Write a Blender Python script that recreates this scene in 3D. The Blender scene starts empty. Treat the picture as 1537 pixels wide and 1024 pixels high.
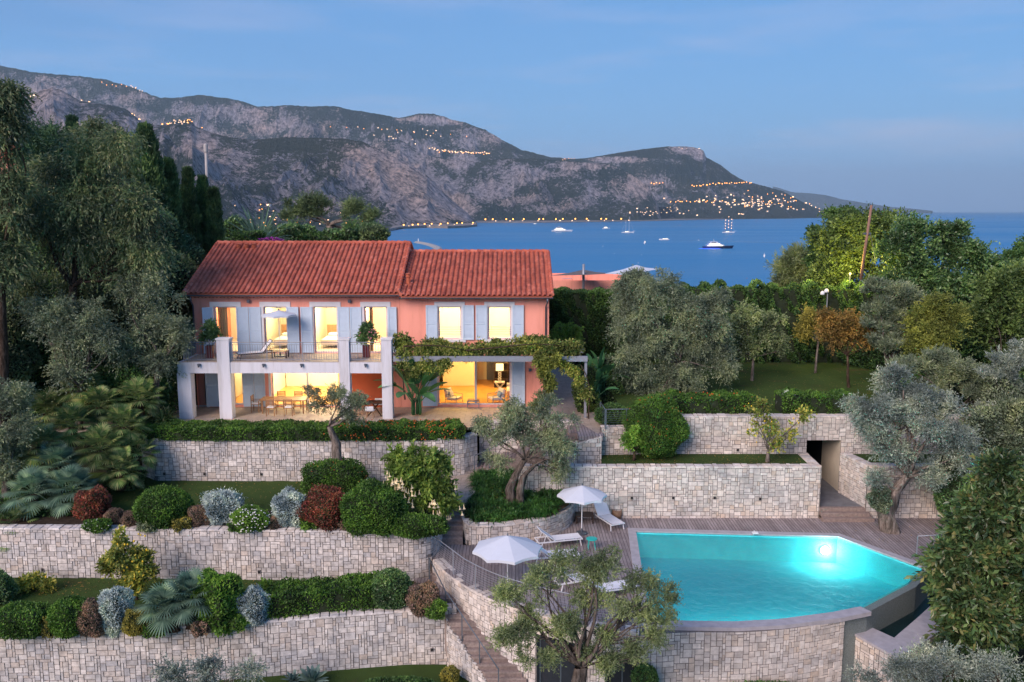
import bpy, math, random
import numpy as np
from mathutils import Vector, noise as mnoise
from mathutils.geometry import tessellate_polygon
R = math.radians
PI = math.pi
random.seed(5)
rng = np.random.default_rng(7)
sc = bpy.context.scene
COL = sc.collection
H = 10.8                    # camera height above the villa's terrace
SEA = -59.2
FPX = 1300.0
TH = math.atan(196.0 / 1300.0)
CT, ST = math.cos(TH), math.sin(TH)

def P(px, py, Z=None, Y=None):
    """world point seen at that place of the photograph, at height Z or at distance Y"""
    u = (px - 768.5) / FPX; v = (512 - py) / FPX
    dx, dy, dz = u, CT + v * ST, -ST + v * CT
    t = (Z - H) / dz if Z is not None else Y / dy
    return Vector((dx * t, dy * t, H + dz * t))

# ---------------------------------------------------------------- properties
def tag(o, label=None, cat=None, group=None, kind=None):
    if label: o['label'] = label
    if cat: o['category'] = cat
    if group: o['group'] = group
    if kind: o['kind'] = kind
    return o

def empty(name, loc, rz=0.0, label=None, cat=None, group=None):
    o = bpy.data.objects.new(name, None); COL.objects.link(o)
    o.location = loc; o.rotation_euler = (0, 0, rz); o.empty_display_size = .2
    return tag(o, label, cat, group)

def kids(o):
    return [c for c in COL.objects if c.parent == o]

def copy_tree(o, parent=None):
    c = o.copy(); COL.objects.link(c); c.parent = parent
    for ch in kids(o): copy_tree(ch, c)
    return c

# ---------------------------------------------------------------- meshes
def fast_mesh(name, V, F, mat, parent=None, smooth=False, loc=None, F3=None, attr=None):
    """V n x 3, F m x 4 (numpy)"""
    me = bpy.data.meshes.new(name)
    V = np.asarray(V, dtype=np.float32); F = np.asarray(F, dtype=np.int32)
    if loc is not None: V = V - np.array(loc, dtype=np.float32)
    k = F.shape[1]; m = len(F)
    me.vertices.add(len(V)); me.vertices.foreach_set('co', V.ravel())
    me.loops.add(m * k); me.loops.foreach_set('vertex_index', F.ravel())
    me.polygons.add(m); me.polygons.foreach_set('loop_start', np.arange(0, m * k, k, dtype=np.int32))
    if attr is not None:
        for an, av in attr.items():
            a = me.attributes.new(an, 'FLOAT', 'POINT'); a.data.foreach_set('value', np.asarray(av, dtype=np.float32))
    me.update(calc_edges=True)
    me.polygons.foreach_set('use_smooth', np.full(m, bool(smooth)))
    for mm in (mat if isinstance(mat, (list, tuple)) else [mat]): me.materials.append(mm)
    o = bpy.data.objects.new(name, me); COL.objects.link(o)
    if loc is not None: o.location = loc
    if parent: o.parent = parent
    return o

class MB:
    def __init__(s): s.v = []; s.f = []
    def add(s, vs, fs):
        b = len(s.v); s.v += [tuple(v) for v in vs]; s.f += [tuple(i + b for i in f) for f in fs]; return s
    def box(s, x0, x1, y0, y1, z0, z1):
        return s.add([(x0,y0,z0),(x1,y0,z0),(x1,y1,z0),(x0,y1,z0),(x0,y0,z1),(x1,y0,z1),(x1,y1,z1),(x0,y1,z1)],
                     [(0,3,2,1),(4,5,6,7),(0,1,5,4),(1,2,6,5),(2,3,7,6),(3,0,4,7)])
    def bar(s, a, b, w, h=None, up=(0,0,1)):
        """rectangular bar from a to b"""
        h = w if h is None else h
        a = Vector(a); b = Vector(b); d = (b - a).normalized(); up = Vector(up)
        sx = d.cross(up)
        if sx.length < 1e-4: sx = d.cross(Vector((1,0,0)))
        sx.normalize(); sy = sx.cross(d)
        vs = []
        for p in (a, b):
            for i, j in ((-1,-1),(1,-1),(1,1),(-1,1)): vs.append(p + sx * (w/2*i) + sy * (h/2*j))
        return s.add(vs, [(0,1,2,3),(7,6,5,4),(0,4,5,1),(1,5,6,2),(2,6,7,3),(3,7,4,0)])
    def tube(s, pts, rad, n=8, cap=True):
        pts = [Vector(p) for p in pts]
        if not hasattr(rad, '__len__'): rad = [rad] * len(pts)
        ref = None; b = len(s.v)
        for i, p in enumerate(pts):
            d = (pts[min(i+1, len(pts)-1)] - pts[max(i-1, 0)]).normalized()
            if ref is None:
                ref = d.cross(Vector((0.3, 0.2, 1)));
                if ref.length < 1e-3: ref = d.cross(Vector((1,0,0)))
            ref = (ref - d * ref.dot(d))
            if ref.length < 1e-5: ref = d.orthogonal()
            ref.normalize(); o = d.cross(ref)
            for k in range(n):
                a = 2*PI*k/n
                s.v.append(tuple(p + (ref*math.cos(a) + o*math.sin(a)) * rad[i]))
        for i in range(len(pts)-1):
            for k in range(n):
                k2 = (k+1) % n
                s.f.append((b+i*n+k, b+i*n+k2, b+(i+1)*n+k2, b+(i+1)*n+k))
        if cap:
            s.f.append(tuple(b+k for k in range(n))[::-1]); s.f.append(tuple(b+(len(pts)-1)*n+k for k in range(n)))
        return s
    def lathe(s, prof, n=16, c=(0,0,0), sx=1, sy=1):
        b = len(s.v)
        for r, z in prof:
            for k in range(n):
                a = 2*PI*k/n; s.v.append((c[0]+r*math.cos(a)*sx, c[1]+r*math.sin(a)*sy, c[2]+z))
        for i in range(len(prof)-1):
            for k in range(n):
                k2 = (k+1)%n; s.f.append((b+i*n+k, b+i*n+k2, b+(i+1)*n+k2, b+(i+1)*n+k))
        s.f.append(tuple(b+k for k in range(n))[::-1]); s.f.append(tuple(b+(len(prof)-1)*n+k for k in range(n)))
        return s
    def sphere(s, c, r, n=12, m=8, sz=1.0):
        return s.lathe([(max(r*math.sin(PI*i/m), r*.01), -r*sz*math.cos(PI*i/m)) for i in range(m+1)], n, c)
    def poly(s, pts): return s.add(pts, [tuple(range(len(pts)))])
    def prism(s, pts, z0, z1):
        n = len(pts); s.add([(p[0],p[1],z0) for p in pts] + [(p[0],p[1],z1) for p in pts],
              [tuple(range(n))[::-1], tuple(range(n, 2*n))] + [(i,(i+1)%n,n+(i+1)%n,n+i) for i in range(n)]); return s
    def grid(s, fn, nu, nv):
        b = len(s.v)
        for i in range(nu+1):
            for j in range(nv+1): s.v.append(tuple(fn(i/nu, j/nv)))
        for i in range(nu):
            for j in range(nv):
                a = b+i*(nv+1)+j; s.f.append((a, a+nv+1, a+nv+2, a+1))
        return s
    def build(s, name, mat, parent=None, smooth=False, bevel=0, loc=None):
        me = bpy.data.meshes.new(name)
        vs = s.v if loc is None else [(v[0]-loc[0], v[1]-loc[1], v[2]-loc[2]) for v in s.v]
        me.from_pydata(vs, [], s.f); me.update()
        me.materials.append(mat)
        if smooth: me.polygons.foreach_set('use_smooth', np.ones(len(me.polygons), dtype=bool))
        o = bpy.data.objects.new(name, me); COL.objects.link(o)
        if loc is not None: o.location = loc
        if parent: o.parent = parent
        if bevel:
            m = o.modifiers.new('bevel', 'BEVEL'); m.width = bevel; m.segments = 2; m.limit_method = 'ANGLE'
        return o

def flat_poly(name, outer, z, mat, holes=(), kind='structure', skirt=0.0):
    """horizontal sheet with holes; outer and holes are lists of points, counter-clockwise or not"""
    loops = [[Vector((p[0], p[1], 0)) for p in outer]] + [[Vector((p[0], p[1], 0)) for p in h] for h in holes]
    tris = tessellate_polygon(loops)
    vs = [(p.x, p.y, z) for l in loops for p in l]
    fs = []
    for t in tris:
        a, b, c = [Vector(vs[i]) for i in t]
        fs.append(t if (b-a).cross(c-a).z > 0 else (t[0], t[2], t[1]))
    if skirt:
        n = len(outer); b = len(vs); vs += [(p[0], p[1], z - skirt) for p in outer]
        fs += [(i, (i+1) % n, b+(i+1) % n, b+i) for i in range(n)]
    me = bpy.data.meshes.new(name); me.from_pydata(vs, [], fs); me.update(); me.materials.append(mat)
    o = bpy.data.objects.new(name, me); COL.objects.link(o)
    if kind: o['kind'] = kind
    return o

# ---------------------------------------------------------------- materials
def srgb(r, g, b): 
    f = lambda c: c/12.92 if c <= .04045 else ((c+.055)/1.055)**2.4
    return (f(r/255), f(g/255), f(b/255), 1)

class NT:
    """small helper over a node tree"""
    def __init__(s, m):
        m.use_nodes = True; s.m = m; s.t = m.node_tree; s.t.nodes.clear()
    def n(s, typ, **kw):
        nd = s.t.nodes.new(typ)
        for k, v in kw.items():
            if k in nd.inputs.keys() if isinstance(k, str) else False: pass
            setattr(nd, k, v)
        return nd
    def link(s, a, b): s.t.links.new(a, b)
    def val(s, nd, **kw):
        for k, v in kw.items(): nd.inputs[k.replace('_', ' ')].default_value = v
        return nd
    def noise(s, scale, detail=4, rough=.55, vec=None, dist=0):
        nd = s.n('ShaderNodeTexNoise'); nd.inputs['Scale'].default_value = scale; nd.inputs['Detail'].default_value = detail
        nd.inputs['Roughness'].default_value = rough; nd.inputs['Distortion'].default_value = dist
        if vec is not None: s.link(vec, nd.inputs['Vector'])
        return nd
    def ramp(s, fac, stops, interp='LINEAR'):
        nd = s.n('ShaderNodeValToRGB'); cr = nd.color_ramp; cr.interpolation = interp
        while len(cr.elements) < len(stops): cr.elements.new(.5)
        for e, (p, c) in zip(cr.elements, stops):
            e.position = p; e.color = c if len(c) == 4 else (*c, 1)
        if fac is not None: s.link(fac, nd.inputs['Fac'])
        return nd
    def mix(s, fac, a, b, blend='MIX'):
        nd = s.n('ShaderNodeMix'); nd.data_type = 'RGBA'; nd.blend_type = blend
        for sock, v in ((nd.inputs[0], fac), (nd.inputs[6], a), (nd.inputs[7], b)):
            if isinstance(v, (int, float)): sock.default_value = v
            elif isinstance(v, tuple): sock.default_value = v if len(v) == 4 else (*v, 1)
            else: s.link(v, sock)
        return nd.outputs[2]
    def math(s, op, a, b=None, clamp=False):
        nd = s.n('ShaderNodeMath'); nd.operation = op; nd.use_clamp = clamp
        for i, v in enumerate((a, b)):
            if v is None: continue
            if isinstance(v, (int, float)): nd.inputs[i].default_value = v
            else: s.link(v, nd.inputs[i])
        return nd.outputs[0]
    def coord(s, kind='Object'): return s.n('ShaderNodeTexCoord').outputs[kind]
    def pos(s): return s.n('ShaderNodeNewGeometry').outputs['Position']
    def island(s): return s.n('ShaderNodeNewGeometry').outputs['Random Per Island']
    def mapping(s, vec, scale=(1,1,1), rot=(0,0,0)):
        nd = s.n('ShaderNodeMapping'); s.link(vec, nd.inputs['Vector']); nd.inputs['Scale'].default_value = scale
        nd.inputs['Rotation'].default_value = rot; return nd.outputs[0]
    def bump(s, h, strength=.3, dist=.02):
        nd = s.n('ShaderNodeBump'); nd.inputs['Strength'].default_value = strength; nd.inputs['Distance'].default_value = dist
        s.link(h, nd.inputs['Height']); return nd.outputs[0]
    def bsdf(s, color, rough=.6, normal=None, metal=0, spec=.4, trans=None, **kw):
        nd = s.n('ShaderNodeBsdfPrincipled')
        for sock, v in ((nd.inputs['Base Color'], color), (nd.inputs['Roughness'], rough)):
            if isinstance(v, (int, float)): sock.default_value = v
            elif isinstance(v, tuple): sock.default_value = v if len(v) == 4 else (*v, 1)
            else: s.link(v, sock)
        nd.inputs['Metallic'].default_value = metal; nd.inputs['Specular IOR Level'].default_value = spec
        if normal is not None: s.link(normal, nd.inputs['Normal'])
        for k, v in kw.items():
            k = k.replace('_', ' ')
            if isinstance(v, (int, float, tuple)): nd.inputs[k].default_value = v
            else: s.link(v, nd.inputs[k])
        return nd.outputs[0]
    def out(s, surf=None, vol=None):
        o = s.n('ShaderNodeOutputMaterial')
        if surf is not None: s.link(surf, o.inputs['Surface'])
        if vol is not None: s.link(vol, o.inputs['Volume'])
        return s.m

def newmat(name): return NT(bpy.data.materials.new(name))

def paint(name, col, rough=.6, vary=.12, scale=6, metal=0, bump=.0, spec=.4):
    t = newmat(name); nz = t.noise(scale, 5, .6, t.coord())
    c = t.ramp(nz.outputs[0], [(.3, tuple(x*(1-vary) for x in col[:3])), (.7, tuple(min(1, x*(1+vary)) for x in col[:3]))])
    n = t.bump(nz.outputs[0], bump, .01) if bump else None
    return t.out(t.bsdf(c.outputs[0], rough, n, metal, spec))

def island_mat(name, cols, rough=.7, nscale=8, nvary=.25, bump=.3, spec=.3, bdist=.02, stain=False):
    """each separate piece its own tone, with small scale wear over it"""
    t = newmat(name); isl = t.island()
    stops = [(i/(len(cols)-1) if len(cols) > 1 else 0, c) for i, c in enumerate(cols)]
    c = t.ramp(isl, stops).outputs[0]
    nz = t.noise(nscale, 8, .65, t.pos())
    f = t.ramp(nz.outputs[0], [(.3, (1-nvary,)*3), (.7, (1+nvary,)*3)]).outputs[0]
    c = t.mix(1.0, c, f, 'MULTIPLY')
    if stain:
        st = t.noise(.55, 5, .62, t.mapping(t.pos(), (1, 1, 1.5)), .4)
        c = t.mix(1.0, c, t.ramp(st.outputs[0], [(.32, (.70,.72,.76)), (.50, (1,1,1)), (.68, (1.08,1.05,1.02))]).outputs[0], 'MULTIPLY')
    nb = t.noise(nscale*6, 5, .7, t.pos())
    return t.out(t.bsdf(c, rough, t.bump(nb.outputs[0], bump, bdist*.4), 0, spec))

LEAF_GAIN = 2.1
def leaf_mat(name, cols, rough=.55, trans=.25, clump=1.2, spec=.3):
    """leaves: every leaf its own tone, light clumps and dark gaps painted in as broad patches"""
    t = newmat(name); isl = t.island()
    cols = [tuple(q*LEAF_GAIN for q in x) for x in cols]; n = len(cols)
    c = t.ramp(isl, [(i/(n-1), x) for i, x in enumerate(cols)]).outputs[0]
    nz = t.noise(clump, 3, .6, t.pos())
    f = t.ramp(nz.outputs[0], [(.36, (.48, .52, .58)), (.50, (.95,.97,1.0)), (.64, (1.55, 1.48, 1.25))]).outputs[0]  # clump contrast put into the colour: cool dark gaps, warm light sprays
    c = t.mix(1.0, c, f, 'MULTIPLY')
    b = t.bsdf(c, rough, None, 0, spec)
    tr = t.n('ShaderNodeBsdfTranslucent'); t.link(c, tr.inputs[0])
    mx = t.n('ShaderNodeMixShader'); mx.inputs[0].default_value = trans
    t.link(b, mx.inputs[1]); t.link(tr.outputs[0], mx.inputs[2])
    return t.out(mx.outputs[0])

def glow_mat(name, col, strength):
    t = newmat(name); e = t.n('ShaderNodeEmission'); e.inputs[0].default_value = (*col[:3], 1); e.inputs[1].default_value = strength
    m = t.out(e.outputs[0]); m.cycles.emission_sampling = 'NONE'; return m

def glass_mat(name, tint=(.9,.95,.95), refl=.12):
    t = newmat(name); tr = t.n('ShaderNodeBsdfTransparent'); tr.inputs[0].default_value = (*tint, 1)
    gl = t.n('ShaderNodeBsdfGlossy'); gl.inputs['Roughness'].default_value = .02
    fr = t.n('ShaderNodeFresnel'); fr.inputs[0].default_value = 1.45
    mx = t.n('ShaderNodeMixShader'); t.link(fr.outputs[0], mx.inputs[0]); t.link(tr.outputs[0], mx.inputs[1]); t.link(gl.outputs[0], mx.inputs[2])
    return t.out(mx.outputs[0])
# ================================================================ camera, sky, light
cd = bpy.data.cameras.new('camera'); cam = bpy.data.objects.new('camera', cd); COL.objects.link(cam)
cam.location = (0, 0, H); cam.rotation_euler = (PI/2 - TH, 0, 0)
cd.sensor_width = 36; cd.lens = FPX / 1537 * 36; cd.clip_start = .5; cd.clip_end = 90000
sc.camera = cam

SUN_EL, SUN_AZ = 32.0, 216.0         # the afterglow behind and to the left of the camera
w = bpy.data.worlds.new('World'); sc.world = w; w.use_nodes = True
t = NT(w); 
sky = t.n('ShaderNodeTexSky'); sky.sky_type = 'NISHITA'; sky.sun_disc = False
sky.sun_elevation = R(3); sky.sun_rotation = R(SUN_AZ); sky.altitude = 60; sky.air_density = 1; sky.dust_density = .6; sky.ozone_density = 3
gen = t.coord('Generated'); sep = t.n('ShaderNodeSeparateXYZ'); t.link(gen, sep.inputs[0])
# the clear dusk sky: paler over the horizon, deeper blue upwards
grad = t.ramp(sep.outputs[2], [(0.0, srgb(124,170,224)), (.05, srgb(120,168,222)), (.10, srgb(110,160,214)), (.16, srgb(102,152,208)), (.28, srgb(90,138,196)), (.42, srgb(84,128,184)), (.75, srgb(74,112,168))]).outputs[0]
# thin clouds low over the sea
mp = t.mapping(gen, (2.2, 2.2, 16)); cn = t.noise(1.6, 6, .55, mp)
cm = t.ramp(cn.outputs[0], [(.50, (0,0,0)), (.66, (1,1,1))]).outputs[0]
band = t.ramp(sep.outputs[2], [(.03, (0,0,0)), (.08, (1,1,1)), (.13, (.6,.6,.6)), (.3, (.25,.25,.25)), (.5, (0,0,0))]).outputs[0]
cm2 = t.mix(1.0, cm, band, 'MULTIPLY')
cf = t.math('MULTIPLY', cm2, .5)
grad = t.mix(cf, grad, srgb(176,176,206))
# a broad bank of darker thin cloud up on the left
lx = t.ramp(sep.outputs[0], [(.0, (1,1,1)), (1.0, (0,0,0))]).outputs[0]
cn2 = t.noise(2.2, 4, .5, t.mapping(gen, (1.1, 1.1, 5)))
c3 = t.ramp(cn2.outputs[0], [(.42, (0,0,0)), (.62, (1,1,1))]).outputs[0]
neg = t.math('MULTIPLY', sep.outputs[0], -1.6, True)
f3 = t.math('MULTIPLY', t.math('MULTIPLY', c3, neg), .5)
grad = t.mix(f3, grad, srgb(96,132,186))
sb = t.n('ShaderNodeBackground'); t.link(sky.outputs[0], sb.inputs[0]); sb.inputs[1].default_value = .05
gb = t.n('ShaderNodeBackground'); t.link(grad, gb.inputs[0]); gb.inputs[1].default_value = .92
ad = t.n('ShaderNodeAddShader'); t.link(sb.outputs[0], ad.inputs[0]); t.link(gb.outputs[0], ad.inputs[1])
wo = t.n('ShaderNodeOutputWorld'); t.link(ad.outputs[0], wo.inputs[0])

sd = bpy.data.lights.new('afterglow', 'SUN'); so = bpy.data.objects.new('afterglow', sd); COL.objects.link(so)
sd.energy = 3.1; sd.angle = R(38); sd.color = (1.0, .80, .72)
dirv = Vector((math.sin(R(SUN_AZ)) * math.cos(R(SUN_EL)), math.cos(R(SUN_AZ)) * math.cos(R(SUN_EL)), math.sin(R(SUN_EL))))
so.rotation_euler = (-dirv).to_track_quat('-Z', 'Y').to_euler()

sc.view_settings.view_transform = 'Standard'; sc.view_settings.look = 'None'; sc.view_settings.exposure = .38; sc.view_settings.gamma = 1
sc.cycles.use_denoising = True; sc.cycles.max_bounces = 8; sc.cycles.diffuse_bounces = 3; sc.cycles.glossy_bounces = 3
sc.cycles.transparent_max_bounces = 12; sc.cycles.transmission_bounces = 4; sc.cycles.volume_bounces = 0
sc.cycles.sample_clamp_indirect = 6; sc.cycles.caustics_reflective = False; sc.cycles.caustics_refractive = False
sc.cycles.use_adaptive_sampling = True; sc.cycles.adaptive_threshold = .015

# ================================================================ materials of the setting
M = {}
M['stone'] = island_mat('pale limestone blocks', [(.42,.39,.36),(.62,.58,.54),(.50,.47,.45),(.74,.70,.66),(.54,.47,.41),(.66,.62,.59),(.46,.45,.45),(.70,.65,.60)], .85, 5, .34, .5, stain=True)
M['stone_warm'] = island_mat('warm limestone blocks', [(.48,.43,.38),(.68,.61,.55),(.56,.51,.46),(.78,.72,.66),(.60,.50,.41),(.70,.65,.60),(.52,.47,.43),(.74,.68,.62)], .85, 5, .26, .5, stain=True)
M['mortar'] = paint('wall joints', (.16,.145,.135), .95, .3, 9)
t = newmat('lawn grass')
nz = t.noise(.45, 7, .68, t.pos()); nf = t.noise(30, 5, .75, t.pos())
c = t.ramp(nz.outputs[0], [(.3, (.070,.062,.028)), (.42, (.040,.072,.018)), (.58, (.050,.090,.022)), (.74, (.085,.105,.032))]).outputs[0]
c = t.mix(1.0, c, t.ramp(nf.outputs[0], [(.35, (.45,.5,.5)), (.65, (1.7,1.6,1.4))]).outputs[0], 'MULTIPLY')
M['lawn'] = t.out(t.bsdf(c, .9, t.bump(nf.outputs[0], .9, .04), 0, .15))
M['soil'] = paint('garden soil', (.045,.034,.024), .95, .4, 5, bump=.6, spec=.1)
M['earth'] = paint('hillside under the trees', (.022,.024,.014), .95, .5, 1.5, bump=.6, spec=.1)
# weathered deck boards running away from the pool
t = newmat('weathered deck boards'); pos = t.pos()
br = t.n('ShaderNodeTexBrick'); t.link(t.mapping(pos, (1,1,1), (0,0,PI/2)), br.inputs['Vector'])
br.offset = .37; br.inputs['Scale'].default_value = 1; br.inputs['Brick Width'].default_value = 2.6; br.inputs['Row Height'].default_value = .14
br.inputs['Mortar Size'].default_value = .011; br.inputs['Mortar Smooth'].default_value = .3; br.inputs['Bias'].default_value = 0
br.inputs['Color1'].default_value = (.23,.20,.195,1); br.inputs['Color2'].default_value = (.34,.30,.29,1); br.inputs['Mortar'].default_value = (.05,.042,.04,1)
nz = t.noise(3, 6, .7, t.mapping(pos, (6, .6, 1))); n2 = t.noise(.5, 3, .6, pos)
c = t.mix(1.0, br.outputs[0], t.ramp(nz.outputs[0], [(.3, (.72,.72,.72)), (.7, (1.25,1.25,1.25))]).outputs[0], 'MULTIPLY')
c = t.mix(1.0, c, t.ramp(n2.outputs[0], [(.35, (.85,.8,.8)), (.65, (1.12,1.12,1.14))]).outputs[0], 'MULTIPLY')
M['deck'] = t.out(t.bsdf(c, .75, t.bump(br.outputs[1], -.5, .01), 0, .3))
M['tread'] = island_mat('worn timber treads', [(.19,.14,.12),(.27,.21,.185),(.23,.18,.165),(.31,.25,.22)], .8, 9, .3, .3)
# pale paving
t = newmat('pale terrace paving'); pos = t.pos()
br = t.n('ShaderNodeTexBrick'); t.link(pos, br.inputs['Vector']); br.inputs['Scale'].default_value = 1; br.offset = .5
br.inputs['Brick Width'].default_value = .62; br.inputs['Row Height'].default_value = .42; br.inputs['Mortar Size'].default_value = .008
br.inputs['Color1'].default_value = (.40,.33,.27,1); br.inputs['Color2'].default_value = (.47,.39,.32,1); br.inputs['Mortar'].default_value = (.22,.18,.15,1)
nz = t.noise(4, 6, .65, pos)
c = t.mix(1.0, br.outputs[0], t.ramp(nz.outputs[0], [(.3, (.8,.8,.8)), (.7, (1.15,1.15,1.15))]).outputs[0], 'MULTIPLY')
M['paving'] = t.out(t.bsdf(c, .6, t.bump(nz.outputs[0], .1, .01), 0, .3))
M['concrete'] = paint('grey stone floor of the passage', (.16,.165,.18), .8, .2, 3, bump=.2)
M['coping'] = paint('grey pool coping', (.40,.38,.40), .7, .14, 4, bump=.1)
t = newmat('turquoise pool tiles'); pos = t.pos()
vo = t.n('ShaderNodeTexVoronoi'); vo.inputs['Scale'].default_value = 24; t.link(pos, vo.inputs['Vector'])
c = t.mix(.25, (.13,.86,.89,1), vo.outputs['Color'], 'SOFT_LIGHT')
mo_ = t.noise(.9, 6, .65, pos, 1.2); c = t.mix(1.0, c, t.ramp(mo_.outputs[0], [(.35, (.80,.88,.90)), (.65, (1.0,1.0,1.0))]).outputs[0], 'MULTIPLY')
M['tiles'] = t.out(t.bsdf(c, .8, None, 0, .2))
M['grey_tiles'] = island_mat('grey green mosaic', [(.13,.16,.155),(.20,.23,.22)], .4, 26, .45, .1)
M['basin'] = island_mat('teal basin mosaic', [(.05,.27,.30),(.07,.32,.35)], .4, 12, .3, .1)
M['render'] = paint('cream rendered wall', (.62,.54,.42), .85, .06, 2)
M['black'] = paint('hollow shade black', (.012,.012,.014), .8, .2)  # black colour stands for the shade inside the tunnel and the drains
M['water_pool'] = None
t = newmat('pool water'); tr = t.n('ShaderNodeBsdfTransparent'); tr.inputs[0].default_value = (.60,.97,.965,1)
gl = t.n('ShaderNodeBsdfGlossy'); gl.inputs['Roughness'].default_value = .05
wv = t.noise(2.6, 5, .65, t.pos(), .8); gb_ = t.bump(wv.outputs[0], .8, .07); t.link(gb_, gl.inputs['Normal'])
fr = t.n('ShaderNodeFresnel'); fr.inputs[0].default_value = 1.33; t.link(gb_, fr.inputs['Normal'])
mx = t.n('ShaderNodeMixShader'); t.link(fr.outputs[0], mx.inputs[0]); t.link(tr.outputs[0], mx.inputs[1]); t.link(gl.outputs[0], mx.inputs[2])
M['water_pool'] = t.out(mx.outputs[0])
t = newmat('sea water'); pos = t.pos()
n1 = t.noise(.035, 6, .65, t.mapping(pos, (.7, 1.6, 1))); n2 = t.noise(.0012, 4, .55, t.mapping(pos, (.5, 1.8, 1), (0,0,.35)))
c = t.ramp(n2.outputs[0], [(.35, (.012,.165,.370)), (.65, (.020,.215,.450))]).outputs[0]
rg = t.ramp(n2.outputs[0], [(.38, (.30,.30,.30)), (.62, (.44,.44,.44))]).outputs[0]
M['sea'] = t.out(t.bsdf(c, rg, t.bump(n1.outputs[0], .55, 3.0), 0, .42))

# ================================================================ sea, hillside, haze
def ring_plane(name, z, mat, r):
    o = MB().add([(-r,60,z),(r,60,z),(r,r,z),(-r,r,z)], [(0,1,2,3)]).build(name, mat); o['kind'] = 'structure'; return o
MB().add([(-34000,150,SEA),(34000,150,SEA),(34000,34000,SEA),(-34000,34000,SEA)], [(0,1,2,3)]).build('sea', M['sea'])['kind'] = 'structure'

def ground_z(x, y):
    if y < 36: z = -7.2
    elif y < 48: z = -7.2 + (y-36)/12*7.0
    elif y < 62: z = -.2
    else:
        z = -.2 - (y-62)*.11 - max(0, y-90)*.10
    if 12 < x < 20 and y < 54: z = -7.2
    if -24 < x < 24 and 35 < y < 42.5: z = -7.2
    if x < -20 and y > 36: z += min(6, (-20-x)*.22) * min(1, (y-36)/14)
    if y > 62: z += 1.2*mnoise.noise(Vector((x*.02, y*.02, 0)))
    return max(z, SEA-3)
gx = list(range(-140, -40, 10)) + [i*2 for i in range(-20, 21)] + list(range(50, 150, 10))
gx = [-900,-500,-300,-200] + gx + [200, 300, 500, 900]
gy = [-60, -30, 0, 20] + [26 + i*1.0 for i in range(0, 40)] + [70, 80, 95, 110, 130, 160, 200, 250, 300, 350, 420, 520]
V = [(x, y, ground_z(x, y)) for y in gy for x in gx]
nx = len(gx)
F = [(j*nx+i, j*nx+i+1, (j+1)*nx+i+1, (j+1)*nx+i) for j in range(len(gy)-1) for i in range(nx-1)]
fast_mesh('hillside', V, F, M['earth'])['kind'] = 'structure'

HAZE = 3.8e-5
t = newmat('evening haze'); pv = t.n('ShaderNodeVolumePrincipled'); pv.inputs['Density'].default_value = HAZE
pv.inputs['Color'].default_value = (.68,.88,1,1); pv.inputs['Anisotropy'].default_value = .1
hz = MB().box(-36000, 36000, -400, 36000, SEA-9, 1520).build('haze', t.out(None, pv.outputs[0])); hz['kind'] = 'stuff'

# ================================================================ mountains
def interp(pts, x):
    if x <= pts[0][0]: return pts[0][1]
    for (a, b), (c, d) in zip(pts, pts[1:]):
        if x <= c: return b + (d-b)*(x-a)/(c-a)
    return pts[-1][1]

ROCKS = [ # bare rock seen at (px, py, rx, ry, amount)
 (600,262,52,38,1.0),(545,250,30,28,.9),(655,290,40,26,.9),(640,312,60,26,1.0),(590,300,40,20,.6),(690,318,26,16,.9),(480,300,50,22,.5),
 (430,262,60,30,.35),(340,245,50,34,.65),(300,215,30,22,.9),(75,160,30,34,1.0),(120,190,60,26,.75),(200,190,50,24,.5),(390,300,70,24,.3),
 (640,225,18,12,.8),(700,215,24,10,.6),(790,262,60,16,.6),(735,285,34,18,.75),(690,245,22,16,.8),(905,290,50,22,.4),(780,300,40,12,.5),(965,280,26,14,.7),
 (925,240,40,4,1.0),(1030,225,26,7,.9),(1052,228,10,10,1),(745,205,60,10,.6),(660,180,50,7,.7),(380,175,40,16,.5),(420,190,60,14,.5),(300,165,60,12,.4),(180,150,60,10,.3),
 (1080,290,30,14,.3),(850,250,60,6,.5),(1000,300,24,20,.3),(830,312,60,8,.4)]
HILLC = [(.040,.042,.034),(.30,.27,.27)]
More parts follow.
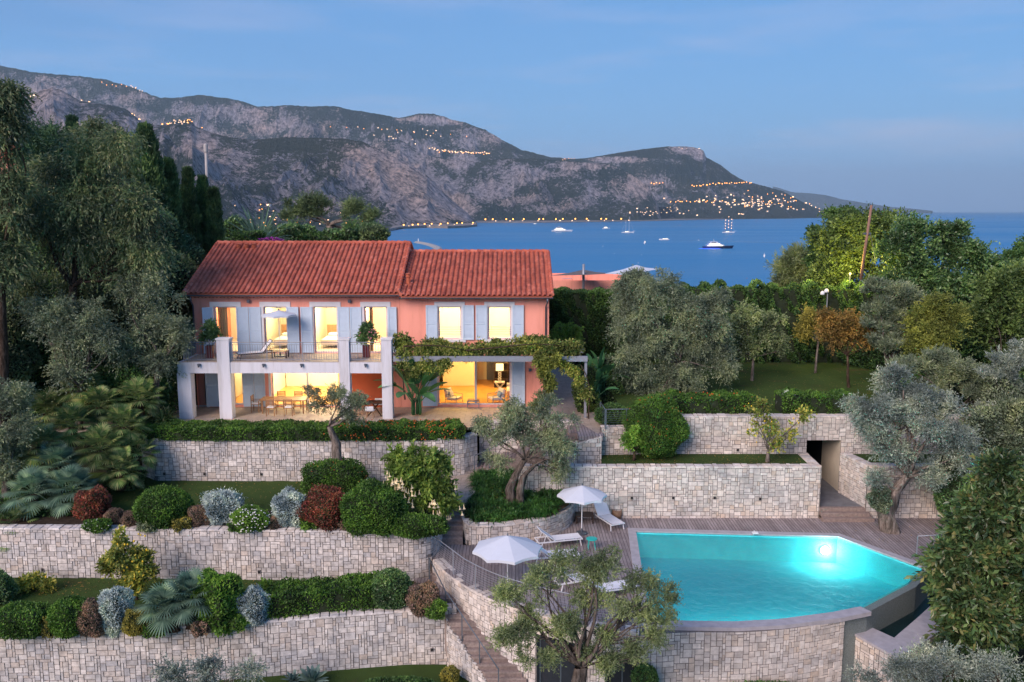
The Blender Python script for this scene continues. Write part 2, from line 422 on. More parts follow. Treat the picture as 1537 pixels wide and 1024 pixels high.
def mountain_mat():
    t = newmat('scrub and limestone slopes'); pos = t.pos()
    g = t.n('ShaderNodeNewGeometry'); sp = t.n('ShaderNodeSeparateXYZ'); t.link(g.outputs['Normal'], sp.inputs[0])
    at = t.n('ShaderNodeAttribute'); at.attribute_name = 'rock'
    n1 = t.noise(.006, 10, .72, pos); n2 = t.noise(.055, 8, .78, pos); n3 = t.noise(.0014, 3, .5, pos)
    n4 = t.noise(.024, 8, .75, t.mapping(pos, (1.5, 1.5, .30)))       # upright ribs on the cliffs
    steep = t.math('SUBTRACT', .80, sp.outputs[2])
    a = t.math('ADD', t.math('MULTIPLY', at.outputs['Fac'], 1.45), t.math('MULTIPLY', steep, .85))
    b = t.math('ADD', t.math('MULTIPLY', t.math('SUBTRACT', n1.outputs[0], .5), 3.2), t.math('MULTIPLY', t.math('SUBTRACT', n2.outputs[0], .5), 3.2))
    f = t.ramp(t.math('ADD', a, b), [(.36, (0,0,0)), (.54, (1,1,1))]).outputs[0]
    veg = t.ramp(n2.outputs[0], [(.3, (.026,.042,.036)), (.5, (.046,.066,.052)), (.7, (.080,.098,.080))]).outputs[0]
    veg = t.mix(1.0, veg, t.ramp(n3.outputs[0], [(.35, (.85,.95,1.0)), (.65, (1.35,1.15,1.0))]).outputs[0], 'MULTIPLY')
    n5 = t.noise(.0022, 3, .5, pos)
    rock = t.ramp(n4.outputs[0], [(.37, (.09,.085,.085)), (.46, (.30,.275,.27)), (.55, (.54,.485,.465)), (.66, (.74,.63,.56))]).outputs[0]
    rock = t.mix(1.0, rock, t.ramp(n5.outputs[0], [(.45, (.84,.88,1.0)), (.66, (1.12,1.0,.92))]).outputs[0], 'MULTIPLY')
    rock = t.mix(t.math('MULTIPLY', at.outputs['Fac'], .75, True), rock, t.mix(1.0, rock, (1.55,1.42,1.32,1), 'MULTIPLY'))
    c = t.mix(f, veg, rock)
    bn = t.math('ADD', n2.outputs[0], n4.outputs[0])
    return t.out(t.bsdf(c, .95, t.bump(bn, 1.0, 45.0), 0, .05))
M['mountain'] = mountain_mat()

def ridged(v, oct_=6, gain=.60):
    s = 0; a = 1; tot = 0; w_ = 1
    for o in range(oct_):
        n = 1 - abs(mnoise.noise(v)) * 2; n = n * n * w_; w_ = min(1, max(.25, n * 1.6))
        s += n * a; tot += a; a *= gain; v = v * 2.07 + Vector((3.1, 1.7, 9.2))
    return s / tot

HILLS = {}
def mountain(name, sky, px0, px1, Dr, Df, base=None, cols=360, rows=84, amp=.30, seed=0, power=1.0, back=1.5, jag=3.0):
    """sky: skyline points in the photograph; Dr ridge distance; Df foot distance (numbers or tables by px)"""
    V = []; A = []
    fn = lambda q, px: q if isinstance(q, (int, float)) else interp(q, px)
    tot = rows + 10
    G = np.zeros((cols+1, rows+1, 3))
    for i in range(cols+1):
        px = px0 + (px1-px0)*i/cols
        dr = fn(Dr, px); df = fn(Df, px)
        py = interp(sky, px) + jag * .35 * mnoise.noise(Vector((px*.045, seed, 0))) + jag*.30*mnoise.noise(Vector((px*.16, seed, 3))) + jag*.22*mnoise.noise(Vector((px*.45, seed, 7)))
        top = P(px, py, Y=dr)
        u = top.x / dr
        foot = base if base is not None else SEA - 8
        hh = max(top.z - foot, 1)
        for j in range(tot+1):
            if j <= rows:
                s = j / rows
                y = df + (dr-df)*s
                prof = s**power
                z = foot + hh*prof
                env = math.sin(PI*min(1, s*1.02))**.7 if s < 1 else 0
                q = Vector((u*y*.00115, y*.00115, z*.0012 + seed))
                n = ridged(q, 7) - .52
                z += amp*hh*n*env
                n2_ = ridged(Vector((u*y*.0050, y*.0010+seed, z*.0012)), 4) - .5
                z += .15*hh*n2_*env
                y2 = y + (mnoise.noise(q*2.3)*.10*(dr-df))*env
                z = max(z, foot)
                # keep clear of the skyline
                lim = H + (top.z - H)/dr*y2
                z = min(z, lim - (1-s)*hh*.05) if s < 1 else z
                p = (u*y2, y2, z)
                G[i, j] = p
                vx = px; vy = 0
                dzc = (z - H)/y2
                # back to the photograph's rows
                vv = (dzc*CT + ST)/(CT - dzc*ST); vy = 512 - vv*FPX
                a = 0
                for rx, ry, ra, rb, rs in ROCKS:
                    dd = ((vx-rx)/ra)**2 + ((vy-ry)/rb)**2
                    if dd < 2.2: a = max(a, rs*math.exp(-dd*.9))
                A.append(a)
            else:
                k = (j-rows)/10
                y2 = dr*(1+.06*back*k); p = (u*y2, y2, top.z - hh*.5*k*k - hh*.1*k); A.append(0)
            V.append(p)
    n = tot+1
    F = [(i*n+j, (i+1)*n+j, (i+1)*n+j+1, i*n+j+1) for i in range(cols) for j in range(tot)]
    o = fast_mesh(name, V, F, M['mountain'], attr={'rock': A}, smooth=False); o['kind'] = 'structure'
    HILLS[name] = (px0, px1, cols, rows, G)
    return o

def on_hill(name, px, py):
    """ground point of that hill seen at the photograph's (px, py)"""
    px0, px1, cols, rows, G = HILLS[name]
    i = int(round((px-px0)/(px1-px0)*cols)); i = max(0, min(cols, i))
    best = None
    for j in range(rows+1):
        x, y, z = G[i, j]; s = (z-H)/y; vv = (s*CT+ST)/(CT-s*ST); vy = 512-vv*FPX
        if best is None or abs(vy-py) < best[0] - .15: best = (abs(vy-py), j)
    x, y, z = G[i, best[1]]
    return Vector((x, y, z))

SKY_BACK = [(-80,92),(0,98),(45,108),(90,112),(150,118),(190,128),(215,138),(240,147),(262,147),(300,143),(345,148),(365,152),(385,160),(430,158),(470,160),(500,159),(520,163),(560,170),(600,177),(625,171),(650,170),(680,180),(700,184),(730,196),(760,214),(785,226),(830,236),(870,241),(905,246),(960,262),(1010,290)]
SKY_CAPE = [(820,246),(850,240),(890,236),(930,229),(965,224),(1000,220),(1030,220),(1045,222),(1056,226),(1060,236),(1082,248),(1100,262),(1118,272),(1150,280),(1175,287),(1190,296),(1215,308),(1232,315),(1244,325)]
SKY_MID = [(540,225),(575,212),(600,210),(640,232),(680,240),(715,243),(760,238),(800,238),(850,241),(885,244),(915,246),(935,254),(955,266),(972,280),(985,300),(992,327)]
SKY_NEAR = [(-80,175),(0,160),(40,150),(60,136),(78,131),(95,136),(120,152),(160,157),(190,164),(212,182),(232,188),(254,188),(262,181),(286,180),(294,190),(318,200),(345,206),(380,210),(430,206),(480,207),(515,208),(545,213),(580,231),(610,244),(640,262),(660,282),(680,302),(700,318),(716,335)]
mountain('mountain_range', SKY_BACK, -80, 1010, 8700, 7150, base=40, cols=760, rows=120, amp=.42, seed=1.3)
mountain('cape_mountain', SKY_CAPE, 820, 1244, [(820,8600),(1244,8600)], [(820,7200),(1100,7000),(1180,7500),(1244,8350)], cols=440, rows=110, amp=.34, seed=5.1, jag=1.6)
mountain('middle_mountain', SKY_MID, 540, 992, [(540,6900),(992,6700)], [(540,5600),(800,5800),(960,6100),(992,6500)], cols=460, rows=110, amp=.46, seed=9.7, jag=2)
mountain('near_mountain', SKY_NEAR, -80, 716, [(-80,4600),(300,4700),(716,4700)], [(-80,2300),(300,2800),(560,3650),(690,4000),(716,4250)], cols=820, rows=150, amp=.44, seed=2.9, power=.92)
# far coast fading in the air
mountain('far_coast', [(1160,280),(1172,283),(1190,289),(1215,290),(1240,293),(1262,299),(1300,305),(1340,311),(1375,314),(1400,316.5)], 1160, 1400, 24000, 21000, cols=120, rows=24, amp=.15, seed=7, jag=1)
# the low coastal plain with its town, left of the bay
def shore_poly(name, pts, z, mat, skirt=6):
    q = [P(px, py, Z=SEA) for px, py in pts]
    o = flat_poly(name, q, z, mat, skirt=skirt); return o
M['plain'] = paint('dark coastal ground', (.030,.036,.028), .95, .5, .02)
M['shore'] = paint('pale shore rock', (.22,.19,.17), .9, .35, .03)
shore_poly('coastal_plain', [(150,372),(420,366),(560,352),(596,345),(640,339),(700,338),(716,336),(700,330),(560,326),(300,326),(0,326),(-100,372)], SEA+4, M['plain'])
shore_poly('shore_rocks', [(585,347.5),(600,344),(640,342),(672,343),(700,342),(716,340),(714,335.5),(690,334.6),(640,337),(590,342)], SEA+9, M['shore'], 12)
shore_poly('beach', [(716,334.5),(800,334.8),(900,333.4),(985,331.8),(1060,329.8),(1150,328),(1240,326.6),(1240,325.4),(1150,326),(1060,327.6),(960,329.4),(900,330.6),(800,331.8),(716,331.5)], SEA+3, M['shore'], 6)
# ================================================================ dry stone retaining walls, block by block
def path_frame(path):
    pts = [Vector((p[0], p[1])) for p in path]; L = [0]
    for a, b in zip(pts, pts[1:]): L.append(L[-1] + (b-a).length)
    L = np.array(L); X = np.array([p.x for p in pts]); Y = np.array([p.y for p in pts])
    nrm = []
    for i in range(len(pts)):
        d = (pts[min(i+1, len(pts)-1)] - pts[max(i-1, 0)]).normalized(); nrm.append((d.y, -d.x))
    NX = np.array([n[0] for n in nrm]); NY = np.array([n[1] for n in nrm])
    def at(s):
        s = np.asarray(s); x = np.interp(s, L, X); y = np.interp(s, L, Y); nx = np.interp(s, L, NX); ny = np.interp(s, L, NY)
        k = np.maximum(np.hypot(nx, ny), 1e-6); return x, y, nx/k, ny/k
    return L, at

def smooth_path(path, n=3):
    for _ in range(n):
        q = [path[0]]
        for a, b in zip(path, path[1:]):
            q.append((a[0]*.75+b[0]*.25, a[1]*.75+b[1]*.25)); q.append((a[0]*.25+b[0]*.75, a[1]*.25+b[1]*.75))
        q.append(path[-1]); path = q
    return path

def pack(ncol, nrow, ok, r, wmax=4, hmax=3):
    occ = ~ok; out = []
    ws = [1,2,2,2,2,3,3,4]; hs = [1,2,2,2,2,3]
    for j in range(nrow):
        i = 0
        while i < ncol:
            if occ[j, i]: i += 1; continue
            w_ = r.choice(ws); h_ = r.choice(hs)
            if w_ == 1 and h_ == 3: h_ = 2
            w_ = min(w_, ncol-i); h_ = min(h_, nrow-j)
            while w_ > 1 and occ[j:j+h_, i:i+w_].any():
                if occ[j, i:i+w_].any(): w_ -= 1
                else: h_ = 1
            while h_ > 1 and occ[j:j+h_, i:i+w_].any(): h_ -= 1
            occ[j:j+h_, i:i+w_] = True; out.append((i, j, w_, h_)); i += w_
    return out

def stone_wall(label, path, zb, zt, thick=.42, cell=.105, mat='stone', seed=1, holes=(), drains=(), cap=True, name='stone_wall', ret=True):
    """path runs left to right seen from the side that shows; zb and zt: number or a value per path point"""
    r = random.Random(seed)
    L, at = path_frame(path); Ltot = L[-1]
    zb_ = np.full(len(L), zb, float) if isinstance(zb, (int, float)) else np.array(zb, float)
    zt_ = np.full(len(L), zt, float) if isinstance(zt, (int, float)) else np.array(zt, float)
    ZB = lambda s: np.interp(s, L, zb_); ZT = lambda s: np.interp(s, L, zt_)
    z0 = zb_.min(); nrow = int(math.ceil((zt_.max() - z0)/cell)); ncol = max(1, int(Ltot/cell)); cw = Ltot/ncol
    sc_ = (np.arange(ncol)+.5)*cw; zc = z0 + (np.arange(nrow)+.5)*cell
    S, Z = np.meshgrid(sc_, zc)
    ok = (Z < ZT(S)+cell*.3) & (Z > ZB(S)-cell)
    for (sa, sb_, za, zb2) in holes: ok &= ~((S > sa) & (S < sb_) & (Z > za) & (Z < zb2))
    rects = pack(ncol, nrow, ok, r)
    V = []; F = []
    def stone(corners_back, corners_front):
        b = len(V); V.extend(corners_back); V.extend(corners_front)
        F.append((b+4, b+5, b+6, b+7))
        for k in range(4): F.append((b+k, b+(k+1)%4, b+4+(k+1)%4, b+4+k))
    def wp(s, z, off):
        x, y, nx_, ny_ = at(s); return (float(x+nx_*off), float(y+ny_*off), float(z))
    g = .008
    for (i, j, w_, h_) in rects:
        s0, s1 = i*cw+g, (i+w_)*cw-g; za, zb2 = z0+j*cell+g, z0+(j+h_)*cell-g
        sm = (s0+s1)/2; top = float(ZT(sm))
        zb2 = min(zb2, top-.004)
        if zb2 - za < .03: continue
        pr = .010 + r.random()*.022; e = .006
        jt = lambda a=.006: (r.random()-.5)*2*a
        bk = [wp(s0, za, -.03), wp(s1, za, -.03), wp(s1, zb2, -.03), wp(s0, zb2, -.03)]
        fr_ = [wp(s0+e+jt(), za+e+jt(), pr+jt(.0025)), wp(s1-e+jt(), za+e+jt(), pr+jt(.0025)), wp(s1-e+jt(), zb2-e+jt(), pr+jt(.0025)), wp(s0+e+jt(), zb2-e+jt(), pr+jt(.0025))]
        stone(bk, fr_)
    if cap:       # the top course seen from above
        s = 0.0
        while s < Ltot-.05:
            l = r.uniform(.2, .5); s1 = min(Ltot, s+l); cuts = [(-thick-.02, .03)] if r.random() < .35 else [(-thick-.02, -thick*r.uniform(.35, .65)), None]
            if cuts[-1] is None: cuts = [cuts[0], (cuts[0][1]+.02, .03)]
            for (d0, d1) in cuts:
                hh = .008 + r.random()*.03; e = .014
                b4 = [(s+.01, d1), (s1-.01, d1), (s1-.01, d0), (s+.01, d0)]
                zz = [float(ZT(a_)) for a_, _ in b4]
                bk = [wp(a_, z_-.05, d_) for (a_, d_), z_ in zip(b4, zz)]
                f4 = [(s+.01+e, d1-e), (s1-.01-e, d1-e), (s1-.01-e, d0+e), (s+.01+e, d0+e)]
                fr_ = [wp(a_, z_+hh, d_) for (a_, d_), z_ in zip(f4, zz)]
                stone(bk, fr_)
            s = s1
    root = empty(name, (float(at(Ltot/2)[0]), float(at(Ltot/2)[1]), float(zb_.min())), 0, label, 'wall'); root['kind'] = 'thing'
    bpy.context.view_layer.update()
    lc = tuple(root.location)
    b = fast_mesh('stonework', V, F, M[mat], root, loc=lc)
    b.location = (0,0,0)
    # joints and body behind the blocks
    mbk = MB(); n = max(2, len(path)); ss = list(L)
    def col(s):
        x, y, nx_, ny_ = [float(q) for q in at(s)]; a_, b_ = float(ZB(s)), float(ZT(s))-.012
        return [(x+nx_*.002, y+ny_*.002, a_), (x-nx_*thick, y-ny_*thick, a_), (x-nx_*thick, y-ny_*thick, b_), (x+nx_*.002, y+ny_*.002, b_)]
    def body(sa, sb_, za=None, zb2=None):
        q = [s for s in ss if sa < s < sb_]; q = [sa] + q + [sb_]
        cs = [col(s) for s in q]
        for c in cs:
            if za is not None: c[0] = (*c[0][:2], za); c[1] = (*c[1][:2], za)
            if zb2 is not None: c[2] = (*c[2][:2], zb2); c[3] = (*c[3][:2], zb2)
        vs = [p for c in cs for p in c]; m = len(cs)
        fs = [(i*4+k, (i+1)*4+k, (i+1)*4+(k+1)%4, i*4+(k+1)%4) for i in range(m-1) for k in range(4)] + [(0,1,2,3), tuple(4*(m-1)+k for k in (3,2,1,0))]
        mbk.add(vs, fs)
    if not holes: body(0, Ltot)
    else:
        s = 0
        for (sa, sb_, za, zb2) in sorted(holes):
            if sa > s: body(s, sa)
            if za > z0 + .05: body(max(sa, 0), min(sb_, Ltot), None, za)
            if zb2 < float(ZT((sa+sb_)/2))-.1: body(max(sa, 0), min(sb_, Ltot), zb2, None)
            s = sb_
        if s < Ltot: body(s, Ltot)
    o = mbk.build('wall_core', M['mortar'], root, loc=lc); o.location = (0,0,0)
    for (s, z) in drains:
        x, y, nx_, ny_ = [float(q) for q in at(s)]
        c = Vector((x+nx_*.03-lc[0], y+ny_*.03-lc[1], z-lc[2])); tx = Vector((-ny_, nx_, 0))
        d = MB(); hw = .055
        for a_, b_ in (((-1,-1),(1,-1)), ((1,-1),(1,1)), ((1,1),(-1,1)), ((-1,1),(-1,-1))):
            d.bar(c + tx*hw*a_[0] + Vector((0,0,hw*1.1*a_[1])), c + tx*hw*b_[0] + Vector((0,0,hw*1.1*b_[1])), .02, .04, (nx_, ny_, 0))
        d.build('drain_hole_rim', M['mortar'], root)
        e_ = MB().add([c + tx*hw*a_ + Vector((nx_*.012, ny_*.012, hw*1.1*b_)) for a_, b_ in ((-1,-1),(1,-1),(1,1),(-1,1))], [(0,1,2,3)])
        e_.build('drain_hole', M['black'], root)  # flat black square painted as the shade inside the hole
    return root

def PX(pts, Z): return [tuple(P(px, py, Z=Z)[:2]) for px, py in pts]
DECK, L1, L2, L3, LB, LAWN = -3.6, -2.4, -4.55, -6.7, -1.15, .70

# terrace edge wall under the long hedge
w1 = [(-19.6, 44.6), (-18.6, 42.2), (-17.6, 41.3), (-10, 41.2), (-3.4, 41.25), (-2.4, 41.7), (-1.75, 42.3)]
stone_wall('pale stone retaining wall under the clipped hedge in front of the villa', w1, L1-.1, -.28, seed=3, drains=[(4.4, L1+.35), (6.4, L1+.35), (9.2, L1+.35), (14.2, L1+.35)])
# second terrace wall
w2 = smooth_path([(-32, 34.8), (-20, 34.75), (-12, 34.55), (-5, 34.35), (-3.9, 34.4), (-3.25, 34.8), (-3.05, 36.1)], 1)
stone_wall('long stone retaining wall under the bed of rounded and silver shrubs', w2, L2-.1, L1+.02, seed=8, drains=[(12.2, L2+.35), (15.0, L2+.35), (21.4, L2+.35), (26.6, L2+.35)])
# third terrace wall, its right end steps down beside the timber stair
w3 = smooth_path([(-30, 29.6), (-18, 29.9), (-14, 30.05), (-10, 30.5), (-6.5, 31.15), (-3.6, 31.6), (-2.15, 31.75)], 1)
stone_wall('lowest long stone retaining wall with the lawn and fan palms above it', w3, L3-.6, L2+.05, seed=14, drains=[(20, L3+.6), (27.0, L3+.55)])
# wall behind the pool deck, with the passage cut through at the right
stone_wall('tall stone wall behind the pool deck with a row of drain holes', [(.3, 39.3), (14.5, 39.3)], DECK-.1, LB+.06, mat='stone_warm', seed=21, drains=[(5.35, -2.6), (7.3, -2.6), (9.25, -2.6), (11.4, -2.65)])
stone_wall('side wall of the sunken passage, left of its timber steps', [(14.52, 39.32), (14.6, 41.6)], DECK-.1, LB+.06, mat='stone_warm', seed=22)
stone_wall('stone wall right of the passage, standing behind the gnarled olive', [(16.72, 39.3), (22.6, 39.3)], DECK-.1, LB+.1, mat='stone_warm', seed=24)
stone_wall('slanting side wall right of the sunken passage', [(16.28, 41.6), (16.7, 39.32)], DECK-.1, LB+.08, mat='stone_warm', seed=25)
# upper wall over the narrow lawn strip; the tunnel opening is cut in it
xL = 6.6
stone_wall('upper stone wall holding the lawn, pierced by the dark tunnel opening', [(xL, 41.7), (24, 41.7)], LB-.15-2, LAWN+.05, thick=.5, mat='stone_warm', seed=31, holes=[(14.6-xL, 16.3-xL, -9, -.45)], drains=[(11.2-xL, LB+.2)])
stone_wall('low stone wall under the steel railing by the villa path', [(4.4, 41.5), (6.6, 41.68)], LB-.15, .22, mat='stone_warm', seed=32)
stone_wall('stone end wall of the stair landing beside the narrow lawn', [(1.6, 40.7), (4.35, 40.75)], LB-1.6, [-.75, -.02], mat='stone_warm', seed=33)
stone_wall('stone wall over the stair hidden behind the big olive', [(-1.7, 43.6), (3.4, 43.6)], -2.6, .02, mat='stone_warm', seed=34)
# curved planter of the big olive
wp_ = smooth_path([(-2.35, 37.9), (-2.12, 36.6), (-2.0, 36.05), (-1.0, 36.0), (.4, 36.3), (1.7, 37.0), (2.6, 38.0), (2.95, 39.25)], 2)
stone_wall('curved low planter wall around the bed of the big olive', wp_, DECK-.08, DECK+.85, thick=.35, mat='stone_warm', seed=41)
# curved wall that carries the deck over the stair, then the front of the pool
dk = [P(px, py, Z=DECK) for px, py in ((650,840),(675,864),(705,883),(740,901),(780,915),(830,929),(897,943),(960,949))]
dkp = smooth_path([(p.x, p.y) for p in dk], 1)
Ld, _ = path_frame(dkp)
dh = []
for px in (806, 898):
    pass
stone_wall('curved stone wall carrying the pool deck above the stair', dkp, L3-.8, DECK-.02, mat='stone_warm', seed=51, holes=[(6.6, 8.3, -9, -4.35), (9.2, 11.3, -9, -4.5)])
pf = [P(px, py, Z=DECK) for px, py in ((960,949),(1031,943.5),(1103,944.5),(1168,941),(1233,932),(1268,924.5))]
pfp = smooth_path([(p.x, p.y) for p in pf], 1)
stone_wall('curved stone wall under the front rim of the swimming pool', pfp, L3-.8, DECK-.1, mat='stone_warm', seed=52, cap=False)
TR = -4.45
tq = [P(px, py, Z=TR) for px, py in ((1266,941),(1345,986),(1386,961),(1420,938))]
stone_wall('low stone wall around the overflow basin of the pool', [(p.x, p.y) for p in tq], L3-.8, TR-.06, mat='stone_warm', seed=53, cap=False)

# ---------------------------------------------------------------- lawns and paved ground
def yof(path, dx=0): return path
flat_poly('villa_terrace', [(-24,41.35),(-17.6,41.5),(-3.4,41.45),(-1.9,42.6),(-1.75,43.7),(3.4,43.7),(4.2,41.2),(5.2,43.9),(5.6,60),(-24,60)], 0, M['paving'])
flat_poly('terrace_hedge_bed', [(-19,41.45),(-17.6,41.35),(-3.4,41.35),(-2.1,42.0),(-2.4,42.9),(-19,43.1)], .012, M['soil'])
flat_poly('lawn_upper', [(5.6,41.75),(24,41.75),(46,43),(46,62),(5.6,62)], LAWN, M['lawn'])
flat_poly('lawn_strip', [(4.3,39.45),(14.2,39.45),(14.3,41.8),(4.3,41.6)], LB, M['lawn'])
flat_poly('lawn_beside_passage', [(16.9,39.5),(24,39.5),(24,41.8),(16.4,41.8)], LB, M['lawn'])
flat_poly('lawn_middle', [(-34,34.9),(-12,34.7),(-3.4,34.6),(-3.3,36.4),(-3.2,38),(-2.9,42.5),(-18.4,42.6),(-34,42.6)], L1, M['lawn'])
flat_poly('shrub_bed_soil', [(-34,34.95),(-20,34.85),(-5,34.5),(-3.4,34.8),(-3.3,36.2),(-5,37.1),(-12,36.9),(-20,36.9),(-34,37)], L1+.012, M['soil'])
flat_poly('lawn_lower', [(-34,29.7),(-18,30.0),(-10,30.6),(-3.0,31.7),(-3.1,35.4),(-34,35.4)], L2, M['lawn'])
flat_poly('lower_bed_soil', [(-34,29.75),(-18,30.05),(-10,30.65),(-3.0,31.8),(-3.3,33.0),(-10,32.3),(-18,31.7),(-34,31.6)], L2+.012, M['soil'])
flat_poly('lawn_bottom', [(-34,10),(34,10),(34,31.5),(-34,31.5)], L3, M['lawn'])
ps_ = [(-2.2,37.9),(-2,36.2),(-1,36.1),(.4,36.4),(1.7,37.1),(2.6,38.1),(2.9,39.3),(3.0,41.5),(-1.6,41.6)]; MB().poly([(x,y,DECK+.72+(y-36.1)*.17) for x, y in ps_]).build('planter_soil', M['soil'])['kind'] = 'structure'
flat_poly('passage_floor', [(14.4,39.5),(16.8,39.5),(16.5,52),(14.4,52)], -3.1, M['concrete'])

# passage: cream side wall, inner faces painted black for the tunnel's shade, steps
pr_ = empty('passage', (15.4, 43, -3.1), 0, 'dark tunnel passage with one cream rendered side behind the pool', 'passage')
def at_root(mb, name, mat, root, **k):
    lc = tuple(root.location); o = mb.build(name, mat, root, loc=lc, **k); o.location = (0,0,0); return o
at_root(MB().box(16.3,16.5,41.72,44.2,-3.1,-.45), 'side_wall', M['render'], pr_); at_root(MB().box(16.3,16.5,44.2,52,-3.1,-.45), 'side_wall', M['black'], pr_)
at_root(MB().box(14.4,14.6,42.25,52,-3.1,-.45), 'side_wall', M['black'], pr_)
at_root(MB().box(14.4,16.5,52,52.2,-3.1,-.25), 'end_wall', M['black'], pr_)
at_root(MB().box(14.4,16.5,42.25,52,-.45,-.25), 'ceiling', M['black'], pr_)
flat_poly('stair_head_floor', [(3.15,43.75),(3.2,40.75),(4.4,40.75),(4.75,43.95)], -.008, M['deck'], skirt=.2)
st_ = empty('passage_steps', (15.6, 39, DECK), 0, 'three worn timber steps leading up into the dark passage', 'steps')
for k in range(3):
    at_root(MB().box(14.55, 16.95-.1*k, 38.75+.28*k, 39.85, DECK+.165*k-.1, DECK+.165*(k+1)), 'step', M['tread'], st_, bevel=.01)

# ---------------------------------------------------------------- pool and deck
wz = DECK-.09
back = [P(954.6,801,Z=wz), P(1257,809,Z=wz), P(1384,856,Z=wz)]
infin = [P(1363,877,Z=wz), P(1330,894,Z=wz), P(1291,914.5,Z=wz)]
front = [P(1249,923,Z=wz), P(1168,933.5,Z=wz), P(1103,937,Z=wz), P(1028,936,Z=wz), P(975,934,Z=wz)]
pool = [(p.x, p.y) for p in back + infin + front]
def offset(path, d, closed=True):
    n = len(path); out = []
    for i in range(n):
        a = Vector(path[(i-1) % n]); b = Vector(path[i]); c = Vector(path[(i+1) % n])
        d1 = (b-a).normalized(); d2 = (c-b).normalized(); nn = (Vector((d1.y, -d1.x)) + Vector((d2.y, -d2.x)))
        k = nn.length; nn.normalize(); f = d/max(.35, k/2); out.append((b.x+nn.x*f, b.y+nn.y*f))
    return out
# pool runs clockwise seen from above, so the outside is on the left: use a negative distance
po = offset(pool, -.36)
outer = [(dkp[i][0], dkp[i][1]) for i in range(len(dkp))]
pA = P(950,797,Z=DECK)
deck_out = [(-3.02,36.25),(-2.4,36.05),(-1.9,35.9),(2.95,38.9),(2.95,39.32),(14.5,39.32),(14.55,38.9),(16.95,38.9),(16.95,39.32),(22.8,39.32)]
e1 = P(1440,800,Z=DECK); e2 = P(1400,846,Z=DECK)
deck_out += [(e1.x+1.2, e1.y), (e2.x+.5, e2.y)]
ring = po[2:3] + [po[1], po[0], po[-1]]
deck_out += ring + [(p[0], p[1]) for p in reversed(outer)]
flat_poly('pool_deck', deck_out, DECK, M['deck'], skirt=.12)
# pool shell
root = empty('swimming_pool', (sum(p[0] for p in pool)/len(pool), sum(p[1] for p in pool)/len(pool), DECK-1.8), 0, 'angular infinity swimming pool glowing turquoise on the timber deck', 'pool')
lc = tuple(root.location)
n = len(pool); zb = DECK-1.22
sh = MB(); sh.add([(p[0],p[1],DECK-.02) for p in pool] + [(p[0],p[1],zb) for p in pool], [(i,(i+1)%n,n+(i+1)%n,n+i) for i in range(n)] )
at_root(sh, 'pool_sides', M['tiles'], root)
o = flat_poly('pool_bottom', pool, zb+.004, M['tiles'], kind=None); o.parent = root; o.location = (-lc[0],-lc[1],-lc[2])
o = flat_poly('pool_water', offset(pool, .02), wz, M['water_pool'], kind=None); o.parent = root; o.location = (-lc[0],-lc[1],-lc[2])
def strip(mb, a, b, z0, z1):
    """solid band between two lines of points"""
    m = len(a); vs = []
    for p, q in zip(a, b): vs += [(p[0],p[1],z0),(q[0],q[1],z0),(q[0],q[1],z1),(p[0],p[1],z1)]
    fs = [(i*4+k,(i+1)*4+k,(i+1)*4+(k+1)%4,i*4+(k+1)%4) for i in range(m-1) for k in range(4)] + [(0,1,2,3), tuple(4*(m-1)+k for k in (3,2,1,0))]
    return mb.add(vs, fs)
cp = MB(); idx = [n-1, 0, 1, 2]
strip(cp, [pool[i] for i in idx], [po[i] for i in idx], DECK-.06, DECK+.035)
at_root(cp, 'coping', M['coping'], root)
cp = MB(); idx = [5,6,7,8,9,10]; pw = offset(pool, -.48)
strip(cp, [pool[i] for i in idx], [pw[i] for i in idx], DECK-.14, DECK+.02)
at_root(cp, 'coping', M['coping'], root)
iw = MB(); idx = [2,3,4,5,6]; pi_ = offset(pool, -.3)
strip(iw, [pool[i] for i in idx], [pi_[i] for i in idx], DECK-3, wz-.012)
at_root(iw, 'infinity_edge', M['grey_tiles'], root)
# overflow basin
b0 = [(p.x, p.y) for p in tq]
b1 = [(P(px,py,Z=TR).x, P(px,py,Z=TR).y) for px, py in ((1290,934),(1342,958),(1377,928),(1402,905))]
bc = MB(); strip(bc, b1, [(b0[0][0]-.05,b0[0][1]-.06),(b0[1][0],b0[1][1]-.08),(b0[2][0]+.06,b0[2][1]-.06),(b0[3][0]+.1,b0[3][1]-.05)], TR-.07, TR+.02)
at_root(bc, 'basin_coping', M['coping'], root)
bb = MB(); m = len(b1)
bb.add([(p[0],p[1],TR) for p in b1]+[(p[0],p[1],TR-1.4) for p in b1], [(i,i+1,m+i+1,m+i) for i in range(m-1)])
at_root(bb, 'basin_sides', M['grey_tiles'], root)
q = [b1[0], b1[1], b1[2], b1[3], pi_[2], pi_[3], pi_[4], pi_[5]]
o = flat_poly('basin_bottom', q, TR-1.0, M['basin'], kind=None); o.parent = root; o.location = (-lc[0],-lc[1],-lc[2])
o = flat_poly('basin_water', q, TR-.25, M['water_pool'], kind=None); o.parent = root; o.location = (-lc[0],-lc[1],-lc[2])
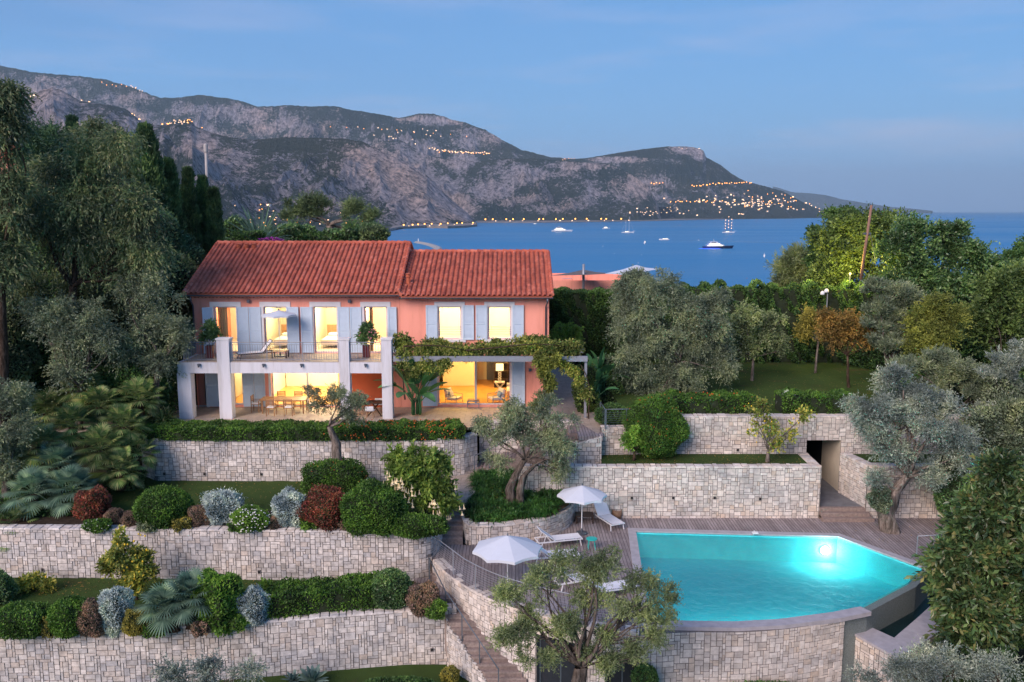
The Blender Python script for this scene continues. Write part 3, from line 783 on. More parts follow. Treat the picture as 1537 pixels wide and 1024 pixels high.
# underwater lamp on the far wall, near the corner
pl = P(1237, 817, Z=wz-.3); ylamp = None
a_, b_ = Vector(pool[0]), Vector(pool[1]); k = (pl.x-a_.x)/(b_.x-a_.x); wy = a_.y+(b_.y-a_.y)*k
lamp = empty('pool_lamp', (pl.x, wy-.03, DECK-.62), 0, 'round underwater lamp shining white near the far corner of the pool', 'lamp')
disc = MB(); disc.lathe([(.20,0),(.20,.03),(.12,.05)], 20)
o = disc.build('lens', glow_mat('white underwater lamp', (.85,1,1), 9), lamp); o.rotation_euler = (PI/2,0,0)
def point(name, loc, watts, col, rad=.1, typ='POINT', size=None, rot=None, spot=None):
    d = bpy.data.lights.new(name, typ); o = bpy.data.objects.new(name, d); COL.objects.link(o); o.location = loc
    d.energy = watts; d.color = col
    if typ == 'AREA': d.size = size or .5
    else: d.shadow_soft_size = rad
    if typ == 'SPOT': d.spot_size = R(spot or 90); d.spot_blend = .6
    if rot: o.rotation_euler = rot
    return o
point('underwater_light', (pl.x, wy-.28, DECK-.62), 120, (.78,1,1), .1)
for k_, (lx_, ly_) in enumerate(((7.2, 28.98), (9.4, 29.12), (11.3, 29.62))):      # added unseen lamps in the near wall, to brighten the water evenly
    r_ = empty('pool_lamp', (lx_, ly_, DECK-.62), 0, ('added underwater lamp, unseen in the near pool wall by the olive crown', 'added underwater lamp, unseen in the middle of the near pool wall', 'added underwater lamp, unseen in the near pool wall by the basin')[k_], 'lamp')
    d_ = MB(); d_.lathe([(.13,0),(.13,-.03),(.10,-.05)], 16); o_ = d_.build('lens', bpy.data.materials['white underwater lamp'], r_); o_.rotation_euler = (PI/2,0,0)
    point('underwater_light', (lx_, ly_+.3, DECK-.62), 100, (.72,1,1), .1)
bpy.context.view_layer.update()
# skimmer lid and inlet
sk = MB(); sk.lathe([(.14,0),(.15,.015),(.12,.03)], 18); c = P(1101,813,Z=wz-.3)
sp = P(1132,804,Z=DECK+.05); so_ = empty('pool_spout', (sp.x, sp.y, DECK+.03), 0, 'small white water spout on the far pool edge', 'spout')
sb_ = MB(); sb_.tube([(0,.12,0),(0,.1,.14),(0,0,.22),(0,-.16,.20)], [.03,.035,.04,.035], 8); sb_.build('pipe', paint('white plastic', (.75,.75,.75), .4), so_, True)
sb_ = MB(); sb_.box(-.13,.13,-.24,-.04,.17,.23); sb_.build('nozzle', paint('white plastic nozzle', (.78,.78,.78), .4), so_, bevel=.02)

# stair flights ----------------------------------------------------------------
def flight(name, label, A, B, n, za, zb, mat='tread', soft=True):
    """A, B: left and right edge point lists (start, end); treads drop from za to zb"""
    root = empty(name, ((A[0][0]+B[-1][0])/2, (A[0][1]+B[-1][1])/2, min(za, zb)), 0, label, 'stairs')
    fa = lambda pts, t_: (lambda f, i: (pts[i][0]+(pts[i+1][0]-pts[i][0])*f, pts[i][1]+(pts[i+1][1]-pts[i][1])*f))((t_*(len(pts)-1)) - min(int(t_*(len(pts)-1)), len(pts)-2), min(int(t_*(len(pts)-1)), len(pts)-2))
    m = MB()
    for i in range(n):
        t0, t1 = i/n, (i+1)/n; z = za + (zb-za)*(i/ n)
        a0, a1, b0_, b1_ = fa(A, t0), fa(A, t1), fa(B, t0), fa(B, t1)
        m.prism([a0, a1, b1_, b0_], z-1.5, z-.05)
    at_root(m, 'risers', M['tread'], root)
    for i in range(n):
        t0, t1 = i/n-.012, (i+1)/n; z = za + (zb-za)*(i/n); t0 = max(0, t0)
        m = MB()
        for k in range(3):
            u0 = t0+(t1-t0)*k/3+.003/ n; u1 = t0+(t1-t0)*(k+1)/3-.05/n
            m.prism([fa(A,u0), fa(A,u1), fa(B,u1), fa(B,u0)], z-.048, z-.002*k)
        at_root(m, 'tread', M['tread'], root)
    return root
ZS = L2+.0
Aq = [P(650,893,Z=-4.4), P(672,938,Z=-5.0), P(695,968,Z=-5.4), P(725,1015,Z=-6.16), P(745,1045,Z=-6.6)]
Bq = [P(686,893,Z=-4.4), P(722,938,Z=-5.0), P(747,968,Z=-5.4), P(781,1015,Z=-6.16), P(803,1045,Z=-6.6)]
flight('timber_stair', 'long weathered timber stair curving down beside the deck wall', [(p.x,p.y) for p in Aq], [(p.x,p.y) for p in Bq], 14, -4.4, -6.6)
flat_poly('stair_landing', [(-4.1,34.3),(Aq[0].x,Aq[0].y-.02),(Bq[0].x+.1,Bq[0].y-.02),(-2.45,33.5),(-2.7,34.2),(-3.2,34.3)], -4.38, M['deck'], skirt=.3)
flight('deck_steps', 'short run of timber steps from the deck edge down to the stair landing', [(-3.15,36.0),(-3.4,34.1)], [(-2.4,35.3),(-2.6,33.75)], 5, DECK-.03, -4.3)
# wall on the left of the stair
wl = [(p.x-.03, p.y) for p in Aq]
stone_wall('stone wall stepping down beside the open edge of the timber stair', [(wl[1][0]-.02, wl[1][1]+.25)]+wl[1:], L3-.8, [-4.75, -4.95, -5.35, -6.1, -6.5], thick=.06, cell=.09, seed=61, cap=False)
# stair by the big olive, down from the terrace
flight('garden_stair', 'flight of paved steps going down from the terrace behind the big olive', [(3.2,42.9),(-1.7,43.3)], [(3.2,41.4),(-1.9,41.7)], 12, 0, -2.2, 'paving')
flat_poly('garden_path', [(-3.0,43.2),(-1.7,43.4),(-1.5,41.4),(-1.75,38.9),(-2.25,37.7),(-3.25,37.7),(-3.3,41)], -2.22, M['paving'], skirt=.8)
flight('deck_stair', 'grey steps between the shrub bed and the planter, ending on the deck', [(-3.2,38.6),(-3.15,36.0)], [(-2.2,38.6),(-2.15,36.0)], 8, -2.3, DECK+.16, 'tread')

# ---------------------------------------------------------------- railings
M['steel'] = paint('blue grey painted steel', (.12,.15,.18), .45, .1, 10, metal=.3)
M['steel_pale'] = paint('grey railing steel', (.30,.32,.36), .45, .1, 10, metal=.3)
def cable_rail(label, pts, h=1.0, ncab=9, posts=None, name='cable_railing', mat='steel_pale', r=.006):
    root = empty(name, pts[0], 0, label, 'railing'); o0 = Vector(pts[0])
    q = [Vector(p)-o0 for p in pts]; m = MB()
    m.tube([p+Vector((0,0,h)) for p in q], .022, 8); m.build('top_rail', M[mat], root, True)
    m = MB()
    for k in range(ncab):
        z = .09 + (h-.15)*k/ncab; m.tube([p+Vector((0,0,z)) for p in q], r, 4)
    if ncab: m.build('cables', M[mat], root)
    for p in (q if posts is None else [q[i] for i in posts]):
        MB().box(p.x-.02,p.x+.02,p.y-.02,p.y+.02,p.z-.05,p.z+h).build('post', M[mat], root)
    return root
rp = [(p[0]-.0, p[1]+.14, DECK) for p in dkp]
cable_rail('curved cable railing along the front edge of the pool deck', [rp[0]] + [ (p.x-.0, p.y+.12, DECK) for p in [P(680,864,Z=DECK)]] + rp[4:], 1.0, 9, posts=[1,3,6,8])
def at_line(Ap, f):
    k = f*(len(Ap)-1); i = min(int(k), len(Ap)-2); return Ap[i].lerp(Ap[i+1], k-i)
hr = [Vector((-3.42, 34.0, -4.4))] + [at_line(Aq, f)+Vector((.08,.05,.0)) for f in (.18,.45,.68,1.0)]
cable_rail('dark steel handrail following the timber stair downhill', [tuple(p) for p in hr], 1.02, 0, mat='steel')
cable_rail('blue grey cable railing on the low wall right of the villa path', [(4.55,41.3,.25),(4.5,43.2,.2)], .95, 8, mat='steel', name='cable_railing')
cable_rail('horizontal cable railing beside the berry bush at the lawn edge', [(4.6,41.3,.25),(5.6,41.36,.25),(6.9,41.45,.25)], .95, 8, mat='steel')
cable_rail('short dark handrail beside the garden stair', [(-1.85,41.3,-2.1),(-1.1,41.35,-1.75),(-.2,41.4,-1.3)], .95, 0, mat='steel')
cable_rail('railing corner behind the large leafy tree at the deck end', [(e2.x-.4,e2.y+.6,DECK),(e2.x+1.8,e2.y+.9,DECK)], .95, 2)

# pool house doors under the deck
M['dark_glass'] = paint('dark door glass', (.03,.035,.045), .12, .1)
def dark_door(label, x0, x1, y0, y1, z1, leaves=1):
    root = empty('glazed_door', ((x0+x1)/2, (y0+y1)/2, L3), 0, label, 'door'); a = Vector((x0-(x0+x1)/2, y0-(y0+y1)/2, 0)); b = -a; h = z1-L3
    m = MB(); m.bar(a+Vector((0,0,h-.04)), b+Vector((0,0,h-.04)), .08, .08); m.bar(a, a+Vector((0,0,h)), .07, .07, (0,1,0)); m.bar(b, b+Vector((0,0,h)), .07, .07, (0,1,0)); m.bar((0,0,0), (0,0,h), .05, .05, (0,1,0))
    m.build('frame', M['steel'], root)
    MB().add([a, b, b+Vector((0,0,h)), a+Vector((0,0,h))], [(0,1,2,3)]).build('pane', M['dark_glass'], root)
L_, at_ = path_frame(dkp)
for (s0, s1, z1, lb) in ((6.6,8.3,-4.35,'dark glazed door under the deck, left of the olive trunk'), (9.2,11.3,-4.5,'dark glazed door under the deck, right of the olive trunk')):
    x0,y0,nx0,ny0 = [float(q) for q in at_(s0)]; x1,y1,nx1,ny1 = [float(q) for q in at_(s1)]
    dark_door(lb, x0-nx0*.25, x1-nx1*.25, y0-ny0*.25, y1-ny1*.25, z1)
# ================================================================ the villa
YF = 47.0; TW = .32                       # front face of the house, wall thickness
fx = lambda px, py=500: P(px, py, Y=YF).x
fz = lambda py: P(768, py, Y=YF).z
M['pink'] = paint('salmon pink render', (.86,.40,.31), .85, .05, 1.2, bump=.05)
t = newmat('weathered salmon render'); pos = t.pos(); na = t.noise(1.2, 6, .6, t.mapping(pos, (1.6,1.6,.25))); nb_ = t.noise(7, 5, .6, pos)
c = t.mix(1.0, (.90,.37,.275), t.ramp(na.outputs[0], [(.36, (.86,.84,.82)), (.5, (1,1,1)), (.68, (1.04,1.06,1.08))]).outputs[0], 'MULTIPLY'); M['pink'] = t.out(t.bsdf(c, .88, t.bump(nb_.outputs[0], .15, .01), 0, .2))
t = newmat('weathered white render'); pos = t.pos(); na = t.noise(1.6, 6, .65, t.mapping(pos, (1.8,1.8,.2)))
c_w = t.ramp(na.outputs[0], [(.34, (.56,.55,.56)), (.5, (.69,.69,.73)), (.7, (.73,.73,.77))]).outputs[0]; WHITE = t.out(t.bsdf(c_w, .85, None, 0, .2))
M['orange'] = paint('deep orange render', (.60,.13,.05), .85, .05, 1.2)
M['white'] = WHITE
M['trim'] = paint('white stone trim', (.72,.71,.72), .75, .05, 3)
M['shutter'] = paint('pale blue grey shutters', (.54,.65,.76), .55, .04, 5)
M['frame'] = paint('white joinery', (.62,.63,.66), .5, .03, 5)
M['glass'] = glass_mat('window glass')
M['zinc'] = paint('dark zinc', (.13,.15,.18), .4, .1, 8, metal=.5)
M['cream'] = paint('cream interior paint', (.84,.77,.62), .8, .03, 1)
M['ceil'] = paint('white ceiling', (.75,.72,.66), .8, .02, 1)
M['floor_in'] = paint('polished honey floor', (.70,.36,.09), .3, .15, 1.4)
M['wood'] = paint('teak', (.30,.16,.08), .5, .25, 9)
M['dark_wood'] = paint('dark stained wood', (.045,.028,.02), .45, .2, 9)
M['cushion'] = paint('white outdoor fabric', (.80,.80,.82), .9, .04, 4)
M['blue_cloth'] = paint('pale blue fabric', (.28,.40,.60), .9, .05, 4)
M['white_metal'] = paint('white powder coated metal', (.75,.76,.78), .4, .02, 4)
M['curtain'] = paint('cream curtain', (.75,.62,.40), .9, .06, 3)
M['canvas'] = paint('pale canvas', (.62,.66,.72), .85, .03, 3)
M['leather_red'] = paint('dark red glazed pot', (.16,.02,.02), .35, .15, 6)
M['terracotta'] = paint('terracotta', (.45,.12,.06), .8, .2, 8)
def tile_mat(name, cols):
    t = newmat(name); isl = t.island(); n = len(cols)
    c = t.ramp(isl, [(i/(n-1), x) for i, x in enumerate(cols)]).outputs[0]
    nz = t.noise(1.1, 5, .65, t.pos()); nf = t.noise(30, 3, .6, t.pos())
    c = t.mix(1.0, c, t.ramp(nz.outputs[0], [(.32, (.70,.68,.68)), (.5, (1,1,1)), (.7, (1.15,1.18,1.18))]).outputs[0], 'MULTIPLY')
    return t.out(t.bsdf(c, .75, t.bump(nf.outputs[0], .2, .01), 0, .3))
M['tile'] = tile_mat('red clay roof tiles', [(.44,.105,.062),(.56,.145,.085),(.50,.125,.075),(.64,.20,.13),(.36,.085,.055),(.58,.16,.092)])

XW0, XW1 = fx(291), 2.02                  # house ends
XS = -6.12                                # step between the two roofs
ZF = 3.02                                 # upper floor
villa = empty('villa', ((XW0+XW1)/2, YF, 0), 0, 'salmon pink two storey villa with red tiled roofs and pale blue shutters', 'house')
LV = tuple(villa.location)
def vp(mb, name, mat, parent=villa, **k):
    o = mb.build(name, mat, parent, loc=LV, **k); o.location = (0,0,0); return o

def wall_sheet(x0, x1, z0, z1, holes, y, th):
    """wall with openings and their reveals; holes (xa, xb, za, zb)"""
    m = MB(); xs = sorted({x0, x1, *[h[0] for h in holes], *[h[1] for h in holes]}); zs = sorted({z0, z1, *[h[2] for h in holes], *[h[3] for h in holes]})
    xs = [x for x in xs if x0 <= x <= x1]; zs = [z for z in zs if z0 <= z <= z1]
    inside = lambda x, z: any(h[0] < x < h[1] and h[2] < z < h[3] for h in holes)
    for xa, xb in zip(xs, xs[1:]):
        for za, zb in zip(zs, zs[1:]):
            if inside((xa+xb)/2, (za+zb)/2): continue
            m.add([(xa,y,za),(xb,y,za),(xb,y,zb),(xa,y,zb)], [(0,1,2,3)]); m.add([(xa,y+th,za),(xb,y+th,za),(xb,y+th,zb),(xa,y+th,zb)], [(3,2,1,0)])
    for (xa, xb, za, zb) in holes:
        m.add([(xa,y,za),(xb,y,za),(xb,y,zb),(xa,y,zb),(xa,y+th,za),(xb,y+th,za),(xb,y+th,zb),(xa,y+th,zb)], [(0,4,5,1),(1,5,6,2),(2,6,7,3),(3,7,4,0)])
    m.add([(x0,y,z0),(x1,y,z0),(x1,y,z1),(x0,y,z1),(x0,y+th,z0),(x1,y+th,z0),(x1,y+th,z1),(x0,y+th,z1)], [(0,1,5,4),(1,2,6,5),(2,3,7,6),(3,0,4,7)])
    return m

# openings seen in the photograph: (px left, px right, top z, sill z)
def hole(pa, pb, z0, z1): return (fx(pa), fx(pb), z0, z1)
UP = [hole(322.5,358, ZF+.03, 5.62), hole(397,432, ZF+.03, 5.62), hole(471.5,507, ZF+.03, 5.62), hole(547.5,581.5, ZF+.03, 5.62)]
UW = [hole(658,692.5, fz(509), 5.62), hole(732.5,767, fz(509), 5.62)]
GR = [hole(283,305, .0, 2.7), hole(345,361, .12, 2.7), hole(404,510, .02, 2.72)]
GL = [hole(656,767, .12, 2.62)]
TOPL, TOPR = 6.35, 6.22
vp(wall_sheet(XW0, XS-.01, 0, TOPL, UP[:4] and [h for h in UP if h[1] < XS] + GR, YF, TW), 'wall', M['pink'])
up4 = [h for h in UP if h[1] >= XS]
vp(wall_sheet(XS, XW1, 0, TOPR, UW + GL + up4, YF, TW), 'wall', M['pink'])
ob = MB(); ob.box(fx(524), fx(574), YF-.03, YF+.0-.004, 0, 2.75); vp(ob, 'painted_recess', M['orange'])
DEP = 10.6; YR = YF + 5.35                # ridge line
def gable(x0, x1, top, zr, name='gable_wall'):
    yb = YF+DEP
    m = MB()
    for a, b in ((x0, x0+TW), (x1-TW, x1)):
        vs = [(a,YF+TW,0),(a,yb,0),(a,yb,top),(a,YR,zr),(a,YF+TW,top)]; vs += [(b, p[1], p[2]) for p in vs]
        m.add(vs, [(0,1,2,3,4)[::-1],(5,6,7,8,9),(0,5,9,4),(1,2,7,6),(2,3,8,7),(3,4,9,8)])
    m.box(x0+TW, x1-TW, yb-TW, yb, 0, top); return m
vp(gable(XW0, XS-.01, TOPL, 8.78), 'gable_wall', M['pink'])
vp(gable(XS+.02, XW1, TOPR, 8.28), 'gable_wall', M['pink'])

# roofs, tile by tile
def roof(x0, x1, ye, ze, yr, zr, label=None):
    root_m = MB(); pitch = .27; n = int(round((x1-x0)/pitch)); pitch = (x1-x0)/n
    Ls = math.hypot(yr-ye, zr-ze); nr = int(Ls/.36); rl = Ls/nr
    V = []; F = []; rr = random.Random(int(x1*10))
    for side in (0, 1):
        d = Vector((0, (yr-ye)/Ls, (zr-ze)/Ls)) if side == 0 else Vector((0, -(yr-ye)/Ls, (zr-ze)/Ls))
        o = Vector((0, ye, ze)) if side == 0 else Vector((0, 2*yr-ye, ze)); nrm = Vector((0, -d.z, d.y)) if side == 0 else Vector((0, d.z, d.y))
        if side == 1 and False: continue
        for j in range(nr):
            for i in range(n):
                jx = rr.uniform(-.006,.006); jh = rr.uniform(-.004,.006)
                for conv in (1, 0):
                    cx = x0 + (i+.5)*pitch + (0 if conv else pitch/2) + jx
                    if not conv and i == n-1: continue
                    b = len(V)
                    for e in (0, 1):
                        w0 = j*rl - (.05 if e == 0 else 0) + e*rl
                        lift = (.030 if e == 0 else .0) + jh
                        rad = pitch*(.36 if e == 0 else .30) if conv else pitch*.34
                        for k in range(6):
                            a = PI*k/5; x = cx - math.cos(a)*rad; hgt = (.055+math.sin(a)*.058+lift) if conv else (.055-math.sin(a)*.030+lift*.5)
                            p = o + d*w0 + nrm*hgt; V.append((x-LV[0], p.y-LV[1], p.z-LV[2]))
                    for k in range(5): F.append((b+k, b+k+1, b+7+k, b+6+k) if side == 0 else (b+k, b+6+k, b+7+k, b+k+1))
                    if conv and j == 0 and side == 0:
                        pass
    r = fast_mesh('roof', V, F, M['tile'], villa)
    # boards beneath the tiles
    m = MB()
    for yy in (ye, 2*yr-ye):
        a = [(x0,yy,ze),(x1,yy,ze),(x1,yr,zr),(x0,yr,zr)]; m.add([*a, *[(p[0],p[1],p[2]-.10) for p in a]], [(0,1,2,3),(7,6,5,4),(0,4,5,1),(1,5,6,2),(2,6,7,3),(3,7,4,0)])
    o_ = m.build('roof_deck', M['terracotta'], r, loc=LV); o_.location = (0,0,0)
    # ridge and verge tiles
    m = MB(); k = int((x1-x0)/.38)
    for i in range(k):
        xa = x0+(x1-x0)*i/k; xb = x0+(x1-x0)*(i+1)/k+.03
        m.tube([(xa, yr, zr+.07+.012), (xb, yr, zr+.055)], [.125,.105], 10)
    o_ = m.build('ridge_tiles', M['tile'], r, loc=LV); o_.location = (0,0,0)
    for xx in (x0, x1):
        m = MB()
        for yy, sgn in ((ye, 1), (2*yr-ye, -1)):
            kk = nr
            for i in range(kk):
                f0, f1 = i/kk, min(1, (i+1)/kk+.02)
                m.tube([(xx, yy+(yr-yy)*f0, ze+(zr-ze)*f0+.10), (xx, yy+(yr-yy)*f1, ze+(zr-ze)*f1+.075)], [.105,.085], 8)
        o_ = m.build('verge_tiles', M['tile'], r, loc=LV); o_.location = (0,0,0)
    return r
roofL = roof(XW0-.25, XS-.05+.05, YF-.48, 6.36, YR, 8.82)
roofR = roof(XS+.12, XW1+.16, YF-.48, 6.22, YR, 8.30)
for r_, x0, x1, z in ((roofL, XW0-.3, XS+.02, 6.30), (roofR, XS+.05, XW1+.2, 6.16)):
    m = MB()
    m.grid(lambda u, v: (x0+(x1-x0)*u, YF-.56-.07*math.cos(PI*v)-0*v, z-.075*math.sin(PI*v)), 2, 8)
    m.tube([(x0,YF-.635,z),(x1,YF-.635,z)], .014, 6)
    o_ = m.build('gutter', M['zinc'], r_, loc=LV); o_.location = (0,0,0)
    m = MB(); k = int((x1-x0-.3)/.2)
    for i in range(k):                    # two rows of half round eaves tiles
        for row, (dy, dz) in enumerate(((.30,-.10),(.16,-.19))):
            cx = x0+.3+(i+.5*row)*.2
            m.grid(lambda u, v: (cx-.085*math.cos(PI*u), YF-dy+v*dy, z+dz+.055*math.sin(PI*u)), 6, 1)
    o_ = m.build('eaves_tiles', M['tile'], r_, loc=LV); o_.location = (0,0,0)
    m = MB().box(x0+.25, x1-.2, YF-.16, YF-.003, z-.14, z-.02); o_ = m.build('eaves_cornice', M['pink'], r_, loc=LV); o_.location = (0,0,0)
def vent(x, yq, zr0, r_, h=.42):
    m = MB(); m.lathe([(.11,-.3),(.11,h*.6),(.15,h*.62),(.15,h*.72),(.12,h*.75),(.12,h*.9),(.17,h*.95),(.02,h*1.1)], 14, (x, yq, zr0)); o_ = m.build('chimney_pot', M['terracotta'], r_, loc=LV); o_.location = (0,0,0)
for px in (358.5, 370.5, 381.5):
    c = P(px, 371, Y=YR-.7); vent(c.x, c.y, 8.42, roofL)
c = P(613, 424, Y=47.9); vent(c.x, 47.9, 6.85, roofR, .5)
# downpipes
for x, z, cap_ in ((XW1-.18, 6.1, 1), (XW0+.05, 6.2, 1)):
    m = MB(); m.tube([(x+.08, YF-.56, z+.0), (x+.06, YF-.52, z-.22), (x, YF-.07, z-.5), (x, YF-.07, .1 if x > 0 else 3.05)], .045, 10)
    vp(m, 'downpipe', M['zinc'], smooth=True)

# windows and shutters
def shutter(xa, xb, z0, z1, y, ang=0.0, hinge='a', panels=2, name='shutter'):
    """louvred leaf; ang opens it away from the wall"""
    w_ = xb-xa; m = MB(); fr_ = .07; t_ = .045
    zs = [z0, z0+(z1-z0)*.47, z1] if panels == 2 else [z0, z1]
    for a, b in ((0, fr_), (w_-fr_, w_)): m.box(a, b, 0, t_, z0, z1)
    for i, z in enumerate(zs): 
        zz = min(max(z-fr_/2, z0), z1-fr_); m.box(fr_, w_-fr_, .003, t_-.003, zz, zz+fr_)
    for za, zb in zip(zs, zs[1:]):
        n_ = int((zb-za-fr_)/.065)
        for i in range(n_):
            z = za+fr_*.8+(zb-za-fr_*1.6)*(i+.5)/n_
            m.add([(fr_,.006,z-.022),(w_-fr_,.006,z-.022),(w_-fr_,.034,z+.022),(fr_,.034,z+.022)], [(0,1,2,3)])
        m.box(fr_, w_-fr_, .034, .038, za, zb)
    ca, sa = math.cos(ang), math.sin(ang); vs = []
    for (x, yy, z) in m.v:
        if hinge == 'a': X, Y = x, yy-t_; vs.append((xa + X*ca - Y*sa*0, y + Y*ca - X*sa, z))
        else: X = x-w_; Y = yy-t_; vs.append((xb + X*ca, y + Y*ca + X*sa, z))
    m.v = vs; return vp(m, name, M['shutter'])
def window(h, ztrim=.26, sill=False, split=True, rail=False, name='window', wtrim=.2):
    xa, xb, z0, z1 = h; y = YF
    m = MB()       # stone surround, proud of the wall
    m.box(xa-wtrim, xb+wtrim, y-.05, y-.002, z1, z1+ztrim)
    m.box(xa-wtrim, xa, y-.045, y-.002, z0, z1); m.box(xb, xb+wtrim, y-.045, y-.002, z0, z1)
    if sill: m.box(xa-wtrim-.04, xb+wtrim+.04, y-.09, y-.002, z0-.17, z0)
    f = vp(m, name, M['trim'])
    m = MB(); ft = .075; yy = y+.10
    m.box(xa, xa+ft, yy, yy+.07, z0, z1); m.box(xb-ft, xb, yy, yy+.07, z0, z1); m.box(xa+ft, xb-ft, yy, yy+.07, z1-ft, z1); m.box(xa+ft, xb-ft, yy, yy+.07, z0, z0+ft)
    o_ = m.build('casing', M['frame'], f, loc=LV); o_.location = (0,0,0)
    m = MB().add([(xa+ft,yy+.03,z0+ft),(xb-ft,yy+.03,z0+ft),(xb-ft,yy+.03,z1-ft),(xa+ft,yy+.03,z1-ft)], [(0,1,2,3)])
    o_ = m.build('pane', M['glass'], f, loc=LV); o_.location = (0,0,0)
    if rail:
        m = MB()
        for k in range(4): m.tube([(xa, y-.02, z0+.28+k*.13), (xb, y-.02, z0+.28+k*.13)], .014, 6)
        o_ = m.build('guard_rail', M['steel_pale'], f, loc=LV); o_.location = (0,0,0)
    return f
for h in UP: window(h)
for h in UW: window(h, sill=True, rail=True)
zs0, zs1 = ZF+.06, 5.60
S = lambda pa, pb, z0=zs0, z1=zs1, **k: shutter(fx(pa), fx(pb), z0, z1, YF-.055, **k)
S(306,320.5, ang=R(38), hinge='b'); S(356.5,374.5); S(375.2,393); S(431.5,449.5); S(452.5,470); S(508,525.5); S(526.2,543.5); S(583,596)
zw0, zw1 = fz(510), fz(458)
for a, b in ((639.8,656.5),(694.8,711.5),(714.3,731),(769.2,786)): S(a, b, zw0, zw1)
# ground floor: openings, casings and shutters
def casing_big(h, mull=(), name='window', wt=.14):
    xa, xb, z0, z1 = h; y = YF
    m = MB(); m.box(xa-wt, xa, y-.04, y-.002, z0, z1); m.box(xb, xb+wt, y-.04, y-.002, z0, z1); m.box(xa-wt, xb+wt, y-.04, y-.002, z1, z1+.12)
    f = vp(m, name, M['trim']); m = MB(); ft = .08; yy = y+.12
    m.box(xa, xa+ft, yy, yy+.08, z0, z1); m.box(xb-ft, xb, yy, yy+.08, z0, z1); m.box(xa+ft, xb-ft, yy, yy+.08, z1-ft, z1); m.box(xa+ft, xb-ft, yy, yy+.08, z0, z0+.07)
    for x in mull: m.box(x-.06, x+.06, yy-.003, yy+.083, z0+.07, z1-ft)
    o_ = m.build('casing', M['frame'], f, loc=LV); o_.location = (0,0,0)
    xs = [xa+ft, *[q for x in mull for q in (x-.06, x+.06)], xb-ft]
    for a, b in zip(xs[::2], xs[1::2]):
        o_ = MB().add([(a,yy+.04,z0+.07),(b,yy+.04,z0+.07),(b,yy+.04,z1-ft),(a,yy+.04,z1-ft)], [(0,1,2,3)]).build('pane', M['glass'], f, loc=LV); o_.location = (0,0,0)
    return f
casing_big(GR[0]); casing_big(GR[1]); casing_big(GR[2], (fx(458),)); casing_big(GL[0], (fx(713.5),))
S(305.5,326, .05, 2.66); S(361.5,378, .05, 2.66); S(378.6,395, .05, 2.66); S(768.5,788, .08, 2.62); S(633,655.5, .08, 2.62)
dd = MB(); dd.box(fx(284.5), fx(300), YF+.34, YF+.4, .02, 2.6); vp(dd, 'door', M['dark_wood'])
# rooms behind the glass
XA = XW0+TW; XB = XW1-TW
m = MB(); m.box(XA+.01, XB-.01, YF+TW+.005, YF+DEP-TW-.01, 2.80, 3.02); vp(m, 'upper_floor', M['ceil'])
m = MB(); m.box(XA+.01, XB-.01, YF+TW+.005, YF+DEP-TW-.01, .02, .10); vp(m, 'ground_floor', M['floor_in'])
m = MB(); m.box(XA+.01, XB-.01, YF+TW+.005, YF+DEP-TW-.01, 5.85, 5.95); vp(m, 'upper_ceiling', M['ceil'])
m = MB()
for x in (fx(383), fx(457), fx(535), fx(620), fx(713)): m.box(x-.06, x+.06, YF+TW+.006, YF+5.2, 3.025, 5.845)
m.box(XA+.02, XB-.02, YF+5.2, YF+5.3, 3.025, 5.845); vp(m, 'upper_partitions', M['cream'])
m = MB()
for x in (fx(331), fx(385), fx(517), fx(640)): m.box(x-.06, x+.06, YF+TW+.006, YF+7.4, .105, 2.795)
m.box(XA+.02, XB-.02, YF+7.4, YF+7.5, .105, 2.795); vp(m, 'ground_partitions', M['cream'])
# big room: block of wall, grey panel, dark bookcase
m = MB(); m.box(fx(652), fx(708)*1.0, YF+5.4, YF+7.39, .11, 2.79); vp(m, 'interior_wall', M['cream'])
m = MB(); m.box(fx(722)*1.1+.25, fx(745)*1.1+.25, YF+7.25, YF+7.39, .12, 2.5); vp(m, 'interior_door', M['zinc'])
# balcony: slab, columns, parapet piers
YB = 44.3; BX0 = P(275,545,Y=YB).x; BX1 = P(589,545,Y=YB).x
def colx(px): return P(px, 545, Y=YB).x
bal = MB(); bal.box(colx(265.5), BX1-.02, YB+.02, YF-.004, 2.42, 2.99); o = vp(bal, 'balcony_slab', M['white'])
m = MB(); m.box(BX0-.05, BX1-.02, YB+.06, YF-.01, 2.994, 3.03); vp(m, 'balcony_paving', M['paving'])
for i, (a, b, top) in enumerate(((264.5,285,2.415),(326,345,4.18),(509,524.5,4.18),(572.5,588,4.18))):
    x0, x1 = colx(a), colx(b)
    m = MB(); m.box(x0, x1, YB-.02, YB+.55, -.02, top)
    o = vp(m, 'column', M['white'], bevel=.012)
    if top > 3:
        m = MB(); m.box(x0-.04, x1+.04, YB-.06, YB+.59, top+.002, top+.07); o_ = m.build('pier_cap', M['trim'], o, loc=LV); o_.location = (0,0,0)
m = MB()
for px in (299, 396, 453, 549):
    x = colx(px); m.box(x-.07, x+.07, YB-.11, YB+.02, 2.84, 2.93); m.tube([(x, YB-.06, 2.86), (x, YB-.16, 2.78)], .04, 8)
vp(m, 'balcony_spotlights', M['zinc'])
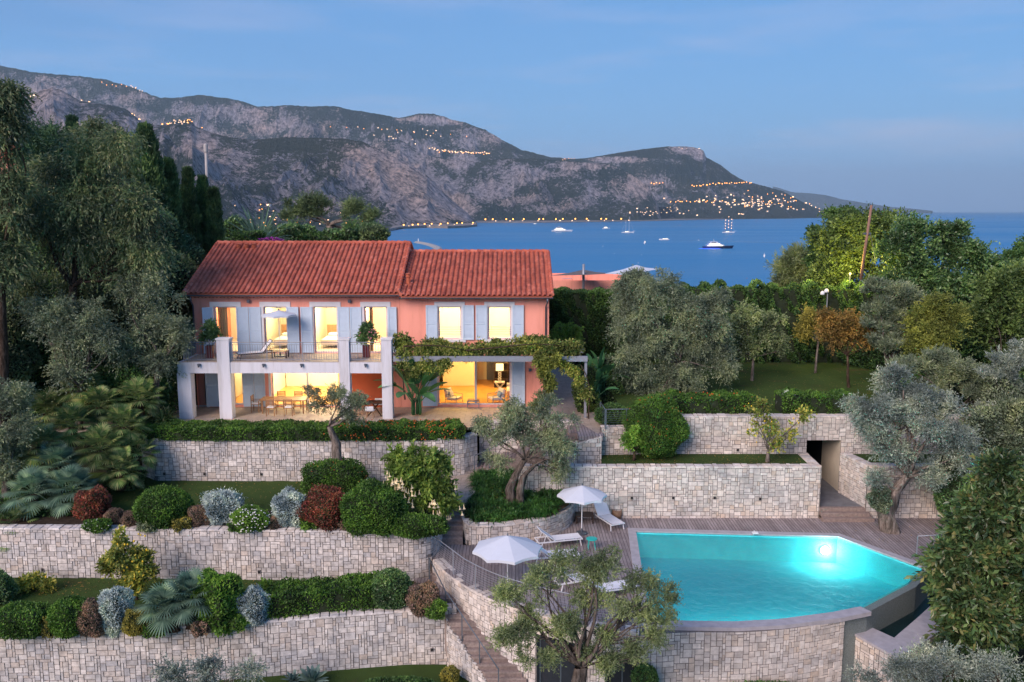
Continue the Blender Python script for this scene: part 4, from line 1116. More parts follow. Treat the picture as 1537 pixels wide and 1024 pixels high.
def bar_rail(xa, xb, y, z0, h=1.0, along='x', y2=None, step=.125):
    m = MB(); fxn = (lambda q: (q, y)) if along == 'x' else (lambda q: (xa, q))
    a, b = (xa, xb) if along == 'x' else (y, y2)
    pa, pb = fxn(a), fxn(b); m.tube([(*pa, z0+h), (*pb, z0+h)], .022, 8); m.tube([(*pa, z0+.09), (*pb, z0+.09)], .014, 6); m.tube([(*pa, z0+h-.12), (*pb, z0+h-.12)], .012, 6)
    n_ = int(abs(b-a)/step)
    for i in range(n_+1):
        q = fxn(a+(b-a)*i/n_); m.tube([(*q, z0+.09), (*q, z0+h-.12)], .009, 5, cap=False)
    n2 = max(1, int(abs(b-a)/1.6))
    for i in range(n2+1):
        q = fxn(a+(b-a)*i/n2); m.box(q[0]-.018, q[0]+.018, q[1]-.018, q[1]+.018, z0, z0+h-.02)
    return vp(m, 'balcony_railing', M['steel_pale'])
bar_rail(BX0, colx(325), YB+.12, 3.03); bar_rail(colx(346), colx(508), YB+.12, 3.03); bar_rail(colx(525), colx(571.5), YB+.12, 3.03)
bar_rail(BX0, 0, YB+.15, 3.03, along='y', y2=YF-.05)
# wall lamps
for px, py in ((373.5,452),(525,452),(795.5,555)):
    p = P(px, py, Y=YF); m = MB(); m.box(p.x-.08, p.x+.08, YF-.16, YF-.005, p.z-.08, p.z+.08); vp(m, 'wall_lamp', M['zinc'], bevel=.01)

# pergola with its steel beams
per = empty('pergola', (0, YB, 0), 0, 'steel pergola covered by climbing vines over the terrace', 'pergola'); LP = tuple(per.location)
def pp(mb, name, mat, **k):
    o = mb.build(name, mat, per, loc=LP, **k); o.location = (0,0,0); return o
PXa, PXb = P(590,538,Y=YB).x, P(882,538,Y=YB).x; ZP = 3.18
pp(MB().box(PXa, PXb, YB, YB+.12, ZP-.14, ZP+.14), 'front_beam', M['steel_pale'])
pp(MB().box(XW1+.3, PXb, YF+.0, YF+.12, ZP-.12, ZP+.12), 'rear_beam', M['steel_pale'])
for i in range(9):
    x = PXa+.5+(PXb-PXa-.8)*i/8; pp(MB().box(x-.03, x+.03, YB+.125, (YF-.05 if x < XW1 else YF-.01), ZP-.06, ZP+.05), 'rafter', M['steel_pale'])
pp(MB().box(PXb-.14, PXb-.01, YB+.13, YB+.26, 0, ZP-.14), 'post', M['steel_pale'])
pp(MB().box(P(821,600,Y=YB).x, P(827,600,Y=YB).x, YB+.14, YB+.3, 0, ZP-.15), 'post', M['steel_pale'])

# ---------------------------------------------------------------- lamps inside
warm = (1.0, .76, .42); warm2 = (1.0, .62, .20)
for px, wt in ((340,70),(418,75),(490,120),(566,120),(676,190),(752,190)):
    x = fx(px); point('room_light', (x, YF+2.6, 5.4), wt*2.6, warm, .15)
point('room_light', (fx(350), YF+3, 2.4), 130, warm, .15)
point('kitchen_light', (fx(440), YF+3.2, 2.45), 420, warm, .2)
point('kitchen_light', (fx(492), YF+2.2, 2.45), 260, warm, .2)
point('living_light', (fx(690), YF+2.2, 2.45), 230, warm2, .2)
point('living_light', (fx(752), YF+4.4, 2.2), 150, warm2, .2)
point('terrace_spot', (colx(453), YB+1.1, 2.35), 70, (1,.8,.5), .05)

# ================================================================ furniture
def chair_shell(name, loc, rz, label, group):
    r = empty(name, loc, rz, label, 'chair', group)
    m = MB(); m.grid(lambda u, v: ((u-.5)*.46*(1-.15*max(0,v-.6)), -.22+.42*min(v*1.7, 1)+.05*max(0, v*1.7-1), .44 - .05*math.sin(PI*u)*math.sin(PI*min(v*1.7,1)) + .62*max(0, v-.58)), 8, 10)
    o = m.build('seat_shell', M['white_metal'], r, True); mo = o.modifiers.new('s', 'SOLIDIFY'); mo.thickness = .015
    for sx in (-1, 1):
        for sy in (-1, 1): MB().tube([(sx*.12, sy*.1, .41), (sx*.2, sy*.2, 0)], .014, 6).build('leg', M['wood'], r)
    return r
def wood_chair(label):
    r = empty('garden_chair', (0,0,0), 0, label, 'chair', 'teak chairs around the dining table')
    MB().box(-.22,.22,-.22,.22,.43,.455).build('seat', M['wood'], r)
    MB().box(-.2,.2,-.2,.2,.457,.50).build('cushion', M['cushion'], r, bevel=.015)
    m = MB()
    for z in (.62,.70,.78,.86): m.box(-.19,.19,.20,.22,z,z+.05)
    m.build('backrest', M['wood'], r)
    for sx in (-1, 1):
        MB().box(sx*.21-.02,sx*.21+.02,-.22,-.18,0,.64).build('leg', M['wood'], r)
        MB().box(sx*.21-.02,sx*.21+.02,.18,.222,0,.93).build('leg', M['wood'], r)
        MB().box(sx*.21-.025,sx*.21+.025,-.23,.18,.642,.665).build('armrest', M['wood'], r)
    return r
tc = P(427, 598, Z=.75); tb = empty('dining_table', (tc.x, tc.y, 0), 0, 'long teak dining table on the terrace under the balcony', 'table')
m = MB()
for i in range(7): m.box(-1.25, 1.25, -.5+i*.143, -.5+i*.143+.135, .72, .75)
m.build('table_top', M['wood'], tb)
for sx in (-1,1):
    for sy in (-1,1): MB().box(sx*1.1-.035,sx*1.1+.035,sy*.4-.035,sy*.4+.035,0,.715).build('leg', M['wood'], tb)
wc = wood_chair('teak chair at the near side of the dining table, showing its slatted back')
spots = [(-.5,-.85,PI,'teak chair at the near side of the dining table, its slatted back to the hedge'),(.45,-.85,PI,'second teak chair along the near side of the dining table, by the olive trunk'),
 (-.45,.85,0,'teak chair on the house side of the dining table, below the kitchen window'),(.5,.85,0,'teak chair on the house side of the dining table, half hidden by the olive'),
 (-1.55,0,PI/2,'teak armchair at the open head of the dining table, beside the column'),(1.55,0,-PI/2,'teak armchair at the far head of the dining table, behind the olive')]
for i, (dx, dy, rz, lb) in enumerate(spots):
    c = wc if i == 0 else copy_tree(wc); c.location = (tc.x+dx, tc.y+dy, 0.002); c.rotation_euler.z = rz; c['label'] = lb
# second small table with white shell chairs
t2 = P(563, 604, Z=.7); tb = empty('bistro_table', (t2.x, t2.y, 0), 0, 'dark square table by the orange wall under the balcony', 'table')
MB().box(-.42,.42,-.42,.42,.70,.73).build('table_top', M['dark_wood'], tb)
for s_ in (-1, 1): MB().bar((s_*.38,-.3,0),(-s_*.25,.25,.7),.05).build('leg', M['dark_wood'], tb)
chair_shell('shell_chair', (t2.x-.15, t2.y-.75, 0), PI, 'white shell chair in front of the dark table, back to the hedge', 'white shell chairs at the dark table')
chair_shell('shell_chair', (t2.x+.05, t2.y+.78, 0), 0, 'white shell chair behind the dark table, against the orange wall', 'white shell chairs at the dark table')
# lounge armchairs and low table before the living room
def armchair(loc, rz, label, blue):
    r = empty('lounge_armchair', loc, rz, label, 'armchair', 'white armchairs before the living room')
    for sx in (-1, 1):
        m = MB(); q = [(sx*.33,-.33,0),(sx*.33,-.33,.58),(sx*.33,.36,.60),(sx*.33,.40,0)]
        for a, b in zip(q, q[1:]): m.tube([a, b], .016, 6)
        m.tube([(sx*.33,-.33,.30),(sx*.33,.39,.28)], .014, 6); m.build('side_frame', M['steel_pale'], r)
    m = MB(); m.tube([(-.33,.40,.28),(.33,.40,.28)], .014, 6); m.tube([(-.33,-.33,.3),(.33,-.33,.3)], .014, 6); m.tube([(-.33,.46,.82),(.33,.46,.82)], .016, 6); m.tube([(-.33,.36,.28),(-.33,.46,.82)], .016, 6); m.tube([(.33,.36,.28),(.33,.46,.82)], .016, 6); m.build('back_frame', M['steel_pale'], r)
    o = MB().box(-.30,.30,-.33,.3,0,.12).build('seat_cushion', M['cushion'], r, bevel=.03); o.location = (0,0,.30); o.rotation_euler = (R(-4),0,0)
    o = MB().box(-.30,.30,-.06,.06,0,.5).build('back_cushion', M['cushion'], r, bevel=.03); o.location = (0,.31,.40); o.rotation_euler = (R(-14),0,0)
    o = MB().box(-.19,.19,-.05,.05,0,.32).build('throw_pillow', M['blue_cloth' if blue else 'cushion'], r, bevel=.04); o.location = (.02,.16,.43); o.rotation_euler = (R(-22),R(5),0)
ac1 = P(682, 607, Z=0); ac2 = P(744, 607, Z=0); ctp = P(710.5, 610, Z=0)
armchair((ac1.x, ac1.y, .002), R(62), 'white cushioned armchair nearest the banana plant', False)
armchair((ac2.x, ac2.y, .002), R(-62), 'white armchair with the pale blue pillow', True)
r_ = empty('low_table', (ctp.x, ctp.y, .002), 0, 'low grey outdoor table between the two white armchairs', 'table')
MB().box(-.32,.32,-.24,.24,.36,.385).build('table_top', M['wood'], r_)
MB().box(-.335,.335,-.255,.255,.30,.358).build('apron', M['steel_pale'], r_)
for sx in (-1,1):
    for sy in (-1,1): MB().box(sx*.315-.018,sx*.315+.018,sy*.235-.018,sy*.235+.018,0,.298).build('leg', M['steel_pale'], r_)
# inside the living room: lamp on a crossed table, sofa
lt = (fx(749)*1.02, YF+3.2, .105)
r_ = empty('side_table', lt, 0, 'small side table with crossed legs inside the living room', 'table')
MB().box(-.3,.3,-.25,.25,.66,.70).build('table_top', M['white_metal'], r_)
for sy in (-.2,.2): MB().bar((-.28,sy,0),(.28,sy,.66),.035).bar((.28,sy,0),(-.28,sy,.66),.035).build('leg', M['white_metal'], r_)
r_ = empty('table_lamp', (lt[0], lt[1], .81), 0, 'lit table lamp with square shade and twisted base in the living room', 'lamp')
m = MB()
for k in range(3):
    z = k*.2; m.bar((-.1,0,z),(.1,0,z+.1),.025).bar((.1,0,z),(-.1,0,z+.1),.025).bar((-.1,0,z+.2),(.1,0,z+.1),.025).bar((.1,0,z+.2),(-.1,0,z+.1),.025)
m.box(-.1,.1,-.06,.06,-.005,.02); m.build('lamp_base', M['white_metal'], r_)
MB().box(-.22,.22,-.16,.16,.68,1.05).build('lamp_shade', glow_mat('lit lamp shade', (1,.72,.3), 2.2), r_)
r_ = empty('bookcase', (fx(742)*1.0+.5, YF+5.2, .105), 0, 'dark wooden bookcase behind the lit table lamp', 'bookcase')
m = MB(); m.box(-.62,.62,0,.04,0,2.5)
for x in (-.62,-.2,.2,.58): m.box(x,x+.04,-.35,0,0,2.5)
for z in (0,.5,1.0,1.5,2.0,2.46): m.box(-.58,.58,-.34,-.005,z,z+.04)
m.build('shelf_frame', M['dark_wood'], r_)
r_ = empty('sofa', (fx(764)+.35, YF+2.6, .105), 0, 'pale sofa end inside the living room near the window frame', 'sofa')
MB().box(-.5,.5,-.8,.8,.12,.42).build('seat', M['cushion'], r_, bevel=.03); MB().box(.32,.52,-.8,.8,.43,.85).build('backrest', M['cushion'], r_, bevel=.04)
MB().box(-.5,.5,.62,.8,.43,.6).build('armrest', M['cushion'], r_, bevel=.03)
# kitchen counter, cupboards seen through the wide window
r_ = empty('kitchen_unit', (fx(432), YF+5.6, .105), 0, 'white kitchen cupboards and worktop seen through the wide window', 'kitchen unit')
MB().box(-1.6,1.6,-.3,.3,0,.9).build('base_cupboards', M['ceil'], r_); MB().box(-1.65,1.65,-.34,.3,.902,.94).build('worktop', M['wood'], r_)
MB().box(-1.6,1.2,0,.3,1.6,2.1).build('wall_cupboards', M['ceil'], r_); MB().box(.1,.8,-.25,.25,2.2,2.6).build('extractor_hood', M['dark_wood'], r_)
r_ = empty('pendant_lamp', (fx(497), YF+2.0, 1.75), 0, 'white pendant lamp lit over the kitchen table', 'lamp')
MB().lathe([(.32,0),(.34,.04),(.25,.16),(.04,.22)], 18).build('lamp_shade', glow_mat('lit pendant', (1,.85,.6), 5), r_, True); MB().tube([(0,0,.2),(0,0,1.02)], .01, 5).build('cord', M['zinc'], r_)
# bedroom pieces seen upstairs
for px, lb in ((418,'bed with white covers in the second lit bedroom'),(492,'white covered bed in the bedroom behind the balcony middle')):
    r_ = empty('bed', (fx(px), YF+2.8, 3.025), 0, lb, 'bed')
    MB().box(-.8,.8,-1,1,.15,.5).build('mattress', M['cushion'], r_, bevel=.05); MB().box(-.85,.85,1.0,1.08,.0,1.1).build('headboard', M['wood'], r_)
    MB().box(-.7,.7,.5,.95,.51,.66).build('pillow', M['cushion'], r_, bevel=.05)
def curtain(px0, px1, z0, z1, y, label):
    xa, xb = fx(px0), fx(px1); m = MB()
    m.grid(lambda u, v: (xa+(xb-xa)*u, y+.05*math.sin(u*22)+.02*math.sin(u*47), z0+(z1-z0)*v), 60, 2)
    o = m.build('curtain', M['curtain']); tag(o, label, 'curtain')
curtain(324,338, 3.05, 5.6, YF+.5, 'cream curtain hanging inside the balcony door near the pot of oleander')
curtain(389,403, .12, 2.7, YF+.6, 'cream curtain at the edge of the wide kitchen window')
curtain(553,558, 3.05, 5.6, YF+.5, 'cream curtain inside the last balcony door')

# balcony lounger, side table and small parasol
def sun_lounger(label, loc, rz, cover='cushion', frame='white_metal', back=35, group='sun loungers'):
    r = empty('sun_lounger', loc, rz, label, 'sun lounger', group)
    m = MB()
    for s_ in (-1, 1): m.box(s_*.33-.02,s_*.33+.02,-1.0,.98,.27,.32)
    for y in (-1.0,-.2,.4,.96): m.box(-.31,.31,y,y+.035,.275,.315)
    m.build('frame', M[frame], r)
    for sx in (-1,1):
        for y in (-.88,.82): MB().bar((sx*.33,y,.27),(sx*.34,y+.06*(1 if y > 0 else -1),0),.035).build('leg', M[frame], r)
    MB().grid(lambda u, v: ((u-.5)*.6, -1.0+1.25*v, .335-.012*math.sin(PI*u)), 4, 6).build('sling_seat', M[cover], r)
    o = MB(); L_ = .78; ca, sa = math.cos(R(back)), math.sin(R(back))
    o.grid(lambda u, v: ((u-.5)*.6, .27+L_*v*ca, .335+L_*v*sa-.012*math.sin(PI*u)), 4, 6)
    bk = o.build('backrest', M[cover], r)
    m = MB()
    for s_ in (-1, 1): m.bar((s_*.32,.25,.32),(s_*.32,.27+L_*ca,.33+L_*sa),.03); m.bar((s_*.30,.27+L_*.6*ca,.33+L_*.6*sa),(s_*.30,.75,.3),.02)
    m.bar((-.32,.27+L_*ca,.33+L_*sa),(.32,.27+L_*ca,.33+L_*sa),.03); m.build('back_frame', M[frame], bk)
    return r
bl = P(388, 537.5, Z=3.05); sun_lounger('cushioned dark wood lounger on the balcony beside the parasol', (bl.x-.1, bl.y+.1, 3.035), R(-62), 'cushion', 'dark_wood', 50, None)
bt = P(421, 536.5, Z=3.05); r_ = empty('side_table', (bt.x, bt.y, 3.035), 0, 'small wooden side table under the balcony parasol', 'table')
m = MB()
for i in range(7): m.box(-.42+i*.12,-.42+i*.12+.11,-.28,.28,.33,.36)
m.build('table_top', M['wood'], r_)
for sx in (-1,1):
    for sy in (-1,1): MB().box(sx*.37-.03,sx*.37+.03,sy*.24-.03,sy*.24+.03,0,.33).build('leg', M['dark_wood'], r_)
def parasol(name, loc, h, rad, label, sag=.28, n=8, tilt=0.0, drop=.10, rot=0.0, group=None):
    r = empty(name, loc, rot, label, 'parasol', group)
    MB().lathe([(.26,0),(.26,.05),(.05,.07),(.035,.25)], 16).build('base', M['zinc'], r)
    MB().tube([(0,0,.05),(0,0,h-.02)], .022, 8).build('pole', M['white_metal'], r)
    V = []; m = MB(); ns = 6; nr = 6
    for i in range(n*ns):
        a = 2*PI*i/(n*ns); f = (i % ns)/ns; cut = math.cos(PI/n)/math.cos((f-.5)*2*PI/n)
        for k in range(nr+1):
            q = k/nr; rr = rad*q*(cut if True else 1) * (1-.03*math.sin(PI*f)*q); z = h-sag*h*.9*q**1.08*0 - rad*sag*1.3*q + .05*math.sin(PI*q)*0 - .03*q*math.sin(PI*f)*-1*q
            V.append((rr*math.cos(a), rr*math.sin(a), z))
    for i in range(n*ns):
        j = (i+1) % (n*ns)
        for k in range(nr): m.f.append((i*(nr+1)+k, i*(nr+1)+k+1, j*(nr+1)+k+1, j*(nr+1)+k))
    m.v = V; cz = m.build('canopy', M['canvas'], r)
    mo = cz.modifiers.new('s', 'SOLIDIFY'); mo.thickness = .006
    val = MB()
    for i in range(n*ns):
        a = V[i*(nr+1)+nr]; b = V[((i+1) % (n*ns))*(nr+1)+nr]
        val.add([a, b, (b[0]*1.003,b[1]*1.003,b[2]-drop), (a[0]*1.003,a[1]*1.003,a[2]-drop)], [(0,1,2,3)])
    val.build('valance', M['canvas'], cz)
    for i in range(n):
        e = V[i*ns*(nr+1)+nr]; MB().tube([(0,0,h-.05),(e[0]*.97,e[1]*.97,e[2]-.03)], .008, 5).build('rib', M['white_metal'], r)
    MB().lathe([(.03,0),(.035,.03),(.01,.09)], 10, (0,0,h)).build('finial', M['zinc'], r)
    return r
bp = P(420, 535, Z=3.05); parasol('parasol', (bp.x, bp.y+.1, 3.035), 2.5, .95, 'small white parasol open on the balcony', .20)
# planters with oleander
def planter(loc, label, big=1.0):
    r = empty('planter', loc, 0, label, 'planter')
    m = MB(); m.box(-.19,.19,-.19,.19,0,.66*big); o = m.build('pot', M['leather_red'], r, bevel=.015)
    MB().box(-.17,.17,-.17,.17,.6*big,.63*big+.035).build('soil', M['soil'], r)
    return r
pA_ = P(314, 538, Z=3.03); pB_ = P(549.5, 537, Z=3.03)
planter((pA_.x, pA_.y+.2, 3.035), 'tall dark red planter at the open end of the balcony')
planter((pB_.x, pB_.y+.2, 3.035), 'tall dark red planter between the last two balcony piers')

# ---------------------------------------------------------------- pool deck furniture
def deck_pt(px, py): return P(px, py, Z=DECK)
u1 = deck_pt(873, 801); parasol('parasol', (u1.x, u1.y, DECK+.005), 2.25, 1.12, 'white octagonal parasol beside the reclined lounger at the stone wall', .30, group='white parasols on the pool deck')
u2 = deck_pt(762, 884); parasol('parasol', (u2.x, u2.y, DECK+.005), 2.15, 1.36, 'larger white parasol standing near the curved cable railing', .30, group='white parasols on the pool deck', rot=.2)
def DL(px, py, rz, lb, back=35): 
    p = deck_pt(px, py); return sun_lounger(lb, (p.x, p.y, DECK+.006), R(rz), 'cushion', 'white_metal', back)
DL(911, 786, 24, 'white lounger with raised back between the parasol and the stone wall', 48)
DL(838, 818, 105, 'white lounger beside the small turquoise table', 38)
DL(832, 842, 102, 'white lounger partly under the larger parasol', 38)
DL(868, 878, 112, 'white lounger seen in pieces behind the olive crown', 38)
DL(915, 892, 108, 'white lounger near the pool corner, behind the olive crown', 20)
M['teal'] = paint('turquoise painted metal', (.02,.48,.42), .4, .04, 5)
p = deck_pt(888, 824); r_ = empty('side_table', (p.x, p.y, DECK+.005), 0, 'small round turquoise table on the deck', 'table')
MB().lathe([(.22,.43),(.235,.44),(.235,.47),(.22,.475)], 22).build('table_top', M['teal'], r_)
for k in range(4):
    a = PI/4+k*PI/2; MB().tube([(.16*math.cos(a),.16*math.sin(a),.43),(.22*math.cos(a),.22*math.sin(a),0)], .014, 6).build('leg', M['teal'], r_)
p = deck_pt(877, 783); r_ = empty('side_table', (p.x, p.y, DECK+.005), 0, 'low dark square table under the parasol at the stone wall', 'table')
MB().box(-.42,.42,-.3,.3,.33,.37).build('table_top', M['dark_wood'], r_)
for sx in (-1,1):
    for sy in (-1,1): MB().box(sx*.38-.03,sx*.38+.03,sy*.26-.03,sy*.26+.03,0,.33).build('leg', M['dark_wood'], r_)
p = deck_pt(926, 778); r_ = empty('wicker_basket', (p.x, p.y, DECK+.005), 0, 'round wicker basket against the stone wall behind the lounger', 'basket')
MB().lathe([(.2,0),(.24,.2),(.23,.42),(.2,.42),(.2,.3)], 18).build('basket_body', paint('wicker', (.30,.17,.10), .8, .4, 30, bump=.6), r_, True)
# ================================================================ leaves, twigs and crowns
def unit(a): return a/np.maximum(np.linalg.norm(a, axis=-1, keepdims=True), 1e-9)
def rdir(n): return unit(rng.normal(size=(n, 3)))

def leaves_at(pos, d, L, Wd, cup=.12):
    """diamond leaves: base pos, direction d"""
    n = len(pos); L = np.asarray(L).reshape(-1, 1) if np.ndim(L) else np.full((n, 1), L)
    side = unit(np.cross(d, rdir(n))); nm = np.cross(side, d)
    w_ = L*Wd
    V = np.stack([pos, pos+d*L*.5+side*w_+nm*L*cup*.3, pos+d*L, pos+d*L*.5-side*w_+nm*L*cup*.3], 1).reshape(-1, 3)
    F = np.arange(n*4).reshape(-1, 4)
    return V, F

def ribbons(pos, d, L, W, droop=.6, segs=4, upv=None, taper=True):
    """curved strap leaves"""
    n = len(pos); L = np.broadcast_to(np.asarray(L, float).reshape(-1, 1), (n, 1)); W = np.broadcast_to(np.asarray(W, float).reshape(-1, 1), (n, 1))
    up = np.tile([[0, 0, 1.0]], (n, 1)) if upv is None else upv
    side = np.cross(d, up); bad = np.linalg.norm(side, axis=1) < .05; side[bad] = np.array([1., 0, 0]); side = unit(side)
    out = []
    dr = np.broadcast_to(np.asarray(droop, float).reshape(-1, 1), (n, 1))
    for k in range(segs+1):
        t_ = k/segs
        c = pos + d*L*t_*(1-.15*t_) + np.array([[0, 0, -1.0]])*L*dr*t_*t_*.6
        ww = W*(math.sin(PI*min(1, .18+.82*t_))**.6 if taper else 1)*(1 if t_ < 1 else .12)
        out.append(c - side*ww*.5); out.append(c + side*ww*.5)
    V = np.stack(out, 1).reshape(-1, 3); base = (np.arange(n)*(segs+1)*2)[:, None]
    F = np.concatenate([base + np.array([[2*k, 2*k+1, 2*k+3, 2*k+2]]) for k in range(segs)], 1).reshape(-1, 4)
    return V, F

def join(parts):
    V = []; F = []; o = 0
    for v, f in parts: V.append(v); F.append(f+o); o += len(v)
    return np.concatenate(V), np.concatenate(F)

LEAF = {}
LEAF['olive'] = leaf_mat('olive leaves', [(.050,.075,.038),(.085,.110,.060),(.14,.165,.10),(.065,.090,.046),(.20,.22,.16)], .5, .15, .9)
LEAF['olive_green'] = leaf_mat('greener olive leaves', [(.060,.090,.030),(.10,.135,.050),(.15,.18,.085),(.075,.105,.038),(.20,.22,.13)], .5, .2, .9)
LEAF['olive_silver'] = leaf_mat('silver olive leaves', [(0.065,0.090,0.066),(0.110,0.135,0.105),(0.170,0.195,0.160),(0.085,0.110,0.080),(0.250,0.275,0.240)], .5, .12, .9)
LEAF['gum'] = leaf_mat('gum tree leaves', [(0.026,0.052,0.023),(0.052,0.084,0.035),(0.102,0.123,0.052),(0.038,0.065,0.029),(0.160,0.160,0.087)], .5, .2, .55)
LEAF['dark'] = leaf_mat('dark conifer sprays', [(0.016,0.042,0.022),(0.029,0.064,0.032),(0.048,0.088,0.038),(0.022,0.051,0.029)], .65, .1, .8)
LEAF['cypress'] = leaf_mat('cypress sprays', [(0.019,0.046,0.019),(0.038,0.074,0.027),(0.068,0.108,0.038),(0.027,0.057,0.022)], .65, .1, .8)
LEAF['pine'] = leaf_mat('pine needles', [(.040,.062,.026),(.068,.098,.042),(.10,.135,.060),(.050,.076,.032)], .6, .2, .5)
LEAF['broad'] = leaf_mat('glossy broad leaves', [(0.021,0.052,0.018),(0.040,0.086,0.028),(0.075,0.132,0.040),(0.030,0.067,0.023),(0.115,0.161,0.063)], .35, .15, .7, .5)
LEAF['broad_lit'] = leaf_mat('fresh broad leaves', [(0.032,0.061,0.017),(0.061,0.097,0.025),(0.094,0.130,0.040),(0.043,0.076,0.020)], .45, .25, .6)
LEAF['laurel'] = leaf_mat('laurel leaves', [(0.016,0.035,0.014),(0.032,0.062,0.022),(0.065,0.101,0.034),(0.024,0.049,0.016),(0.115,0.108,0.043)], .35, .15, .8, .5)
LEAF['hedge'] = leaf_mat('clipped hedge leaves', [(0.018,0.051,0.009),(0.037,0.083,0.013),(0.060,0.115,0.018),(0.026,0.064,0.011)], .5, .2, 1.2)
LEAF['hedge_dark'] = leaf_mat('dark hedge leaves', [(0.015,0.043,0.013),(0.030,0.069,0.018),(0.056,0.100,0.025),(0.022,0.053,0.015)], .55, .15, .7)
LEAF['lime'] = leaf_mat('bright green leaves', [(0.038,0.093,0.013),(0.072,0.140,0.021),(0.111,0.187,0.034),(0.051,0.111,0.015)], .5, .3, 1.0)
LEAF['trumpet'] = leaf_mat('trumpet tree leaves', [(.055,.100,.018),(.095,.150,.028),(.15,.20,.045),(.075,.12,.020)], .5, .35, 1.4)
LEAF['lemon'] = leaf_mat('lemon tree leaves', [(.060,.095,.020),(.11,.145,.030),(.20,.20,.040),(.30,.26,.05)], .45, .3, 1.0)
LEAF['silver'] = leaf_mat('silver grey leaves', [(0.143,0.187,0.165),(0.220,0.264,0.242),(0.308,0.352,0.330),(0.176,0.220,0.198)], .7, .1, 1.4)
LEAF['red'] = leaf_mat('red photinia leaves', [(.09,.018,.014),(.15,.030,.022),(.035,.050,.016),(.20,.06,.045),(.05,.04,.018)], .5, .2, 1.3)
LEAF['brown'] = leaf_mat('brownish shrub leaves', [(0.094,0.057,0.042),(0.143,0.088,0.068),(0.061,0.061,0.031),(0.187,0.121,0.099)], .7, .15, 1.3)
LEAF['orange'] = leaf_mat('autumn orange leaves', [(0.117,0.068,0.020),(0.180,0.113,0.032),(0.144,0.090,0.027),(0.081,0.072,0.018),(0.234,0.153,0.045)], .6, .3, .8)
LEAF['golden'] = leaf_mat('golden olive leaves', [(.10,.10,.020),(.17,.15,.03),(.23,.20,.045),(.12,.11,.022)], .6, .3, .8)
LEAF['yellow'] = leaf_mat('yellow green leaves', [(.065,.085,.018),(.11,.13,.026),(.17,.18,.04),(.08,.10,.02)], .6, .3, .8)
LEAF['vine'] = leaf_mat('climbing vine leaves', [(.035,.070,.012),(.07,.11,.02),(.14,.16,.035),(.24,.23,.07),(.045,.08,.015)], .5, .3, 1.0)
LEAF['fan'] = leaf_mat('palm fronds', [(0.037,0.075,0.022),(0.069,0.112,0.035),(0.112,0.150,0.056),(0.150,0.150,0.062)], .4, .2, .7)
LEAF['fan_blue'] = leaf_mat('blue green palm fronds', [(0.050,0.094,0.061),(0.083,0.132,0.088),(0.110,0.165,0.110)], .4, .2, .7)
LEAF['strap'] = leaf_mat('strap leaves', [(.010,.040,.008),(.022,.065,.012),(.040,.095,.020)], .4, .2, 1.0)
LEAF['paddle'] = leaf_mat('banana leaves', [(.030,.095,.035),(.050,.13,.05),(.040,.11,.04)], .35, .25, .7)
LEAF['agave'] = leaf_mat('agave leaves', [(.06,.10,.085),(.09,.13,.11),(.05,.085,.07)], .45, .1, 1)
LEAF['purple'] = leaf_mat('bougainvillea bracts', [(.22,.02,.20),(.32,.04,.30),(.05,.06,.03)], .6, .3, 1)
def bark_mat(name, lo, hi):
    t = newmat(name); pos = t.pos(); nz = t.noise(9, 8, .7, t.mapping(pos, (1,1,.22)), .8); n2 = t.noise(2.2, 4, .6, pos)
    c = t.ramp(nz.outputs[0], [(.34, tuple(x*.35 for x in lo)), (.46, lo), (.62, hi)]).outputs[0]
    c = t.mix(1.0, c, t.ramp(n2.outputs[0], [(.35, (.7,.72,.68)), (.65, (1.2,1.15,1.1))]).outputs[0], 'MULTIPLY')
    return t.out(t.bsdf(c, .95, t.bump(nz.outputs[0], 1.0, .06), 0, .1))
BARK = {'grey': bark_mat('grey bark', (.10,.082,.072), (.21,.18,.165)), 'pale': bark_mat('pale bark', (.15,.125,.11), (.30,.26,.235)), 'brown': bark_mat('brown bark', (.055,.038,.028), (.12,.085,.065))}
PETAL = {'white': paint('white petals', (.75,.74,.70), .7, .05), 'cream': leaf_mat('cream trumpet flowers', [(.42,.33,.18),(.48,.42,.28),(.44,.31,.18)], .6, .3, 2),
         'orange': paint('orange blossom', (.55,.12,.02), .6, .2), 'yellow': paint('yellow fruit', (.75,.50,.03), .4, .1), 'red': paint('red blossom', (.45,.03,.02), .6, .2), 'pink': paint('pink blossom', (.60,.22,.26), .6, .1)}

CORE = paint('inner twigs darkened as shade', (.018,.028,.012), .95, .5, 6)  # twiggy inside, its colour darkened for the shade between the leaves
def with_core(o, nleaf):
    o.data.materials.append(CORE); mi = np.zeros(len(o.data.polygons), dtype=np.int32); mi[nleaf:] = 1; o.data.polygons.foreach_set('material_index', mi); return o

